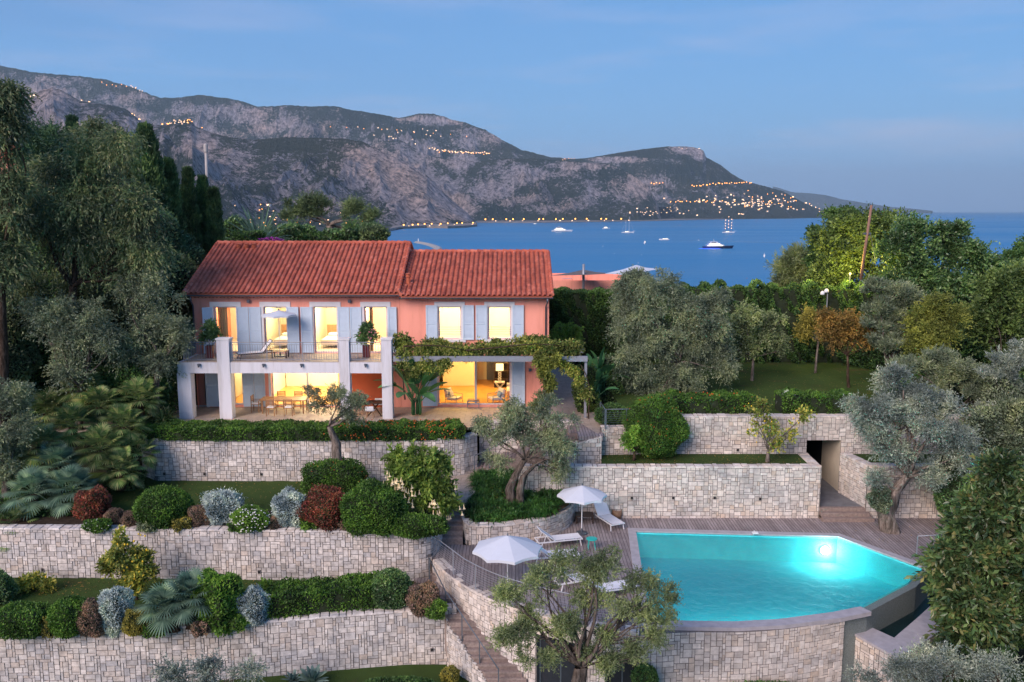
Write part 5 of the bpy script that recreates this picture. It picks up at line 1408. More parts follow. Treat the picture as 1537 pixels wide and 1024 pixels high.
def crown_mesh(clumps, spec):
    """clumps: array (cx, cy, cz, r); every clump is a spray of twigs carrying leaves"""
    c = np.array(clumps, float); Lf = spec['L']; per = spec.get('per', 260); lt = spec.get('lt', 9)
    K = np.maximum(4, (per*spec.get('dens', 2.6)/lt*(c[:, 3]/np.mean(c[:, 3]))**2)).astype(int)
    idx = np.repeat(np.arange(len(c)), K); n = len(idx)
    cen = c[idx, :3]; r = c[idx, 3:4]
    up = spec.get('up', .35)
    d = rdir(n); d[:, 2] += up; d = unit(d)
    st = cen + d*r*rng.uniform(.05, .5, (n, 1)) + rdir(n)*r*.2
    ln = r*rng.uniform(.45, .95, (n, 1)); droop = spec.get('droop', .15)
    t_ = np.linspace(.12, 1, lt)[None, :, None] + rng.uniform(-.05, .05, (n, lt, 1))
    pos = st[:, None, :] + d[:, None, :]*ln[:, None, :]*t_; pos[:, :, 2] -= (droop*ln*(t_[:, :, 0]**2))
    spread = spec.get('spread', .8)
    ld = d[:, None, :] + rng.normal(size=(n, lt, 3))*spread; ld[:, :, 2] -= droop*1.2; ld = unit(ld).reshape(-1, 3)
    pos = pos.reshape(-1, 3)
    return leaves_at(pos, ld, Lf*rng.uniform(.65, 1.3, len(pos)), spec.get('W', .17))

def blob_clumps(blobs, Y, csize, fill=1.0, depth=1.0):
    """blobs given where the photograph shows them: (px, py, rx, ry[, dy]) at the plant's distance"""
    out = []
    for b in blobs:
        px, py, rx, ry = b[:4]; dy = b[4] if len(b) > 4 else 0
        yy = Y+dy; c = np.array(P(px, py, Y=yy)); k = yy/FPX*1.02; Rx, Rz = rx*k, ry*k; Ry = min(Rx, Rz)*depth if Rx < 3*Rz else Rz*1.2*depth
        vol = Rx*Rz + Rx*Ry + Ry*Rz
        n = max(3, int(fill*1.05*vol*4.2/ (csize**2)/3.3))
        d = rdir(n); q = rng.uniform(.55, 1.0, (n, 1))**.6
        inner = rng.random((n, 1)) < .3; q = np.where(inner, q*.55, q)
        p = c + d*q*np.array([Rx, Ry, Rz])
        # uneven outline
        p += rng.normal(size=p.shape)*csize*.22
        s = csize*rng.uniform(.6, 1.25, n)
        # keep the sprays inside the outline
        if csize > .3:
            nz_ = np.array([mnoise.noise(Vector(p_*(1.1/csize)**1.0*.8)) for p_ in p]); keep = nz_ > -.16
            if keep.sum() > 3: p = p[keep]; s = s[keep]; n = len(p)
            st_ = rng.random(n) < .07; p = np.where(st_[:, None], c+(p-c)*1.16, p); s = np.where(st_, s*.6, s)
        sh = np.clip(1-s[:, None]*.55/np.array([Rx, Ry, Rz]), .25, 1); p = c + (p-c)*sh
        out += [(*p[i], s[i]) for i in range(n)]
    return out

def limb(m, a, b, r0, r1, wob=.12, n=6, rr=None):
    rr = rr or random; a = Vector(a); b = Vector(b); L_ = (b-a).length; pts = []; rad = []
    o = Vector((rr.uniform(-1,1), rr.uniform(-1,1), rr.uniform(-.4,.6)))*L_*wob; o2 = Vector((rr.uniform(-1,1), rr.uniform(-1,1), rr.uniform(-.5,.5)))*L_*wob*.5
    for i in range(n+1):
        t_ = i/n; pts.append(a.lerp(b, t_) + o*math.sin(PI*t_) + o2*math.sin(2*PI*t_)); rad.append(r0+(r1-r0)*t_**.8)
    m.tube(pts, rad, 7, cap=True); return pts[-1]

def fat_trunk(m, pts, rad, lumps=.18, n=14, seed=0):
    """gnarled trunk"""
    pts = [Vector(p) for p in pts]; k = 5; P2 = []; R2 = []
    for i in range(len(pts)-1):
        for j in range(k): t_ = j/k; P2.append(pts[i].lerp(pts[i+1], t_)); R2.append(rad[i]+(rad[i+1]-rad[i])*t_)
    P2.append(pts[-1]); R2.append(rad[-1]); b = len(m.v)
    for i, (p, r_) in enumerate(zip(P2, R2)):
        for q in range(n):
            a = 2*PI*q/n; f = 1+lumps*mnoise.noise(Vector((math.cos(a)*1.6+seed, math.sin(a)*1.6, p.z*1.3)))*2 + lumps*.6*math.sin(3*a+p.z*1.2+seed)
            m.v.append((p.x+math.cos(a)*r_*f, p.y+math.sin(a)*r_*f, p.z))
    for i in range(len(P2)-1):
        for q in range(n): q2 = (q+1) % n; m.f.append((b+i*n+q, b+i*n+q2, b+(i+1)*n+q2, b+(i+1)*n+q))

def tree(name, label, base, Y, blobs, spec, bark='grey', r0=.18, fork=None, csize=.8, fill=1.0, nl=7, cat='tree', group=None, trunk_pts=None, seed=1, depth=1.0, twigs=24, gnarl=False, wob=.12):
    """base (px, py) of the foot; fork (px, py) where the limbs part"""
    rr = random.Random(seed)
    bz = base[2] if len(base) > 2 else None
    foot = P(base[0], base[1], Y=Y) if bz is None else Vector((P(base[0], base[1], Y=Y).x, Y, bz))
    root = empty(name, tuple(foot), 0, label, cat, group); lc = tuple(foot)
    cl = blob_clumps(blobs, Y, csize, fill, depth)
    m = MB(); f = P(fork[0], fork[1], Y=Y) if fork else foot.lerp(Vector(cl[0][:3]), .5)
    if gnarl:
        tp = [foot+Vector((0,0,-.1))] + [P(a, b, Y=Y) for a, b in (trunk_pts or [])] + [f]
        k = len(tp)-1; fat_trunk(m, tp, [r0*(1.25-.6*i/k) for i in range(k+1)], seed=seed)
        re = r0*.62
    else:
        tp = [foot+Vector((0,0,-.1))] + [P(a, b, Y=Y) for a, b in (trunk_pts or [])] + [f]
        k = len(tp)-1; pts = []; 
        for i in range(k):
            for j in range(4): pts.append(tp[i].lerp(tp[i+1], j/4) + Vector((rr.uniform(-1,1), rr.uniform(-1,1), 0))*r0*.25*(1 if i+j else 0))
        pts.append(f); m.tube(pts, [r0*(1.15-.5*i/(len(pts)-1)) for i in range(len(pts))], 10); re = r0*.6
    big = sorted(cl, key=lambda q: -q[3]); tips = []
    ends = rr.sample(range(len(cl)), min(nl, len(cl)))
    for e in ends:
        p = Vector(cl[e][:3]); tips.append((p, f)); limb(m, f, f.lerp(p, .85), re*rr.uniform(.3,.55), .02, wob, 6, rr)
    for e in rr.sample(range(len(cl)), min(twigs, len(cl))):
        p = Vector(cl[e][:3]); q = min(tips, key=lambda t_: (t_[0]-p).length)[0] if tips else f; s_ = f.lerp(q, rr.uniform(.35,.9)); limb(m, s_, p, re*.11, .008, .1, 4, rr)
    t_ = m.build('trunk', BARK[bark], root, True, loc=lc); t_.location = (0,0,0)
    V, F = crown_mesh(cl, spec)
    c = fast_mesh('crown', V, F, LEAF[spec['mat']], root, loc=lc); c.location = (0,0,0)
    return root

def shell_pts(shape, c, rad, n, power=2.4, lump=.10, seed=0.0, lf=1.6):
    """points and outward normals on a rounded body; power shapes it from ball to box"""
    d = rdir(n); 
    q = (np.abs(d)**power).sum(1, keepdims=True)**(1/power); p = d/q
    nrm = unit(np.sign(d)*np.abs(p)**(power-1)/np.array(rad))
    ph = p*lf+seed; lu = 1+lump*(np.sin(ph[:, :1]*3.1+1.7*np.sin(ph[:, 1:2]*2.3))+np.sin(ph[:, 2:]*3.7+ph[:, :1]*2.9)*.7)
    return c + p*np.array(rad)*lu, nrm

def shrub(name, label, px, py, rx, ry, mat, Y=None, Z=None, L=.10, W=.28, n=None, power=2.2, lump=.11, cat='shrub', group=None, depth=None, out=.75, flowers=None, fl=.05, fln=60, rot=0.0, parent=None, spiky=0.0):
    """rounded or box shaped bush; (px, py) is its middle in the photograph"""
    if Y is None: base = P(px, py+ry*.80, Z=Z); Y = base.y
    c = np.array(P(px, py, Y=Y)); k = Y/FPX*1.03; Rx, Rz = rx*k, ry*k*1.04
    Ry = depth if depth else min(Rx, Rz*1.3)
    area = 4*PI*((Rx*Ry)**1.6/3+(Rx*Rz)**1.6/3+(Ry*Rz)**1.6/3)**(1/1.6)
    n = n or int(min(60000, area*3.0/(L*L*W)*1.0))
    rad = (Rx, Ry, Rz); V = []
    seed = float(px*.37 % 10)
    p, nm = shell_pts(None, np.zeros(3), rad, n, power, lump, seed)
    p = p*(1-rng.random((n, 1))**2*.20); d = unit(nm*out + rng.normal(size=(n, 3))*.62 + np.array([[0,0,.25]]))
    spiky = spiky or .10
    if True: 
        k_ = rng.random((n, 1)) < .12; p = np.where(k_, p*(1+spiky*rng.random((n, 1))), p)
    lv = leaves_at(p-d*L*.4, d, L*rng.uniform(.6, 1.25, n), W)
    # woody core so that the bush is closed
    nu, nv = 26, 14; g = []
    for j in range(nv+1):
        for i in range(nu):
            a = 2*PI*i/nu; b = -PI/2+PI*j/nv; g.append((math.cos(a)*math.cos(b), math.sin(a)*math.cos(b), math.sin(b)))
    g = np.array(g); q = (np.abs(g)**power).sum(1, keepdims=True)**(1/power); g = g/q; ph = g*1.6+seed
    g = g*np.array(rad)*(1+lump*(np.sin(ph[:, :1]*3.1+1.7*np.sin(ph[:, 1:2]*2.3))+np.sin(ph[:, 2:]*3.7+ph[:, :1]*2.9)*.7))*.88
    Fc = np.array([(j*nu+i, j*nu+(i+1) % nu, (j+1)*nu+(i+1) % nu, (j+1)*nu+i) for j in range(nv) for i in range(nu)])
    V, F = join([lv, (g, Fc)])
    if rot: ca, sa = math.cos(rot), math.sin(rot); V = V @ np.array([[ca, sa, 0], [-sa, ca, 0], [0, 0, 1]])
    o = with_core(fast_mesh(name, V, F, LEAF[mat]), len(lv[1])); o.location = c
    if parent: o.parent = parent; o.location = Vector(c)-parent.location
    else: tag(o, label, cat, group)
    if flowers:
        p, nm = shell_pts(None, np.zeros(3), rad, fln, power, lump, seed); k_ = (nm[:, 1] < .4); p = p[k_]*1.03
        m = MB()
        for q in p: m.lathe([(fl*.3,-fl*.3),(fl*.8,0),(fl*.5,fl*.45)], 6, tuple(q))
        f = m.build('blossom', PETAL[flowers], o); f['kind'] = 'stuff'
    return o

def hedge(name, label, path, width, h, mat, z=0.0, L=.08, W=.30, dens=1.0, flowers=None, cat='hedge', lump=.05, fln=200, frange=None):
    """clipped hedge along a path"""
    Ls, at = path_frame(path); T = Ls[-1]; hw = width/2
    per = width+2*h; n = int(T*per*3.0/(L*L*W)*dens*.55)
    s = rng.uniform(0, T, n); u = rng.uniform(0, per, n)
    x, y, nx_, ny_ = at(s)
    off = np.where(u < h, hw, np.where(u < h+width, hw-(u-h), -hw)); zz = np.where(u < h, u, np.where(u < h+width, h, per-u))
    rnd = .10*np.minimum(1, h)     # rounded shoulder
    nn = np.stack([np.where(u < h, 1, np.where(u < h+width, 0, -1)), np.zeros(n), np.where((u >= h) & (u < h+width), 1.0, 0)], 1)
    lum = lump*(np.sin(s*2.1)+np.sin(s*5.3+zz*4)+.6*np.sin(s*11+off*9))
    o2 = off + nn[:, 0]*lum; z2 = zz + nn[:, 2]*lum*.8
    k = (zz > h-.12) & (np.abs(off) > hw-.12); o2 = np.where(k, o2*.95, o2)
    p = np.stack([x+nx_*o2, y+ny_*o2, z+z2], 1)
    nrm = np.stack([nx_*nn[:, 0], ny_*nn[:, 0], nn[:, 2]], 1)
    p = p - nrm*(rng.random((n, 1))**2*.14)
    d = unit(nrm*.8+rng.normal(size=(n, 3))*.62+np.array([[0, 0, .2]]))
    lv = leaves_at(p-d*L*.4, d, L*rng.uniform(.6, 1.3, n), W)
    m = max(2, int(T/.5)); ss = np.linspace(0.05, T-.05, m); X, Y_, NX, NY = at(ss); g = []
    for i in range(m):
        for (a, b) in ((hw-.1, 0), (hw-.1, h-.12), (-hw+.1, h-.12), (-hw+.1, 0)): g.append((X[i]+NX[i]*a, Y_[i]+NY[i]*a, z+b))
    Fc = [(i*4+q, i*4+q+1, (i+1)*4+q+1, (i+1)*4+q) for i in range(m-1) for q in range(3)] + [(0, 1, 2, 3), (4*m-1, 4*m-2, 4*m-3, 4*m-4)]
    V, F = join([lv, (np.array(g), np.array(Fc))])
    c = (float(x.mean()), float(y.mean()), z)
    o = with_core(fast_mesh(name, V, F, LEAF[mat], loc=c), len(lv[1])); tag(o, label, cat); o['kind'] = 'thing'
    if flowers:
        mb = MB(); r = random.Random(4)
        for _ in range(fln):
            sx = r.uniform(*(frange or (0, T))); a, b, c1, c2 = [float(q) for q in at(sx)]; u_ = r.uniform(-hw, hw+h)
            po = (a+c1*min(u_, hw)-c[0], b+c2*min(u_, hw)-c[1], h+.03 if u_ < hw else h-(u_-hw)) if u_ < hw else (a+c1*(hw+.04)-c[0], b+c2*(hw+.04)-c[1], h-(u_-hw))
            mb.sphere(po, .035, 6, 4)
        mb.build('blossom', PETAL[flowers], o)['kind'] = 'stuff'
    return o

# ---------------------------------------------------------------- palms and strap-leaved plants
def fan_palm(label, loc, mat='fan', n=26, Rf=.55, pet=.6, trunk_h=0.0, tr=.14, seed=0, el=(-.3, 1.3), group=None, sc_=1.0, lean=(0,0), name='fan_palm'):
    r = random.Random(seed); root = empty(name, loc, 0, label, 'palm', group); parts = []; st = MB()
    top = Vector((lean[0], lean[1], trunk_h))
    for i in range(n):
        az = i*2.399+r.uniform(-.2,.2); e = el[0]+(el[1]-el[0])*((i+.5)/n)**.8; d = Vector((math.cos(az)*math.cos(e), math.sin(az)*math.cos(e), math.sin(e)))
        pl_ = pet*r.uniform(.8, 1.15)*sc_; hub = top + d*pl_ + Vector((0,0,-.12*pl_*math.cos(e)))
        st.tube([top, top+d*pl_*.5+Vector((0,0,.02)), hub], [.018,.013,.010], 5)
        side = d.cross(Vector((0,0,1))); side = side.normalized() if side.length > .1 else Vector((1,0,0)); k = 22; 
        up = side.cross(d).normalized(); fd = (d*.75 + Vector((0,0,-.25)) + up*.1).normalized()
        pos = []; dd = []
        for j in range(k):
            a = (j/(k-1)-.5)*2*1.9; v = (fd*math.cos(a) + side*math.sin(a) + up*.12*abs(math.sin(a))); pos.append(hub); dd.append(v.normalized())
        L_ = Rf*sc_*r.uniform(.8, 1.15)*np.array([1-.25*abs(j/(k-1)-.5)*2 for j in range(k)])
        parts.append(ribbons(np.array(pos), np.array(dd), L_, .055*sc_, .45, 4, np.tile(np.array(up), (k, 1))))
    V, F = join(parts)
    if trunk_h > .05:
        m = MB(); fat_trunk(m, [(0,0,-.05),(lean[0]*.6,lean[1]*.6,trunk_h*.5),(lean[0],lean[1],trunk_h)], [tr*1.2,tr,tr*1.1], .12, 12, seed); m.build('trunk', BARK['brown'], root)
    st.build('leaf_stalks', LEAF[mat], root)
    fast_mesh('crown', V, F, LEAF[mat], root)
    return root

def feather_palm(label, loc, n=38, L_=3.4, mat='fan', seed=0, trunk_h=2.0):
    r = random.Random(seed); root = empty('date_palm', loc, 0, label, 'palm'); parts = []; st = MB()
    for i in range(n):
        az = i*2.399; e = -.15+1.5*((i+.5)/n); d = Vector((math.cos(az)*math.cos(e), math.sin(az)*math.cos(e), math.sin(e))); ll = L_*r.uniform(.85, 1.1); pts = []
        for k in range(10):
            t_ = k/9; pts.append(Vector((0,0,trunk_h)) + d*ll*t_ + Vector((0,0,-1))*ll*.38*t_*t_*math.cos(e))
        st.tube(pts, [.035*(1-.8*k/9) for k in range(10)], 4)
        side = d.cross(Vector((0,0,1))); side = side.normalized() if side.length > .1 else Vector((1,0,0)); pos = []; dd = []; LL = []
        for k in range(46):
            t_ = .12+.88*k/45; q = t_*9; a = int(min(q, 8)); p = pts[a].lerp(pts[a+1], q-a); tg = (pts[a+1]-pts[a]).normalized()
            for s_ in (-1, 1): pos.append(p); dd.append((side*s_*.8+tg*.65+Vector((0,0,.25))).normalized()); LL.append(.55*math.sin(PI*min(1,.15+t_*.85))**.6+.08)
        parts.append(ribbons(np.array(pos), np.array(dd), np.array(LL), .035, .35, 2))
    V, F = join(parts); m = MB(); fat_trunk(m, [(0,0,-.2),(0,0,trunk_h)], [.42,.36], .1, 14, 3); m.build('trunk', BARK['brown'], root)
    st.build('leaf_stalks', LEAF[mat], root); fast_mesh('crown', V, F, LEAF[mat], root); return root

def rosette(name, label, loc, n, L_, W, mat='strap', droop=.5, el=(.1, 1.4), cat='plant', heads=1, spread=.4, group=None, seed=0, jit=.1, kind=None):
    r = np.random.default_rng(seed); parts = []
    for h in range(heads):
        c = np.array([r.uniform(-1,1)*spread, r.uniform(-1,1)*spread, 0 if heads == 1 else r.uniform(0,.3)*spread]) if heads > 1 else np.zeros(3)
        i = np.arange(n); az = i*2.399+r.uniform(0, 6); e = el[0]+(el[1]-el[0])*((i+.5)/n)
        d = np.stack([np.cos(az)*np.cos(e), np.sin(az)*np.cos(e), np.sin(e)], 1); d = unit(d+r.normal(size=d.shape)*jit)
        parts.append(ribbons(np.tile(c, (n, 1)), d, L_*r.uniform(.75, 1.15, n), W, droop, 5))
    V, F = join(parts); o = fast_mesh(name, V, F, LEAF[mat]); o.location = loc; tag(o, label, cat, group, kind); return o
# ================================================================ the garden
OL = dict(mat='olive', L=.105, W=.15, per=300, lt=10, spread=.75, up=.3, droop=.15)
def sp(**k): d = dict(OL); d.update(k); return d

# terrace hedge, in front of the villa
hp = [(-18.2,42.2),(-16.5,41.95),(-10,41.9),(-4,41.95),(-2.5,42.3)]
hedge('clipped_hedge', 'long clipped green hedge dotted with orange blossom in front of the terrace', hp, 1.75, .62, 'hedge', z=-.33, L=.10, dens=1.1, flowers='orange', fln=150, frange=(9, 15.5))
# tall hedges behind the lawn and beside the villa
hedge('tall_hedge', 'tall dark hedge closing off the upper lawn from the sea', [(7,58.6),(16,58.2),(26,57.8)], 1.6, 5.1, 'hedge_dark', z=.6, L=.15, dens=2.6, lump=.26)
hedge('tall_hedge', 'dark hedge wall between the villa and the big olive', [(2.6,60.5),(7.6,59.5)], 1.6, 5.3, 'hedge_dark', z=.0, L=.14, dens=2.4, lump=.10)
hedge('low_hedge', 'low clipped hedge along the lawn above the stone wall, nearest the berry bush', [(7.4,43.1),(12.5,43.0)], 1.4, .85, 'hedge', z=LAWN, L=.10, lump=.10, flowers='orange', fln=22)
hedge('low_hedge', 'low clipped hedge above the tunnel opening', [(13.5,43.1),(17.2,43.0)], 1.4, .95, 'hedge', z=LAWN, L=.10, lump=.08)
shrub('silver_shrub', 'small pale silver shrub in the gap between the two low hedges', 1181, 601, 13, 12, 'silver', Y=43.3, L=.07)
shrub('berry_bush', 'dense green bush with orange berries spilling over the upper stone wall', 985, 640, 44, 44, 'hedge', Y=41.4, L=.085, flowers='orange', fl=.035, fln=90, lump=.10)
shrub('low_shrub', 'dark low shrub behind the cable railing near the villa path', 920, 622, 28, 14, 'hedge_dark', Y=43.0, L=.09)

# ---- left middle terrace bed (pixels as seen in the photograph)
Z1 = L1
shrub('green_shrub', 'rounded dark green shrub at the dark end of the middle bed', 190, 716, 24, 20, 'broad', Z=Z1, L=.11)
shrub('red_shrub', 'small red leaved shrub by the palms on the middle terrace', 141, 757, 25, 23, 'red', Z=Z1, L=.09)
shrub('brown_shrub', 'dry brown tuft beside the small red shrub', 172, 776, 13, 12, 'brown', Z=Z1, L=.06)
shrub('brown_shrub', 'dry brown tuft at the foot of the big round green shrub', 197, 779, 14, 11, 'brown', Z=Z1, L=.06)
shrub('flowering_shrub', 'low white flowering plant on the wall edge below the red shrub', 146, 789, 20, 9, 'hedge', Z=Z1, L=.085, flowers='white', fln=50, fl=.03)
shrub('round_shrub', 'wide round clipped green shrub on the middle terrace', 245, 762, 41, 29, 'hedge', Z=Z1, L=.095, lump=.03)
shrub('brown_shrub', 'low reddish brown shrub between the round green and the silver shrub', 300, 775, 19, 15, 'brown', Z=Z1, L=.06)
shrub('silver_shrub', 'tall silver shrub with upright shoots, first on the middle terrace', 333, 763, 28, 25, 'silver', Z=Z1, L=.095, W=.2, spiky=.25)
shrub('flowering_shrub', 'low green shrub covered in white blossom on the middle terrace', 376, 780, 29, 17, 'lime', Z=Z1, L=.085, flowers='white', fln=200, fl=.045)
shrub('brown_shrub', 'small brown shrub squeezed in beside the silver globe', 413, 785, 11, 10, 'brown', Z=Z1, L=.06)
shrub('silver_shrub', 'silver globe shrub next to the big red shrub', 436, 765, 25, 28, 'silver', Z=Z1, L=.085, W=.2)
shrub('red_shrub', 'big red leaved shrub in the middle of the bed', 488, 764, 40, 28, 'red', Z=Z1, L=.085)
shrub('clipped_shrub', 'clipped green block with orange blossom at the foot of the small olive', 503, 715, 44, 22, 'hedge', Y=39.3, L=.095, flowers='orange', fln=50, fl=.03, power=3)
shrub('green_shrub', 'big dark green mound beside the trumpet flower tree', 560, 763, 48, 37, 'hedge', Z=Z1, L=.10, lump=.06)
shrub('green_shrub', 'low green mound hanging over the wall under the trumpet flowers', 624, 789, 46, 16, 'hedge', Z=Z1, L=.095, lump=.1)
# trumpet flower tree
spb = dict(mat='trumpet', L=.25, W=.19, per=75, lt=7, spread=.7, up=.4, droop=.45)
bt_ = tree('trumpet_tree', 'leafy shrub tree hung with pale trumpet flowers beside the deck stair', (637,785), 36.3, [(612,700,34,34),(655,705,34,28),(640,735,48,26),(668,748,24,18),(600,690,22,20),(650,690,26,20)], spb, bark='brown', r0=.07, fork=(637,752), csize=.42, fill=1.0, nl=7, seed=3)
rr = random.Random(8); parts = []; 
def scatter_parts(root, pts, mb, name, mat, sc=(.85, 1.2)):
    o = None; lc = Vector(root.location)
    for p in pts:
        if o is None: o = c = mb.build(name, mat, root, True)
        else: c = o.copy(); COL.objects.link(c)
        c.location = p-lc; c.scale = (rr.uniform(*sc),)*3; c.rotation_euler = (rr.uniform(-.2,.2), rr.uniform(-.2,.2), rr.uniform(0,6))
def trumpets(root, pts):
    m = MB(); n = 8; prof = [(.015,0),(.02,-.12),(.035,-.20),(.095,-.275),(.10,-.265)]
    for r_, z in prof:
        for k in range(n): a = 2*PI*k/n; m.v.append((r_*math.cos(a), r_*math.sin(a), z))
    for i in range(4):
        for k in range(n): m.f.append((i*n+k, i*n+(k+1)%n, (i+1)*n+(k+1)%n, (i+1)*n+k))
    rr.shuffle(pts); scatter_parts(root, pts[:80], m, 'trumpet_flower', PETAL['cream'], (.55, .85))
pts = []
for cx, cy, n_, sx in ((590,728,16,16),(604,738,16,14),(618,744,12,12),(584,715,6,5),(612,760,12,8),(652,760,8,8),(640,782,14,11),(655,776,8,8),(668,782,8,8),(655,795,7,6),(686,732,3,4),(692,770,4,4)):
    for _ in range(n_): pts.append(P(cx+rr.uniform(-sx,sx), cy-8+rr.uniform(-5,5), Y=36.3-rr.uniform(.75,1.35)))
trumpets(bt_, pts)

for px, py, rx, ry, mt, zz, lb in ((273,786,14,9,'golden',Z1,'low golden plant tucked between the round green shrub and the reddish one'),(355,790,10,7,'hedge',Z1,'low green tuft between silver shrub and white blossom'),
  (462,786,13,9,'lime',Z1,'bright low tuft at the foot of the big red shrub'),(520,786,14,9,'brown',Z1,'low brown tuft between the red shrub and the dark green mound'),(222,790,14,7,'olive',Z1,'thin grey tuft at the wall edge under the round green shrub'),
  (76,940,13,14,'golden',L2,'golden tuft between the hedge block and the round bush'),(232,944,16,10,'hedge',L2,'low green tuft in front of the fan palm pair'),(300,944,12,9,'brown',L2,'dry tuft between fan palm and bright green bush'),(358,934,12,11,'lime',L2,'low bright plant before the silver shrub by the long hedge')):
    shrub('low_plant', lb, px, py, rx, ry, mt, Z=zz, L=.085, lump=.22, spiky=.3)
# ---- lower terrace bed
Z2 = L2
shrub('green_shrub', 'dark green shrub cut by the photo edge on the lower terrace', -2, 884, 22, 24, 'broad', Z=Z2, L=.10)
shrub('clipped_shrub', 'square clipped green hedge block at the open end of the lower bed', 34, 931, 40, 21, 'hedge', Z=Z2, L=.09, power=4, lump=.03)
shrub('round_shrub', 'round clipped green bush between hedge block and pink brown shrub', 105, 926, 31, 28, 'hedge', Z=Z2, L=.09, lump=.03)
shrub('brown_shrub', 'pinkish brown shrub beside the round clipped bush', 139, 929, 21, 26, 'brown', Z=Z2, L=.07)
shrub('silver_shrub', 'tall silver shrub near the fan palms on the lower terrace', 173, 917, 25, 33, 'silver', Z=Z2, L=.085, W=.2)
shrub('golden_shrub', 'small golden green shrub at the foot of the fan palms', 204, 934, 19, 19, 'golden', Z=Z2, L=.07)
shrub('green_shrub', 'bright loose green bush just beside the twin fan palms', 329, 902, 35, 43, 'lime', Z=Z2, L=.13, W=.3, lump=.12)
shrub('silver_shrub', 'silver shrub between the bright green bush and the long hedge', 379, 911, 24, 27, 'silver', Z=Z2, L=.085, W=.2)
for q in [0]:
    a = P(392, 932, Z=Z2+.1); b = P(490, 922, Z=Z2+.1); c = P(582, 914, Z=Z2+.1)
    hedge('clipped_hedge', 'long low clipped hedge above the lowest stone wall', [(a.x,a.y+.9),(b.x,b.y+.9),(c.x,c.y+.9)], 1.5, .95, 'hedge', z=Z2, L=.095, lump=.06)
shrub('round_shrub', 'round olive green ball shrub at the end of the long hedge', 587, 885, 31, 29, 'broad', Z=Z2, L=.09, lump=.02)
shrub('brown_shrub', 'brown purple shrub by the top of the timber stair', 637, 899, 25, 23, 'brown', Z=Z2, L=.08)
shrub('green_shrub', 'low green plant spilling over the wall beside the timber stair', 655, 914, 16, 14, 'lime', Z=Z2, L=.09)
shrub('low_shrub', 'low dark hedge piece behind the round ball shrub', 552, 873, 16, 9, 'hedge_dark', Z=Z2, L=.07)
LM = dict(mat='lemon', L=.15, W=.24, per=90, lt=7, spread=.8, up=.3, droop=.2)
def fruit(root, pts, mat='yellow', r_=.036):
    scatter_parts(root, pts, MB().sphere((0,0,0), r_, 8, 6, 1.2), 'fruit' if mat == 'yellow' else 'blossom', PETAL[mat])
t_ = tree('lemon_tree', 'upright lemon tree with yellow fruit before the lower stone wall', (206,905), 32.6, [(192,835,32,34),(220,850,20,28),(180,805,10,22),(160,848,16,14),(200,872,24,14)], LM, bark='brown', r0=.06, fork=(204,888), csize=.32, fill=.75, seed=5)
fruit(t_, [P(rr.uniform(170,225), rr.uniform(795,880), Y=32.6-rr.uniform(.2,.7)) for _ in range(20)])
t_ = tree('lemon_tree', 'small sparse lemon tree with yellow leaves at the dark end of the lower lawn', (52,898), 33.4, [(38,878,16,10),(68,880,14,11),(50,868,10,9)], dict(LM, per=60), bark='brown', r0=.03, fork=(52,888), csize=.3, fill=.7, seed=6, nl=4)
fruit(t_, [P(rr.uniform(25,80), rr.uniform(865,890), Y=33.3) for _ in range(6)])
t_ = tree('lemon_tree', 'tiny lemon bush on the lower lawn between silver shrub and wall', (398,888), 33.2, [(398,880,12,10)], dict(LM, per=60, mat='lime'), bark='brown', r0=.03, fork=(398,884), csize=.25, fill=.8, seed=61, nl=3)
p = P(262, 945, Z=Z2); fan_palm('shorter leaning fan palm of the pair on the lower terrace', (p.x, p.y, Z2), 'fan_blue', 26, .85, .55, .85, .17, 2, (-.5, 1.3), lean=(-.25,0))
p = P(284, 942, Z=Z2); fan_palm('taller fan palm of the pair, beside the bright green bush', (p.x, p.y+.1, Z2), 'fan_blue', 26, .8, .6, 1.15, .17, 3, (-.5, 1.35), lean=(.1,.05))
# bottom of the picture
p = P(470, 1030, Z=L3); rosette('agave', 'grey green agave with stiff pointed leaves at the foot of the lowest wall', (p.x, p.y, L3+.15), 36, .85, .16, 'agave', .25, (.15,1.4), seed=4)
p = P(440, 1026, Z=L3); rosette('agave', 'smaller agave beside the big one at the foot of the lowest wall', (p.x, p.y, L3+.1), 26, .55, .12, 'agave', .25, (.15,1.4), seed=5)
tree('olive_tree', 'low olive whose silver top shows at the bottom picture edge below the wall', (310,1060), 27.2, [(265,1012,30,18),(320,1008,40,20),(380,1014,30,18)], sp(mat='olive_silver'), r0=.1, fork=(310,1040), csize=.5, seed=7)
shrub('low_shrub', 'small tufted plant against the stair wall foot', 676, 1012, 14, 10, 'golden', Y=30.0, L=.09)
hedge('low_hedge', 'low dark clipped hedge under the pool front wall', [(P(1105,1024,Y=27.3).x, 27.4),(P(1180,1010,Y=27.3).x, 27.6),(P(1262,1018,Y=27.3).x, 27.0)], 1.3, .9, 'hedge_dark', z=-6.35, L=.09, lump=.03)
shrub('round_shrub', 'small clipped ball bush in front of the pool wall', 968, 1018, 20, 20, 'hedge_dark', Y=27.6, L=.085, lump=.02)
shrub('round_shrub', 'clipped green mound at the bottom edge near the stair foot', 600, 1030, 60, 12, 'hedge_dark', Y=29.0, L=.095, lump=.03)

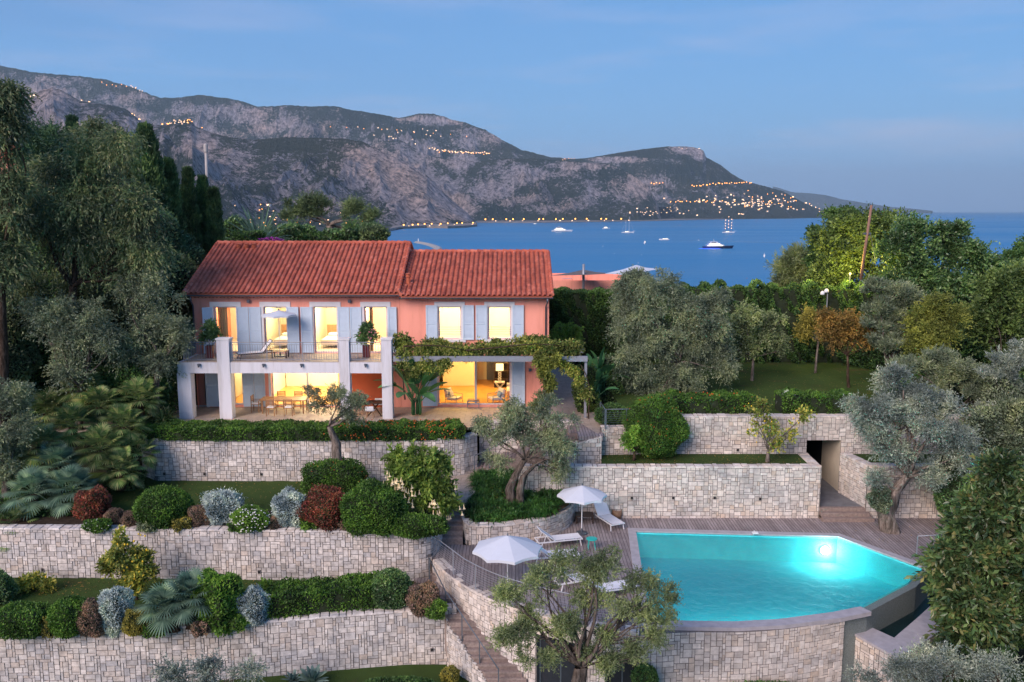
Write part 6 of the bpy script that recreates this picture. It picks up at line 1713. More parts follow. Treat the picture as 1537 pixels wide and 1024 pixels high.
# planter bed: dense strap leaves
rg = np.random.default_rng(12); parts = []
poly = [(-1.95,37.7),(-1.8,36.6),(-.9,36.3),(.5,36.7),(1.6,37.3),(2.5,38.3),(2.7,39.2),(3.1,41.2),(-1.8,41.4)]
def inpoly(x, y):
    c = False
    for (a, b), (d, e) in zip(poly, poly[1:]+poly[:1]):
        if (b > y) != (e > y) and x < (d-a)*(y-b)/(e-b)+a: c = not c
    return c
tuft = []
while len(tuft) < 330:
    x, y = rg.uniform(-2.1, 3.1), rg.uniform(36.2, 41.3)
    if inpoly(x, y): tuft.append((x, y))
for x, y in tuft:
    n = 34; az = rg.uniform(0, 2*PI, n); e = rg.uniform(.5, 1.35, n); d = np.stack([np.cos(az)*np.cos(e), np.sin(az)*np.cos(e), np.sin(e)], 1)
    parts.append(ribbons(np.tile([[x, y, DECK+.70+(y-36.1)*.17]], (n, 1)), d, .80*rg.uniform(.7, 1.2, n), .036, .9, 4))
V, F = join(parts); o = fast_mesh('ground_cover', V, F, LEAF['strap']); tag(o, 'dark green strap leaved ground cover in the curved planter', 'plants', kind='stuff')

# ---------------------------------------------------------------- olives
tree('olive_tree', 'small twisted olive in front of the terrace, growing from the middle bed', (506,692), 39.6, [(478,600,24,20),(505,592,22,14),(520,612,24,20),(538,600,16,15),(466,585,12,10),(530,628,18,12)], sp(mat='olive', per=150), bark='pale', r0=.20, fork=(494,640), trunk_pts=[(505,665)], csize=.34, fill=.72, seed=11, gnarl=True, nl=9)
tree('olive_tree', 'big gnarled olive with twin trunk in the curved planter', (768,762), 38.4, [(760,640,40,32),(800,625,36,22),(842,625,34,26),(838,665,34,34),(740,655,24,26),(835,705,26,22),(770,612,20,14),(822,600,22,12),(795,655,22,24),(745,690,20,22),(725,640,16,16)], sp(mat='olive', per=230, droop=.3), bark='grey', r0=.21, fork=(788,690), trunk_pts=[(766,735),(774,712)], csize=.42, fill=.72, seed=12, gnarl=True, nl=12)
m = MB(); bo = [o_ for o_ in COL.objects if o_.get('label','').startswith('big gnarled olive with twin')][0]; lcb = Vector(bo.location)
fat_trunk(m, [P(781,762,Y=38.2)-lcb, P(781,735,Y=38.2)-lcb, P(786,715,Y=38.2)-lcb, P(803,697,Y=38.2)-lcb, P(818,690,Y=38.2)-lcb], [.20,.17,.15,.12,.09], .2, 12, 5)
m.build('second_trunk', BARK['grey'], bo, True)
tree('olive_tree', 'wide gnarled olive in the foreground before the pool deck', (868,1095), 25.2, [(800,880,46,34),(850,850,42,26),(915,850,44,28),(965,880,42,34),(985,930,38,34),(930,910,40,36),(870,900,30,26),(790,935,38,30),(765,900,24,26),(850,940,34,30),(960,975,38,20),(790,980,22,24),(1005,895,18,20),(760,960,20,22),(905,955,30,18),(825,985,26,20),(935,990,34,18),(870,975,30,20),(985,965,26,20),(900,1000,24,14),(890,860,30,22)], sp(mat='olive_green', per=190, L=.085, droop=.1), bark='grey', r0=.30, fork=(872,1000), trunk_pts=[(866,1040)], csize=.34, fill=.78, seed=13, gnarl=True, nl=18, twigs=60, depth=1.1)
tree('olive_tree', 'tall round olive at the villa side of the lawn, in front of the sea', (1000,598), 47.5, [(975,440,58,42),(1040,470,46,40),(945,480,36,44),(1000,510,60,46),(1065,505,36,44),(950,545,40,40),(1030,560,52,36),(985,590,40,26),(1075,460,24,26),(1085,545,22,26),(960,420,22,22)], sp(mat='olive', L=.12, per=300, droop=.35), bark='pale', r0=.3, fork=(1018,545), csize=.62, fill=1.5, seed=14, nl=12)
tree('olive_tree', 'large silvery olive leaning over the deck beside the passage', (1336,800), 37.6, [(1350,600,58,42),(1390,620,58,44),(1320,640,46,40),(1430,650,44,40),(1370,680,60,34),(1290,610,26,28),(1340,570,30,22),(1450,690,30,28),(1400,720,36,18),(1320,720,24,16)], sp(mat='olive_silver', L=.11, per=300), bark='pale', r0=.36, fork=(1362,715), trunk_pts=[(1330,770),(1338,742)], csize=.52, fill=1.0, seed=15, gnarl=True, nl=14)
shrub('olive_shoot', 'leafy shoot growing low on the leaning olive trunk', 1320, 748, 17, 18, 'olive', Y=37.4, L=.1, W=.2, lump=.2)
tree('olive_tree', 'silver olive top at the bottom corner under the big leafy tree', (1420,1100), 25.5, [(1340,1005,50,22),(1410,995,50,26),(1480,1000,50,26),(1380,1030,50,20),(1300,1020,36,14)], sp(mat='olive_silver', L=.09), r0=.2, fork=(1420,1060), csize=.45, fill=1.0, seed=16)
tree('lemon_tree', 'small leafy citrus tree on the narrow lawn under the berry bush', (951,688), 40.5, [(960,652,24,20),(948,662,16,14),(972,664,14,12)], dict(LM, mat='lime', L=.12), bark='brown', r0=.07, fork=(953,675), csize=.32, fill=1.0, seed=17)
t_ = tree('lemon_tree', 'half bare lemon tree with yellowing leaves against the upper stone wall', (1152,694), 40.3, [(1130,625,18,18),(1160,640,20,22),(1185,650,18,18),(1205,625,12,14),(1142,610,10,10),(1170,668,16,10),(1130,645,10,12)], dict(LM, per=34), bark='pale', r0=.1, fork=(1153,676), csize=.34, fill=.55, seed=18, nl=12, twigs=50)
fruit(t_, [P(rr.uniform(1120,1205), rr.uniform(605,670), Y=40.1) for _ in range(14)])
# lawn trees
DEC = dict(mat='olive_green', L=.13, W=.24, per=150, lt=8, spread=.8, up=.3, droop=.25)
tree('lawn_tree', 'young bare stemmed tree with loose green crown in the middle of the lawn', (1128,585), 51, [(1130,478,40,22),(1105,500,26,26),(1155,495,34,26),(1130,512,36,22),(1172,520,16,14),(1100,525,14,12)], DEC, bark='pale', r0=.10, fork=(1131,535), csize=.5, fill=.8, seed=19, nl=10, twigs=40, wob=.05)
tree('lawn_tree', 'thin stemmed tree with brownish golden crown close to the tall hedge', (1223,567), 53.5, [(1215,478,26,18),(1232,495,22,16),(1205,495,18,14)], dict(DEC, mat='golden', per=110), bark='pale', r0=.08, fork=(1228,512), csize=.5, fill=.8, seed=20, nl=8, wob=.05)
tree('lawn_tree', 'orange leaved autumn tree on the lawn', (1274,592), 49, [(1262,480,34,22),(1290,492,30,22),(1250,500,26,20),(1278,512,38,18),(1305,510,18,14),(1238,478,16,14)], dict(DEC, mat='orange', per=110), bark='brown', r0=.09, fork=(1272,535), csize=.48, fill=.75, seed=21, nl=12, twigs=50, wob=.05)

# vine over the pergola and the mound beside the villa
VN = dict(mat='vine', L=.14, W=.22, per=60, lt=7, spread=.8, up=.1, droop=.4)
def vine(label, blobs, Y, csize=.3, fill=1.2, mat='vine', stem=None):
    root = empty('climbing_vine', tuple(P(blobs[0][0], blobs[0][1], Y=Y)), 0, label, 'vine'); lc = Vector(root.location)
    cl = blob_clumps(blobs, Y, csize, fill); V, F = crown_mesh(cl, dict(VN, mat=mat)); o = fast_mesh('foliage', V, F, LEAF[mat], root, loc=tuple(lc)); o.location = (0,0,0)
    m = MB()
    for a, b in stem: limb(m, P(*a, Y=Y)-lc, P(*b, Y=Y)-lc, .045, .02, .08, 6, rr)
    m.build('stems', BARK['brown'], root, True); return root
vine('thick climbing vine covering the pergola beams below the two upper windows', [(606,512,16,16,.9),(608,535,12,18,.2),(640,525,26,9,.4),(670,528,26,8,.4),(700,528,26,8,.5),(735,526,28,9,.5),(765,524,24,9,.5),(795,520,22,10,.4),(825,522,26,13,.3),(855,522,24,12,.3),(680,522,34,7,1.4),(740,518,34,7,1.4),(800,512,34,8,1.3),(650,516,24,8,1.2),(665,545,12,8,0),(640,545,16,9,.1),(618,552,12,12,.2)], 44.3, .30, 1.7, stem=[((608,600),(606,520)),((606,520),(700,526)),((700,526),(850,520))])
vine('long vine tresses hanging from the pergola at the corner of the villa', [(818,552,12,20),(824,580,8,20),(812,540,12,12),(836,535,12,14),(820,600,5,12)], 44.2, .24, 1.0, mat='yellow', stem=[((824,628),(822,540)),])
vine('vine hanging from the free end of the pergola', [(850,548,10,7),(862,556,9,9),(872,570,8,12),(880,590,7,12)], 44.4, .24, 1.1, stem=[((884,640),(872,548)),])
tree('mounded_shrub', 'yellowish green mounded climber behind the villa corner', (852,560), 52, [(852,498,26,14),(835,505,16,12),(862,512,18,14)], dict(VN, mat='lime', L=.13), bark='brown', r0=.06, fork=(850,535), csize=.4, fill=1.3, seed=23, cat='shrub')
# banana plants and other foliage beside the path
def paddle_plant(label, base, Y, n, L_, seed, heights, name='banana_plant'):
    r = random.Random(seed); foot = P(base[0], base[1], Y=Y); root = empty(name, tuple(foot), 0, label, 'plant'); m = MB(); st = MB()
    for i in range(n):
        az = i*2.399+r.uniform(-.3,.3); e = r.uniform(.75, 1.4) if i % 3 else r.uniform(.3,.7); h = heights*r.uniform(.55, 1); o = Vector((r.uniform(-.25,.25), r.uniform(-.2,.2), 0))
        d = Vector((math.cos(az)*math.cos(e), math.sin(az)*math.cos(e), math.sin(e))); a = o + Vector((0,0,h*.35)); b = a + d*h*.5 + Vector((0,0,h*.15))
        st.tube([o, a, b], [.035,.03,.018], 6); ld = (d+Vector((0,0,-.1))).normalized(); side = ld.cross(Vector((0,0,1))); side = side.normalized() if side.length > .05 else Vector((1,0,0)); side = (side+Vector((r.uniform(-.5,.5),r.uniform(-.5,.5),r.uniform(-.3,.3)))*.7).normalized(); up = side.cross(ld)
        LL = L_*r.uniform(.75,1.15); W_ = LL*.19; b0 = len(m.v); ns = 9
        for k in range(ns+1):
            t_ = k/ns; c = b + ld*LL*t_ + Vector((0,0,-1))*LL*.35*t_*t_*(1.1-e*.6); ww = W_*(math.sin(PI*min(1,.08+.9*t_))**.55)
            for s_ in (-1,0,1): m.v.append(tuple(c+side*ww*s_ + up*(abs(s_)*ww*.35)))
        for k in range(ns):
            for q in (0,1): m.f.append((b0+k*3+q, b0+k*3+q+1, b0+(k+1)*3+q+1, b0+(k+1)*3+q))
    st.build('stalks', LEAF['paddle'], root, True); m.build('leaves', LEAF['paddle'], root, True); return root
paddle_plant('tall banana like plant with big paddle leaves between the balcony and the living room', (625,622), 44.9, 26, 1.45, 3, 2.2)
paddle_plant('paddle leaved plant beside the villa path near the tall olive', (900,590), 47.0, 20, 1.1, 4, 2.0)
paddle_plant('broad leaved plant crowding the path edge under the free pergola post', (893,600), 45.8, 16, .8, 9, 1.3)
shrub('green_shrub', 'loose green shrub along the path under the pergola end', 880, 590, 16, 36, 'broad_lit', Y=46, L=.14, lump=.2)
shrub('green_shrub', 'green shrub mass behind the railing, between path and tall olive', 915, 575, 24, 38, 'broad', Y=48, L=.14, lump=.2)
tree('young_shrub', 'thin leafy shrub standing at the path corner before the villa', (812,640), 42.9, [(815,598,14,16),(805,612,14,14)], sp(mat='olive_green', per=120), bark='grey', r0=.05, fork=(812,620), csize=.3, fill=.8, seed=24, cat='shrub')
# oleanders in the pots
for px, lb, sd_ in ((314,'oleander growing in the red planter at the open balcony end',1),(549.5,'oleander with pink blossom growing in the planter between the piers',2)):
    y_ = P(px, 538, Z=3.03).y+.2
    t_ = tree('oleander', lb, (px, 515), y_, [(px,500,14,12),(px-6,508,10,8),(px+8,506,10,9),(px+2,490,8,8)], dict(mat='broad', L=.15, W=.16, per=60, lt=7, spread=.6, up=.7, droop=.2), bark='brown', r0=.02, fork=(px,512), csize=.24, fill=.8, seed=30+sd_, nl=6, cat='shrub')
    if sd_ == 2: fruit(t_, [P(px+rr.uniform(-12,16), rr.uniform(492,512), Y=y_-.25) for _ in range(14)], 'pink', .035)
# spiky yucca plants left of the terrace
p = P(240, 640, Z=-.2); rosette('yucca', 'dense dark yucca clump at the left foot of the balcony', (p.x, 42.9, .1), 46, 1.25, .085, 'fan', .5, (-.1,1.4), heads=7, spread=.7, seed=9)

# ---------------------------------------------------------------- the dark trees on the left
GUM = dict(mat='gum', L=.21, W=.13, per=300, lt=10, spread=.55, up=.1, droop=.75)
tree('gum_tree', 'huge drooping gum tree filling the upper left, in front of the cypresses', (110,640), 44, [(60,300,70,60),(150,290,70,50),(110,370,90,60),(190,330,50,50),(40,390,60,50),(200,400,40,44),(130,230,50,36),(180,215,32,32),(70,250,30,26),(230,380,26,30)], GUM, bark='brown', r0=.3, fork=(110,430), csize=1.15, fill=1.0, seed=40, nl=14, twigs=40)
tree('gum_tree', 'tall gum tree cut by the left picture edge, its top against the mountain', (5,640), 41, [(5,190,30,50),(-20,150,40,50),(10,260,36,50),(-10,330,60,50),(18,140,16,26),(20,400,36,40)], GUM, bark='brown', r0=.3, fork=(0,400), csize=.9, fill=.9, seed=41, nl=9)
tree('gum_tree', 'rounded gum tree with yellowish tips standing behind the first, over the cliffs', (150,560), 56, [(135,220,28,40),(165,225,30,36),(200,240,26,36),(140,190,18,18)], GUM, bark='brown', r0=.3, fork=(160,330), csize=1.0, fill=1.1, seed=42)
CY = dict(mat='cypress', L=.30, W=.14, per=260, lt=8, spread=.30, up=2.2, droop=-.1)
def cypress(label, px, top, bot, w_, Y, mat='cypress', seed=0, name='cypress_tree'):
    k = Y/FPX; foot = P(px, bot, Y=Y); root = empty(name, tuple(foot), 0, label, 'tree', 'cypress trees behind the villa'); lc = tuple(foot)
    Ht = (bot-top)*k; n = int(Ht*w_*k*13*(1 if w_ > 30 else 1.6)); z = 1-rng.uniform(0, 1, n)**1.25; z = np.clip(z, 0, 1); q = rng.uniform(.6, 1, n); a = rng.uniform(0, 2*PI, n)
    rad = w_*k*.5*(1-z)**.55*(.8+.25*np.minimum(1, z*4)); lob = 1+.14*np.sin(a*3+z*7+seed)
    cs = np.minimum(.30+rad*.30, .85); z_ = foot.z+z*(Ht-.7)
    cl = np.stack([foot.x+np.cos(a)*rad*q*lob*.85, foot.y+np.sin(a)*rad*q*lob*.85, z_, cs], 1)
    V, F = crown_mesh(cl, dict(CY, mat=mat)); o = fast_mesh('crown', V, F, LEAF[mat], root, loc=lc); o.location = (0,0,0)
    m = MB(); m.tube([(0,0,-.2),(0,0,Ht*.9)], [.22,.04], 8); m.build('trunk', BARK['brown'], root); return root
cypress('broadest tall cypress, leaning mass beside the gum trees', 240, 186, 560, 84, 55, seed=1)
cypress('second cypress, stepping down just behind the broadest one', 270, 236, 560, 56, 57, seed=2)
cypress('slim cypress with pointed tip before the grey utility pole', 296, 250, 520, 36, 60, seed=3)
cypress('slim cypress just right of the utility pole', 317, 262, 520, 32, 61, seed=4)
cypress('lowest slim cypress at the corner of the villa roof', 332, 280, 520, 30, 60, seed=5)
cypress('dark cypress standing apart between gum trees and the cliffs', 133, 176, 520, 40, 62, 'dark', 6)
tree('conifer', 'dark rounded conifer in front of the grey cliff, beside the tiled roof', (62,400), 62, [(52,205,22,18),(75,215,22,22),(60,240,30,26),(90,235,14,20)], dict(CY, mat='dark', up=.4, spread=.7, L=.24), bark='brown', r0=.3, fork=(62,300), csize=.9, fill=1.5, seed=43)
LO = sp(mat='olive', L=.13, per=300, droop=.2)
tree('olive_tree', 'grey olive brushing the balcony corner of the villa', (235,650), 43.5, [(252,438,42,36),(222,480,44,36),(264,500,26,34),(190,520,40,30),(246,548,28,26),(200,440,30,26)], LO, r0=.2, fork=(236,560), csize=.7, fill=1.0, seed=44)
tree('olive_tree', 'dusky olive in the middle of the left slope above the palms', (120,660), 42, [(120,470,50,36),(150,510,44,36),(90,520,44,36),(60,480,36,30),(110,560,40,26)], LO, r0=.2, fork=(120,580), csize=.75, fill=1.0, seed=45)
tree('olive_tree', 'pale olive at the left edge over the fan palms', (10,760), 37, [(5,600,34,36),(25,640,30,34),(-5,670,44,36),(30,585,16,20),(15,710,26,24)], sp(mat='olive', L=.11), r0=.2, fork=(8,700), csize=.55, fill=1.0, seed=46)
tree('olive_tree', 'dark olive behind, low between the slope and the grey olives', (60,620), 46, [(40,440,50,44),(20,520,50,40),(170,440,40,30),(170,580,50,34)], sp(mat='gum', L=.15), r0=.2, fork=(60,560), csize=.9, fill=1.1, seed=47)
shrub('undergrowth_bush', 'tall dark bush mass at the left edge between gum trunks', 30, 380, 100, 110, 'gum', Y=54, L=.2, lump=.18)
shrub('undergrowth_bush', 'dark bush filling under the two gum crowns beside the villa', 190, 440, 80, 90, 'gum', Y=50, L=.2, lump=.18)
shrub('undergrowth_bush', 'dark bush at the very edge under the leftmost gum tree', 0, 520, 50, 70, 'gum', Y=43, L=.16, lump=.18)
shrub('undergrowth_bush', 'tall dark bush closing the view to the sea behind the left olives', 30, 470, 90, 90, 'hedge_dark', Y=52, L=.18, lump=.15)
shrub('undergrowth_bush', 'dark leafy bush under the olives on the left slope', 60, 560, 90, 60, 'hedge_dark', Y=46.5, L=.16, lump=.15)
shrub('undergrowth_bush', 'dark leafy bush filling the gap below the grey olive', 200, 590, 60, 40, 'hedge_dark', Y=44.5, L=.16, lump=.15)
shrub('undergrowth_bush', 'dark bush low under the fan palms by the middle wall', 70, 770, 90, 40, 'hedge_dark', Y=37.5, L=.14, lump=.15)
shrub('undergrowth_bush', 'dark bush mass between gum tree and villa gable', 250, 400, 45, 70, 'dark', Y=53, L=.18, lump=.15)
# fan palms on the slope
for i, (px, py, Y, Rf, n, mt, lb) in enumerate([
 (150,610,41.5,.85,34,'fan','topmost fan palm of the slope, under the olives'),(185,640,40.5,.8,32,'fan','fan palm nearest the yucca on the slope'),
 (110,640,40,.85,32,'fan','yellowing fan palm in the middle of the slope group'),(150,675,39,.85,34,'fan','bright fan palm just above the red shrub'),
 (85,700,38,.9,34,'fan_blue','dark blue green fan palm low on the slope'),(110,735,37,.85,32,'fan_blue','lowest fan palm hanging over the middle stone wall'),
 (50,740,36.6,.85,30,'fan_blue','fan palm at the wall beside the pale olive'),(60,670,38.5,.8,30,'fan','fan palm half hidden behind the pale olive'),(205,680,40.2,.6,26,'fan','small fan palm beside the end of the terrace wall'),
 (25,790,35.8,.7,26,'fan','low fan palm trailing dry fronds over the wall'),
 (125,585,42.6,.85,34,'fan','fan palm highest against the grey olive trunks'),(210,600,42.4,.8,30,'fan','fan palm pressed against the foot of the grey olive'),
 (20,700,38.2,.85,32,'fan','fan palm at the photo edge, under the dull olive'),(180,705,38.6,.6,28,'fan','small bright fan palm over the red shrub'),
 (70,620,42.4,.85,34,'fan','fan palm between the two olive trunks on the upper slope')]):
    q = P(px, py, Y=Y); fan_palm(lb, (q.x, q.y, q.z-.9), mt, n, Rf, .75, .9, .16, i+20, (-.6, 1.35), 'fan palms on the left slope', 1.0)
rosette('yucca', 'yucca clump with yellowish edges just beside the balcony column', (P(265,640,Y=43).x-.3, 42.7, -.05), 40, .85, .07, 'fan', .6, (-.1,1.3), heads=5, spread=.5, seed=19)

# ---------------------------------------------------------------- trees behind the villa
PN = dict(mat='pine', L=.34, W=.09, per=230, lt=9, spread=.9, up=.9, droop=-.1)
tree('pine_tree', 'spreading pine with pale forked trunk rising behind the roof', (500,400), 92, [(452,314,30,14),(482,310,30,12),(440,326,22,10),(528,320,28,12),(548,330,24,12),(556,345,16,12),(468,326,24,8)], PN, bark='pale', r0=.50, fork=(494,338), trunk_pts=[(503,360)], csize=1.1, fill=1.1, seed=50, nl=10, wob=.2)
tree('pine_tree', 'low dark pine partly behind the ridge, under the spreading pine', (530,400), 86, [(525,352,26,10),(560,354,16,12),(440,354,30,8),(400,358,16,6)], dict(PN, mat='broad'), r0=.3, fork=(520,370), csize=1.1, fill=1.2, seed=51)
q = P(390, 372, Y=74); feather_palm('date palm with arching fronds behind the left roof', (q.x, q.y, q.z-2.6), 56, 4.0, 'fan_blue', 2, 2.6)
for i, (px, py, rx, ry, mt, lb) in enumerate([(440,352,30,13,'broad','dark shrubs over the ridge just beside the date palm fronds'),(478,358,22,8,'hedge_dark','low dark shrub at the foot of the spreading pine'),(512,355,26,10,'broad','dark green shrub over the ridge, right at the pale pine trunk'),(562,354,20,13,'pine','soft green shrub over the ridge end, nearest the bay'),(355,345,18,16,'broad','dark shrub between the lowest cypress and the date palm')]):
    shrub('ridge_shrub', lb, px, py, rx, ry, mt, Y=82, L=.26, lump=.2)
shrub('bougainvillea', 'purple bougainvillea showing over the roof ridge', 406, 361, 16, 3, 'purple', Y=66, L=.16, lump=.2)
shrub('green_shrub', 'dark shrubs over the ridge at the foot of the date palm', 372, 358, 22, 10, 'hedge_dark', Y=68, L=.2, lump=.2)
# ---------------------------------------------------------------- trees on the right
BR = dict(mat='broad_lit', L=.20, W=.26, per=260, lt=9, spread=.7, up=.6, droop=.1)
tree('carob_tree', 'big domed leafy tree behind the leaning wooden pole', (1280,600), 60, [(1300,360,54,36),(1260,380,44,40),(1330,370,40,34),(1250,420,36,36),(1300,410,50,40),(1280,460,46,34),(1270,345,24,18),(1335,335,30,20)], BR, r0=.4, fork=(1290,500), csize=1.0, fill=1.25, seed=60)
tree('carob_tree', 'wide dark leafy tree with knobbly top against the sea', (1420,600), 56, [(1390,390,50,36),(1440,385,46,36),(1360,400,36,30),(1420,440,60,40),(1470,430,36,34),(1380,450,50,34),(1410,350,16,12),(1480,400,20,16),(1440,350,12,10),(1350,375,34,30),(1495,420,34,30),(1460,475,50,30),(1345,430,34,30),(1370,350,20,16)], dict(BR, mat='broad'), r0=.4, fork=(1420,500), csize=.95, fill=1.3, seed=61)
tree('pine_tree', 'soft round pine at the sea end of the lawn hedge', (1192,520), 68, [(1190,405,28,24),(1185,430,30,22),(1200,385,14,10),(1212,420,20,24)], dict(PN, L=.30, mat='olive_green', spread=.6, up=.4), r0=.25, fork=(1192,460), csize=.8, fill=1.5, seed=62)
tree('dark_tree', 'small dark tree peeping out beside the domed tree, over the bay', (1225,520), 66, [(1222,352,9,12),(1228,375,10,10),(1270,322,12,9),(1250,326,10,9),(1225,395,12,16)], dict(BR, mat='hedge_dark', L=.18), r0=.15, fork=(1230,430), csize=.6, fill=1.3, seed=63)
tree('leafy_tree', 'yellow green leafy tree at the right picture edge', (1515,620), 48, [(1500,440,40,36),(1530,480,34,44),(1480,490,36,36),(1515,540,40,36),(1530,420,26,20)], dict(BR, L=.19), r0=.25, fork=(1510,560), csize=.8, fill=1.3, seed=64)
tree('dark_tree', 'dark tree at the far right edge in front of the sea', (1535,520), 70, [(1530,390,28,26),(1548,370,20,20),(1515,400,16,16)], dict(BR, mat='hedge_dark', L=.2), r0=.25, fork=(1530,440), csize=.9, fill=1.4, seed=65)
tree('shrub_tree', 'golden green bushy tree in the middle of the right thicket', (1410,640), 46, [(1395,490,40,30),(1425,500,36,30),(1410,465,26,18),(1380,520,30,26),(1435,475,16,14)], dict(BR, mat='yellow', L=.13, W=.2), r0=.2, fork=(1405,560), csize=.6, fill=1.3, seed=66)
tree('rosemary_tree', 'grey green spiky bush tree below the domed tree', (1330,620), 47.5, [(1340,450,30,26),(1365,460,30,22),(1320,480,30,30),(1350,500,34,30),(1330,530,30,30),(1310,440,18,16)], dict(BR, mat='olive', L=.20, W=.10, up=1.4, spread=.5), r0=.2, fork=(1335,560), csize=.6, fill=1.3, seed=67)
tree('rosemary_tree', 'grey green spiky bush tree further right, under the golden one', (1450,680), 43, [(1430,560,40,30),(1390,550,30,24),(1470,590,36,30),(1360,560,24,24),(1400,590,40,26)], dict(BR, mat='olive', L=.19, W=.10, up=1.4, spread=.5), r0=.2, fork=(1430,620), csize=.6, fill=1.3, seed=68)
tree('rosemary_tree', 'grey green spiky bush tree at the edge above the big leafy tree', (1510,700), 41.5, [(1500,560,36,28),(1520,600,34,34),(1490,640,34,34),(1530,540,20,20)], dict(BR, mat='olive_silver', L=.19, W=.10, up=1.4, spread=.5), r0=.2, fork=(1505,650), csize=.6, fill=1.3, seed=69)
shrub('undergrowth_bush', 'dark leaf mass filling the thicket behind the leaning olive', 1430, 620, 110, 70, 'hedge_dark', Y=47.5, L=.18, lump=.15)
shrub('undergrowth_bush', 'dark green mass closing the gap between the right hand trees and the sea', 1470, 480, 120, 66, 'hedge_dark', Y=60, L=.2, lump=.15)
shrub('undergrowth_bush', 'dark leaf mass behind the orange tree and pole', 1340, 520, 60, 56, 'hedge_dark', Y=56.5, L=.18, lump=.15)
shrub('undergrowth_bush', 'dark leaf mass low at the right edge behind the laurel', 1520, 670, 64, 80, 'olive', Y=40.5, L=.16, W=.2, lump=.22)
shrub('undergrowth_bush', 'dark bush at the end of the deck wall beside the laurel', 1440, 740, 34, 44, 'broad', Y=38.2, L=.14, lump=.15)
LR = dict(mat='laurel', L=.26, W=.20, per=230, lt=9, spread=.65, up=.6, droop=.1)
tree('laurel_tree', 'massive glossy leaved tree in the right foreground hiding the overflow basin', (1490,1150), 28.5, [(1470,775,46,42),(1510,750,46,46),(1450,820,46,50),(1500,830,60,60),(1540,800,50,60),(1440,890,40,44),(1470,920,60,50),(1530,920,56,56),(1450,960,46,34),(1425,850,20,24),(1500,705,20,18)], LR, bark='brown', r0=.35, fork=(1490,980), csize=.70, fill=1.15, seed=70, nl=12)
shrub('undergrowth_bush', 'dark inside of the foreground thicket at the bottom right', 1500, 900, 60, 90, 'hedge_dark', Y=30.5, L=.14, lump=.12)

# leaf litter under the trees, on the lawns and the deck
rl = np.random.default_rng(99); lp_ = []; ld_ = []
for (x0, x1, y0, y1, z, n_) in ((-18,-3.4,37.3,41,L1,500),(-20,-3.2,33,34.5,L2,500),(4.5,14.0,39.6,41.5,LB,420),(6,24,44,57,LAWN,1500),(-1.5,4.5,31,37.5,DECK,160),(14,21,36,39,DECK,160),(-17,2,42.9,44.2,0,60)):
    x = rl.uniform(x0, x1, n_); y = rl.uniform(y0, y1, n_)
    if z == DECK and x0 < 0:
        k_ = (x > -1.2) & (x < 4.6) & (y < 35.8); x, y = x[k_], y[k_]
    lp_.append(np.stack([x, y, np.full(len(x), z+.018)], 1)); a = rl.uniform(0, 2*PI, len(x)); ld_.append(np.stack([np.cos(a), np.sin(a), rl.uniform(-.05, .3, len(x))], 1))
lp_ = np.concatenate(lp_); ld_ = unit(np.concatenate(ld_)); side = unit(np.cross(ld_, np.tile([[0, 0, 1.0]], (len(ld_), 1)))); Lq_ = rl.uniform(.05, .11, (len(lp_), 1))
V = np.stack([lp_, lp_+ld_*Lq_*.5+side*Lq_*.25, lp_+ld_*Lq_, lp_+ld_*Lq_*.5-side*Lq_*.25], 1).reshape(-1, 3)
o = fast_mesh('fallen_leaves', V, np.arange(len(V)).reshape(-1, 4), LEAF['orange']); tag(o, 'dry fallen leaves scattered over the lawns and the deck', 'leaves', kind='stuff')
# ================================================================ poles, neighbours, boats and lights of the bay
def pole(label, a, b, Y, r0, r1, mat, extra=None):
    pa, pb = P(*a, Y=Y), P(*b, Y=Y); root = empty('utility_pole', tuple(pa), 0, label, 'pole'); m = MB(); m.tube([(0,0,0), pb-pa], [r0, r1], 10); m.build('shaft', M[mat], root, True)
    return root, pb-pa
M['old_wood'] = paint('weathered pole wood', (.26,.15,.11), .9, .25, 6, bump=.4)
M['pale_conc'] = paint('pale concrete', (.42,.40,.38), .9, .12, 3)
r_, d_ = pole('leaning wooden utility pole in front of the domed tree', (1292,420), (1308,308), 56, .10, .08, 'old_wood')
MB().box(d_.x*.62-.22, d_.x*.62+.22, -.06, .2, d_.z*.62-.05, d_.z*.62+.06).build('bracket', M['zinc'], r_); MB().tube([(d_.x*.62+.2,0,d_.z*.62),(d_.x*.3+.9,0.2,d_.z*.2)], .02, 5).build('stay_wire', M['zinc'], r_)
r_, d_ = pole('pale concrete utility pole among the slim cypresses', (313,330), (309,224), 64, .13, .10, 'pale_conc')
MB().lathe([(.16,0),(.16,.5),(.05,.6)], 10, (d_.x, 0, d_.z-.2)).build('cap', M['pale_conc'], r_)
# lamp that lights the domed tree
lp = P(1276, 412, Y=57.5); r_ = empty('garden_lamp', tuple(lp), 0, 'lit garden lamp shining up into the domed tree beside the wooden pole', 'lamp')
MB().tube([(0,0,-3.0),(0,0,0)], .04, 6).build('post', M['steel'], r_); MB().sphere((0,0,.05), .07, 10, 8).build('globe', glow_mat('lit garden lamp', (1,.75,.2), 6), r_, True)
point('garden_light', (lp.x-.3, lp.y-.7, lp.z+.5), 420, (1,.74,.16), .15)
# floodlight pair on a short post
q = P(1241, 462, Y=56.5); r_ = empty('floodlight_post', tuple(q), 0, 'twin white floodlights on a short post above the tall hedge', 'light')
MB().tube([(0,0,0),(0,0,1.25)], .035, 8).build('post', M['steel_pale'], r_)
for a, b in ((-.35, 1.0), (-.1, 1.15)): MB().lathe([(.06,.1),(.14,0),(.15,-.12),(.13,-.14)], 12, (a, -.05, b)).build('lamp_head', M['white_metal'], r_, True)
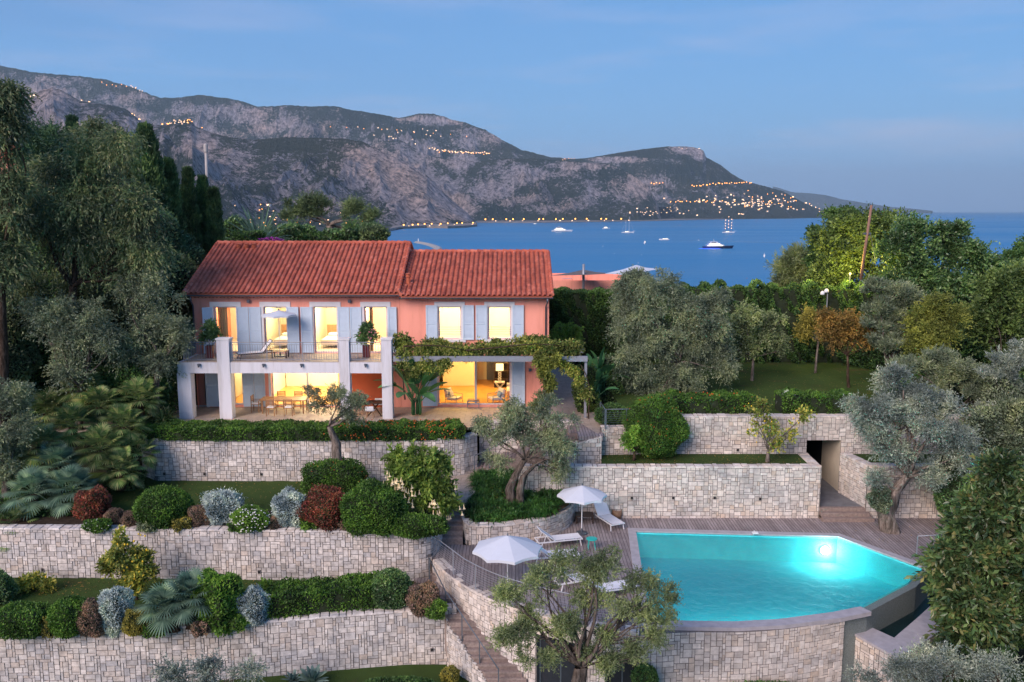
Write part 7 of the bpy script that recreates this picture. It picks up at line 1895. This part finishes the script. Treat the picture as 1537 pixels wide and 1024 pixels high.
# lamps that wash the far hedge
point('hedge_light', (P(1215,500,Y=57).x, 58.2, 6.9), 150, (1,.72,.22), .15)
point('hedge_light', (P(1130,500,Y=57).x, 58.6, 6.9), 90, (1,.72,.22), .15)
# neighbour's terrace with shade sails
nb = P(880, 440, Y=112); r_ = empty('neighbour_house', (nb.x, 112, nb.z-3), 0, 'low salmon coloured terrace house of the neighbour beyond the hedge', 'house')
lc = Vector(r_.location); top = P(880, 421, Y=112).z - lc.z; xl = P(826,430,Y=112).x-lc.x; xr = P(960,430,Y=112).x-lc.x
MB().box(xl-3, xr, 0, 9, -4, top-1.1).build('wall', M['pink'], r_)
m = MB(); m.box(xl-3, xr, 0, .25, top-1.099, top); m.box(xl-3, xl-2.75, .25, 8.75, top-1.099, top); m.box(xr-.25, xr, .25, 8.75, top-1.099, top); m.box(xl-3, xr, 8.75, 9, top-1.099, top+.3); m.box(xl+4.5,xl+4.75,.25,8.75,top-1.099,top); m.build('parapet', M['pink'], r_)
MB().box(xl+1.6, xl+3.0, 1.5, 2.6, top-1.09, top+.1).build('skylight', M['glass'], r_)
mq = P(876, 400, Y=109); r_ = empty('shade_sail', (mq.x, 109, mq.z-3.6), 0, 'pair of shade sails, one dark and one pale, on a grey mast beyond the hedge', 'shade sail'); lc = Vector(r_.location)
MB().tube([(0,0,0),(0,0,3.9)], .17, 10).build('mast', M['steel_pale'], r_, True)
def sail(pts, mat):
    q = [P(a, b, Y=109+c)-lc for a, b, c in pts]; c = sum(q, Vector())/len(q)-Vector((0,0,.15)); m = MB()
    n = len(q)
    for i in range(n):
        a, b = q[i], q[(i+1) % n]; mid = (a+b)/2*.86+c*.14; m.add([a, mid, b, c], [(0,1,2,3)])
    o = m.build('sail', mat, r_); mo = o.modifiers.new('s', 'SOLIDIFY'); mo.thickness = .02
sail([(826,414,0),(876,405,3),(918,411,0),(880,413,-4)], paint('dark taupe sail', (.16,.13,.12), .8)); sail([(908,411,0),(955,398,3),(990,404,4),(940,414,-4)], M['canvas'])
# roof glimpsed between the trees at the left
q = P(22, 226, Y=75); r_ = empty('neighbour_house', (q.x, 75, q.z-4), 0, 'glimpse of a terracotta tiled roof between the dark trees at the left', 'house')
m = MB(); 
for i in range(9): m.bar((-1.6, -1.2+i*.3, 3.2+i*.16), (1.6, -1.2+i*.3, 3.2+i*.16), .3, .10)
m.build('roof', M['terracotta'], r_); MB().box(-1.5,1.5,-.9,1.2,0,3.15).build('wall', M['pink'], r_)

# ---------------------------------------------------------------- boats
M['hull'] = paint('white hull', (.78,.79,.80), .3, .02, 1); M['navy'] = paint('navy hull', (.012,.02,.06), .3, .1, 1); M['yacht_glass'] = paint('dark cabin glass', (.02,.025,.03), .15, .1, 1)
BLUE = glow_mat('blue underwater glow', (.05,.12,1.0), 2.5); LITW = glow_mat('lit cabin', (1,.86,.62), 2.6)
def hull(m, L_, B, D, sheer=.35, n=14, stern=.8):
    b = len(m.v); 
    for i in range(n+1):
        t_ = i/n; x = -L_/2+L_*t_; w_ = B/2*(stern+(1-stern)*min(1, t_*2.5))*(1-max(0, (t_-.45)/.55)**2.2); z = D*(1+sheer*t_**2)
        for yy, zz in ((w_, z), (w_*.82, z*.25), (0, -.6), (-w_*.82, z*.25), (-w_, z)): m.v.append((x + (L_*.04*(zz/D) if t_ > .9 else 0), yy, zz))
    for i in range(n):
        for k in range(4): m.f.append((b+i*5+k, b+(i+1)*5+k, b+(i+1)*5+k+1, b+i*5+k+1))
    for i in range(n): m.f.append((b+i*5, b+i*5+4, b+(i+1)*5+4, b+(i+1)*5))
    m.f.append((b, b+1, b+2, b+3, b+4)); return m
def cabin(m, x0, x1, w_, z0, z1, rake=.5):
    m.add([(x0,-w_,z0),(x1,-w_*.8,z0),(x1,w_*.8,z0),(x0,w_,z0),(x0+rake*.3,-w_*.9,z1),(x1-rake,-w_*.7,z1),(x1-rake,w_*.7,z1),(x0+rake*.3,w_*.9,z1)], [(4,5,6,7),(0,1,5,4),(1,2,6,5),(2,3,7,6),(3,0,4,7)]); return m
def yacht(label, px, py, lenpx, decks=3, hd=0.0, hullmat='hull', glow=False, cat='yacht', name='motor_yacht', lit=True, hk=1.0):
    p = P(px, py, Z=SEA); L_ = lenpx/FPX*p.y*1.0; r = empty(name, (p.x, p.y, SEA), hd, label, cat); B = L_*.19; D = L_*.075*hk
    hull(MB(), L_, B, D).build('hull', M[hullmat], r); z = D*1.02; x0, x1 = -L_*.38, L_*.24
    for k in range(decks):
        h = L_*.045*hk; cabin(MB(), x0, x1, B*(.40-.06*k), z, z+h, L_*.05).build('deckhouse', M['hull'], r)
        for s_ in (-1, 1):
            yy = s_*B*(.40-.06*k)*1.0; MB().add([(x0+L_*.03,yy*1.01,z+h*.35),(x1-L_*.07,yy*.90,z+h*.35),(x1-L_*.08,yy*.86,z+h*.75),(x0+L_*.035,yy*.96,z+h*.75)], [(0,1,2,3)]).build('window_band', LITW if (lit and k < 2) else M['yacht_glass'], r)
        MB().box(x0-L_*.04, x1-L_*.04, -B*(.42-.06*k), B*(.42-.06*k), z+h, z+h+L_*.006).build('deck', M['hull'], r)
        z += h+L_*.007; x0 += L_*.06; x1 -= L_*.11
    m = MB(); m.tube([(x0+L_*.08,0,z),(x0+L_*.05,0,z+L_*.08*hk)], [L_*.012,L_*.004], 6); m.tube([(x0+L_*.055,-B*.2,z+L_*.045),(x0+L_*.055,B*.2,z+L_*.045)], L_*.006, 5); m.build('mast', M['hull'], r)
    if glow: MB().lathe([(L_*.30,.05),(L_*.12,.12),(L_*.01,.14)], 20, (-L_*.30,-B*.9,0), 1.3, .5).build('water_glow', BLUE, r)
    return r
yacht('white motor yacht lying by itself nearest the breakwater', 843, 348, 30, 3)
yacht('large dark hulled yacht with blue lights on the water', 1077, 373, 44, 3, 0, 'navy', True)
yacht('small stern-on white motor yacht between the long yacht and the ketch', 910, 344, 12, 2, R(25), hk=1.6)
yacht('speedboat drawing a long wake across the bay', 997, 360.5, 15, 1, PI, hk=1.3, name='speedboat', cat='speedboat')
yacht('small white cabin boat seen end-on between the speedboat and the ketch', 968, 366, 12, 2, R(75), hk=1.9, name='cabin_boat', cat='boat')
yacht('white cabin boat nearest the shore trees, seen end-on', 1147, 386, 14, 2, R(75), hk=1.9, name='cabin_boat', cat='boat')
yacht('tiny white boat near the far beach', 803, 336.6, 5, 1, 0, name='cabin_boat', cat='boat', hk=2)
def sailing(label, px, py, lenpx, masts, hpx, lamps=False, hd=0.0):
    p = P(px, py, Z=SEA); k = p.y/FPX; L_ = lenpx*k; r = empty('sailing_ship' if len(masts) > 2 else 'sailing_yacht', (p.x, p.y, SEA), hd, label, 'sailing ship' if len(masts) > 2 else 'sailing boat')
    hull(MB(), L_, L_*.2, L_*.09, .5).build('hull', M['hull'], r); cabin(MB(), -L_*.2, L_*.1, L_*.05, L_*.09, L_*.13, L_*.03).build('deckhouse', LITW, r)
    for x, f in masts:
        h = hpx*k*f; m = MB(); m.tube([(x*L_,0,L_*.08),(x*L_,0,h)], [L_*.010,L_*.006], 6); m.tube([(x*L_,0,L_*.16),(x*L_-L_*.2,0,L_*.15)], L_*.008, 5)
        if lamps:
            for q in (.4,.6,.8): m.tube([(x*L_,-L_*.11*(1.2-q),h*q),(x*L_,L_*.11*(1.2-q),h*q)], L_*.006, 5); m.tube([(x*L_-L_*.07*(1.2-q),0,h*q),(x*L_+L_*.07*(1.2-q),0,h*q)], L_*.006, 5)
        m.build('mast', M['hull'] if not lamps else M['wood'], r)
    st = MB(); x0, f0 = masts[-1]
    for s_ in (masts[0], masts[-1]): st.tube([(s_[0]*L_,0,hpx*k*s_[1]),(L_*.5 if s_ is masts[-1] else -L_*.48,0,L_*.12)], L_*.003, 4)
    st.tube([(L_*.45,0,L_*.12),(L_*.66,0,L_*.2)], L_*.008, 5); st.build('rigging', M['hull'], r)
    if lamps:
        m = MB()
        for x, f in masts:
            for q in (.35,.55,.75,1.0): m.sphere((x*L_, -.6, hpx*k*f*q), L_*.026, 6, 4)
        m.build('string_lights', glow_mat('ship lights', (1,.55,.30), 5), r)
sailing('two masted white ketch at anchor in mid bay', 942, 350, 18, [(-.15,.8),(.12,1.0)], 24)
sailing('three masted sailing ship with lights up its masts', 1093, 350, 18, [(-.25,.8),(0,1.0),(.25,.85)], 24, True)
# wake of the speedboat
wa = [P(1003,360.6,Z=SEA), P(1050,361.3,Z=SEA), P(1120,363.2,Z=SEA), P(1195,366,Z=SEA)]; m = MB()
for i in range(3):
    w0, w1 = 4+i*4, 4+(i+1)*4; a, b = wa[i], wa[i+1]; m.add([(a.x,a.y-w0,SEA+.12),(b.x,b.y-w1,SEA+.12),(b.x,b.y+w1,SEA+.12),(a.x,a.y+w0,SEA+.12)], [(0,1,2,3)])
t = newmat('foam'); nz = t.noise(.25, 5, .7, t.pos()); tr = t.n('ShaderNodeBsdfTransparent'); df = t.n('ShaderNodeBsdfDiffuse'); df.inputs[0].default_value = (.55,.62,.70,1)
mx = t.n('ShaderNodeMixShader'); t.link(t.ramp(nz.outputs[0], [(.42,(0,0,0)),(.62,(.75,.75,.75))]).outputs[0], mx.inputs[0]); t.link(tr.outputs[0], mx.inputs[1]); t.link(df.outputs[0], mx.inputs[2])
m.build('wake_water', t.out(mx.outputs[0]))['kind'] = 'structure'
# mooring buoys
for i, (px, py, lb) in enumerate(((963,383,'white mooring buoy below the end-on cabin boat'),(1121,418,'pale red mooring buoy closest to the hedge'),(922,381,'white mooring buoy toward the shade sails'),(905,370,'white mooring buoy under the stern-on yacht'),(1049,361,'tiny white buoy beside the wake'),(958,395,'white mooring buoy near the olive crown'))):
    p = P(px, py, Z=SEA); s_ = p.y/FPX*.75; o = MB().lathe([(s_*.3,-s_*.3),(s_*.85,0),(s_*.8,s_*.5),(s_*.3,s_),(s_*.1,s_*1.4)], 10).build('mooring_buoy', M['hull'] if i != 1 else paint('red buoy', (.6,.2,.15), .5)); o.location = (p.x, p.y, SEA); tag(o, lb, 'buoy')
# breakwater
bw = [(626,364.5),(640,367),(652,370.5),(659,374.5),(655,378),(640,380)]
q = [P(a, b, Z=SEA) for a, b in bw]; wq = smooth_path([(p.x, p.y) for p in q], 2); m = MB(); off = [(p[0]+0, p[1]) for p in wq]
Lq, atq = path_frame(wq); s_ = np.linspace(0, Lq[-1], 30); X, Y_, NX, NY = atq(s_)
for wdt, z0, z1 in ((14, -2, 2.0), (8, 2.0, 3.4)):
    a = [(X[i]+NX[i]*wdt*.5, Y_[i]+NY[i]*wdt*.5) for i in range(30)]; b = [(X[i]-NX[i]*wdt*.5, Y_[i]-NY[i]*wdt*.5) for i in range(30)]; strip(m, a, b, SEA+z0, SEA+z1)
r_ = empty('breakwater', (X[15], Y_[15], SEA), 0, 'hooked stone breakwater reaching into the bay behind the roof', 'breakwater'); lc = tuple(r_.location)
o = m.build('mole', M['pale_conc'], r_, loc=lc); o.location = (0,0,0)
m = MB(); m.tube([(X[0]-lc[0]+3, Y_[0]-lc[1], 3.4),(X[0]-lc[0]+3, Y_[0]-lc[1], 9)], [1.2,.8], 8); m.build('beacon', M['white_metal'], r_)

# ---------------------------------------------------------------- houses and lamps across the bay
M['far_wall'] = [paint('pale far house', (.62,.56,.50), .85, .1, .1), paint('pinkish far house', (.60,.44,.36), .85, .1, .1), paint('white far house', (.72,.70,.68), .85, .1, .1)]
M['far_roof'] = paint('far clay roof', (.34,.15,.09), .9, .15, .1)
OR = glow_mat('sodium lamp', (1.0,.36,.07), 6.5); LW = glow_mat('warm lit windows', (1,.58,.25), 6.0)
def far_house(kind, s=9.0):
    r = empty('hillside_house', (0,0,0)); w_, d, h = s, s*.7, s*.62
    MB().box(-w_/2,w_/2,-d/2,d/2,-3,h).build('wall', M['far_wall'][kind], r)
    MB().add([(-w_/2-.4,-d/2-.4,h+.02),(w_/2+.4,-d/2-.4,h+.02),(w_/2+.4,d/2+.4,h+.02),(-w_/2-.4,d/2+.4,h+.02),(-w_*.3,0,h+s*.18),(w_*.3,0,h+s*.18)], [(0,1,5,4),(1,2,5),(2,3,4,5),(3,0,4)]).build('roof', M['far_roof'], r)
    m = MB()
    for k in range(2):
        if kind == 2 or k == 0: m.add([(-w_*.36+k*w_*.42,-d/2-.05,h*.25),(-w_*.10+k*w_*.42,-d/2-.05,h*.25),(-w_*.10+k*w_*.42,-d/2-.05,h*.75),(-w_*.36+k*w_*.42,-d/2-.05,h*.75)], [(0,1,2,3)])
    m.build('lit_window', LW, r); return r
HP = [far_house(k) for k in range(3)]
used_h = [False]*3
rf = random.Random(77)
def put_house(p, label, group, s=1.0, kind=None):
    k = rf.choice((0,0,1,2)) if kind is None else kind
    r = HP[k] if not used_h[k] else copy_tree(HP[k]); used_h[k] = True
    r.location = p; r.scale = (s*rf.uniform(.8,1.5), s, s*rf.uniform(.8,1.15)); r.rotation_euler.z = rf.uniform(-.5,.5); tag(r, label, 'house', group)
def lamp_post():
    r = empty('street_lamp', (0,0,0)); MB().tube([(0,0,-1),(0,0,7)], .25, 5).build('post', M['zinc'], r); MB().sphere((0,0,9.6), 2.9, 8, 6).build('lamp_globe', OR, r); return r
LPP = lamp_post(); lused = [False]
def put_lamp(p, label, group, s=1.0):
    r = LPP if not lused[0] else copy_tree(LPP); lused[0] = True; r.location = p; r.scale = (s, s, s); tag(r, label, 'street lamp', group)
def scatter(hill, n, cx, cy, rx, ry, label, group, s=1.0, line=None, lamp=False):
    for i in range(n):
        if line: px, py = line(i/(max(1, n-1))); px += rf.uniform(-1.5,1.5); py += rf.uniform(-1,1)
        else: px, py = cx+rf.gauss(0,.5)*rx, cy+rf.gauss(0,.5)*ry
        p = on_hill(hill, px, py); (put_lamp if lamp else put_house)(p, label, group, s)
ln = lambda a, b, c=0: (lambda t_: (a[0]+(b[0]-a[0])*t_, a[1]+(b[1]-a[1])*t_+c*math.sin(PI*t_)))
# hilltop village right of the middle of the range
scatter('mountain_range', 22, 604, 210, 30, 6, 'small lit house in the hilltop cluster above the pale cliffs', 'houses of the upper cluster village', 1.4)
scatter('mountain_range', 40, 0, 0, 0, 0, 'small lit house in the row village across the dark slope', 'houses of the row village', 1.5, ln((630,220),(732,230),3))
scatter('mountain_range', 16, 600, 196, 70, 8, 'scattered pale house on the slope under the ridge', 'scattered houses under the ridge', 1.4)
scatter('mountain_range', 18, 0, 0, 0, 0, 'orange street lamp along the row village road', 'street lamps of the row village', 1.0, ln((655,228),(735,232),1), True)
scatter('mountain_range', 9, 0, 0, 0, 0, 'orange street lamp on the road across the upper slope', 'street lamps on the upper slope road', .9, ln((495,192),(700,206),-2), True)
scatter('mountain_range', 8, 0, 0, 0, 0, 'orange lamp on the hairpin road near the left ridge', 'lamps on the ridge road', 1.0, ln((152,126),(205,131)), True)
scatter('mountain_range', 4, 0, 0, 0, 0, 'white house at the end of the ridge road', 'white houses on the ridge road', 1.3, ln((200,131),(215,132)))
scatter('mountain_range', 12, 0, 0, 0, 0, 'lit house on the saddle between the range and the cape', 'houses on the saddle', 1.0, ln((845,240),(892,238)))
scatter('mountain_range', 7, 0, 0, 0, 0, 'orange lamp on the saddle between the range and the cape', 'lamps on the saddle', .9, ln((848,240),(885,239)), True)
# eagle nest village at the left
scatter('near_mountain', 16, 268, 183, 16, 4, 'golden lit house of the crag village above the cypresses', 'houses of the crag village', .75)
scatter('near_mountain', 12, 262, 184, 30, 4, 'orange lamp lighting the crag village above the cypresses', 'lamps of the crag village', .7, None, True)
scatter('near_mountain', 3, 48, 144, 5, 3, 'white house on the crag top at the far left', 'houses on the left crag', 1.3)
scatter('near_mountain', 3, 133, 152, 14, 1, 'pale lit villa on the ridge between gum tree and crag village', 'villas on the left ridge', 1.0)
scatter('near_mountain', 3, 203, 171, 8, 3, 'pale long building on the slope left of the crag village', 'buildings left of the crag village', 1.2)
# the cape
scatter('cape_mountain', 110, 1140, 305, 100, 15, 'small pale house scattered over the wooded cape', 'houses on the cape', 1.6)
scatter('cape_mountain', 26, 0, 0, 0, 0, 'orange street lamp on the upper road of the cape', 'lamps on the upper cape road', 1.25, ln((1040,281),(1128,276),-1), True)
scatter('cape_mountain', 12, 0, 0, 0, 0, 'orange street lamp on the middle road of the cape', 'lamps on the middle cape road', 1.2, ln((1010,305),(1075,305),-1), True)
scatter('cape_mountain', 26, 1150, 303, 80, 14, 'orange lamp between the houses of the cape', 'lamps between the cape houses', 1.15, None, True)
scatter('cape_mountain', 5, 0, 0, 0, 0, 'orange lamp on the short road left of the cape houses', 'lamps on the short cape road', 1.2, ln((978,277),(996,276)), True)
scatter('cape_mountain', 5, 1030, 222, 22, 2, 'pale building on the summit of the cape', 'buildings on the cape summit', 1.0)
scatter('cape_mountain', 16, 1010, 316, 40, 6, 'lit house by the water at the foot of the cape', 'houses at the foot of the cape', 1.1)
scatter('middle_mountain', 18, 965, 320, 30, 5, 'lit house on the shore at the end of the middle mountain', 'shore houses under the middle mountain', 1.0)
def shore_set(n, px0, px1, py0, py1, label, group, lamp, z=SEA+5, s=1.0, jit=.5):
    for i in range(n):
        px = px0+(px1-px0)*(i+rf.uniform(.1,.9))/n; p = P(px, py0+(py1-py0)*(i/max(1,n-1))+rf.uniform(-jit,jit), Z=z); (put_lamp if lamp else put_house)(p, label, group, s)
shore_set(14, 720, 935, 332.6, 331.6, 'orange street lamp along the beach road under the mountains', 'lamps along the beach road', True, s=1.35, jit=.2)
shore_set(10, 735, 960, 332.0, 331.2, 'low building along the beach road under the mountains', 'buildings along the beach road', False, s=.9, jit=.2)
shore_set(10, 600, 712, 341, 337.2, 'orange street lamp on the shore road under the pale cliff', 'lamps under the pale cliff', True, z=SEA+9, s=.85, jit=.3)
shore_set(5, 610, 712, 340, 337.2, 'low building on the rocks under the pale cliff', 'buildings under the pale cliff', False, z=SEA+9, s=.6, jit=.3)
shore_set(12, 345, 470, 352, 340, 'orange street lamp in the town behind the date palm and pine', 'town lamps behind the palm', True, z=SEA+4, s=.42, jit=5)
shore_set(6, 348, 385, 330, 334, 'orange street lamp on the slope road behind the date palm', 'slope lamps behind the palm', True, z=SEA+5, s=.85, jit=2)
shore_set(16, 400, 575, 352, 345, 'pale house of the low town seen through the pine branches', 'houses of the low town', False, z=SEA+4, s=.42, jit=5)
shore_set(9, 520, 580, 354, 348, 'orange street lamp of the low town seen through the pine branches', 'town lamps behind the pine', True, z=SEA+4, s=.38, jit=4)
scatter('near_mountain', 26, 420, 335, 110, 22, 'orange street lamp low on the slope behind the date palm and pine', 'slope lamps behind the villa', .55, None, True)
scatter('near_mountain', 30, 440, 338, 120, 20, 'pale house low on the slope seen between the date palm and the pine', 'slope houses behind the villa', .6)
p = P(400, 331, Z=SEA+4); put_house(on_hill('near_mountain', 400, 309), 'long white building on the slope above the date palm', None, 1.6, 2)
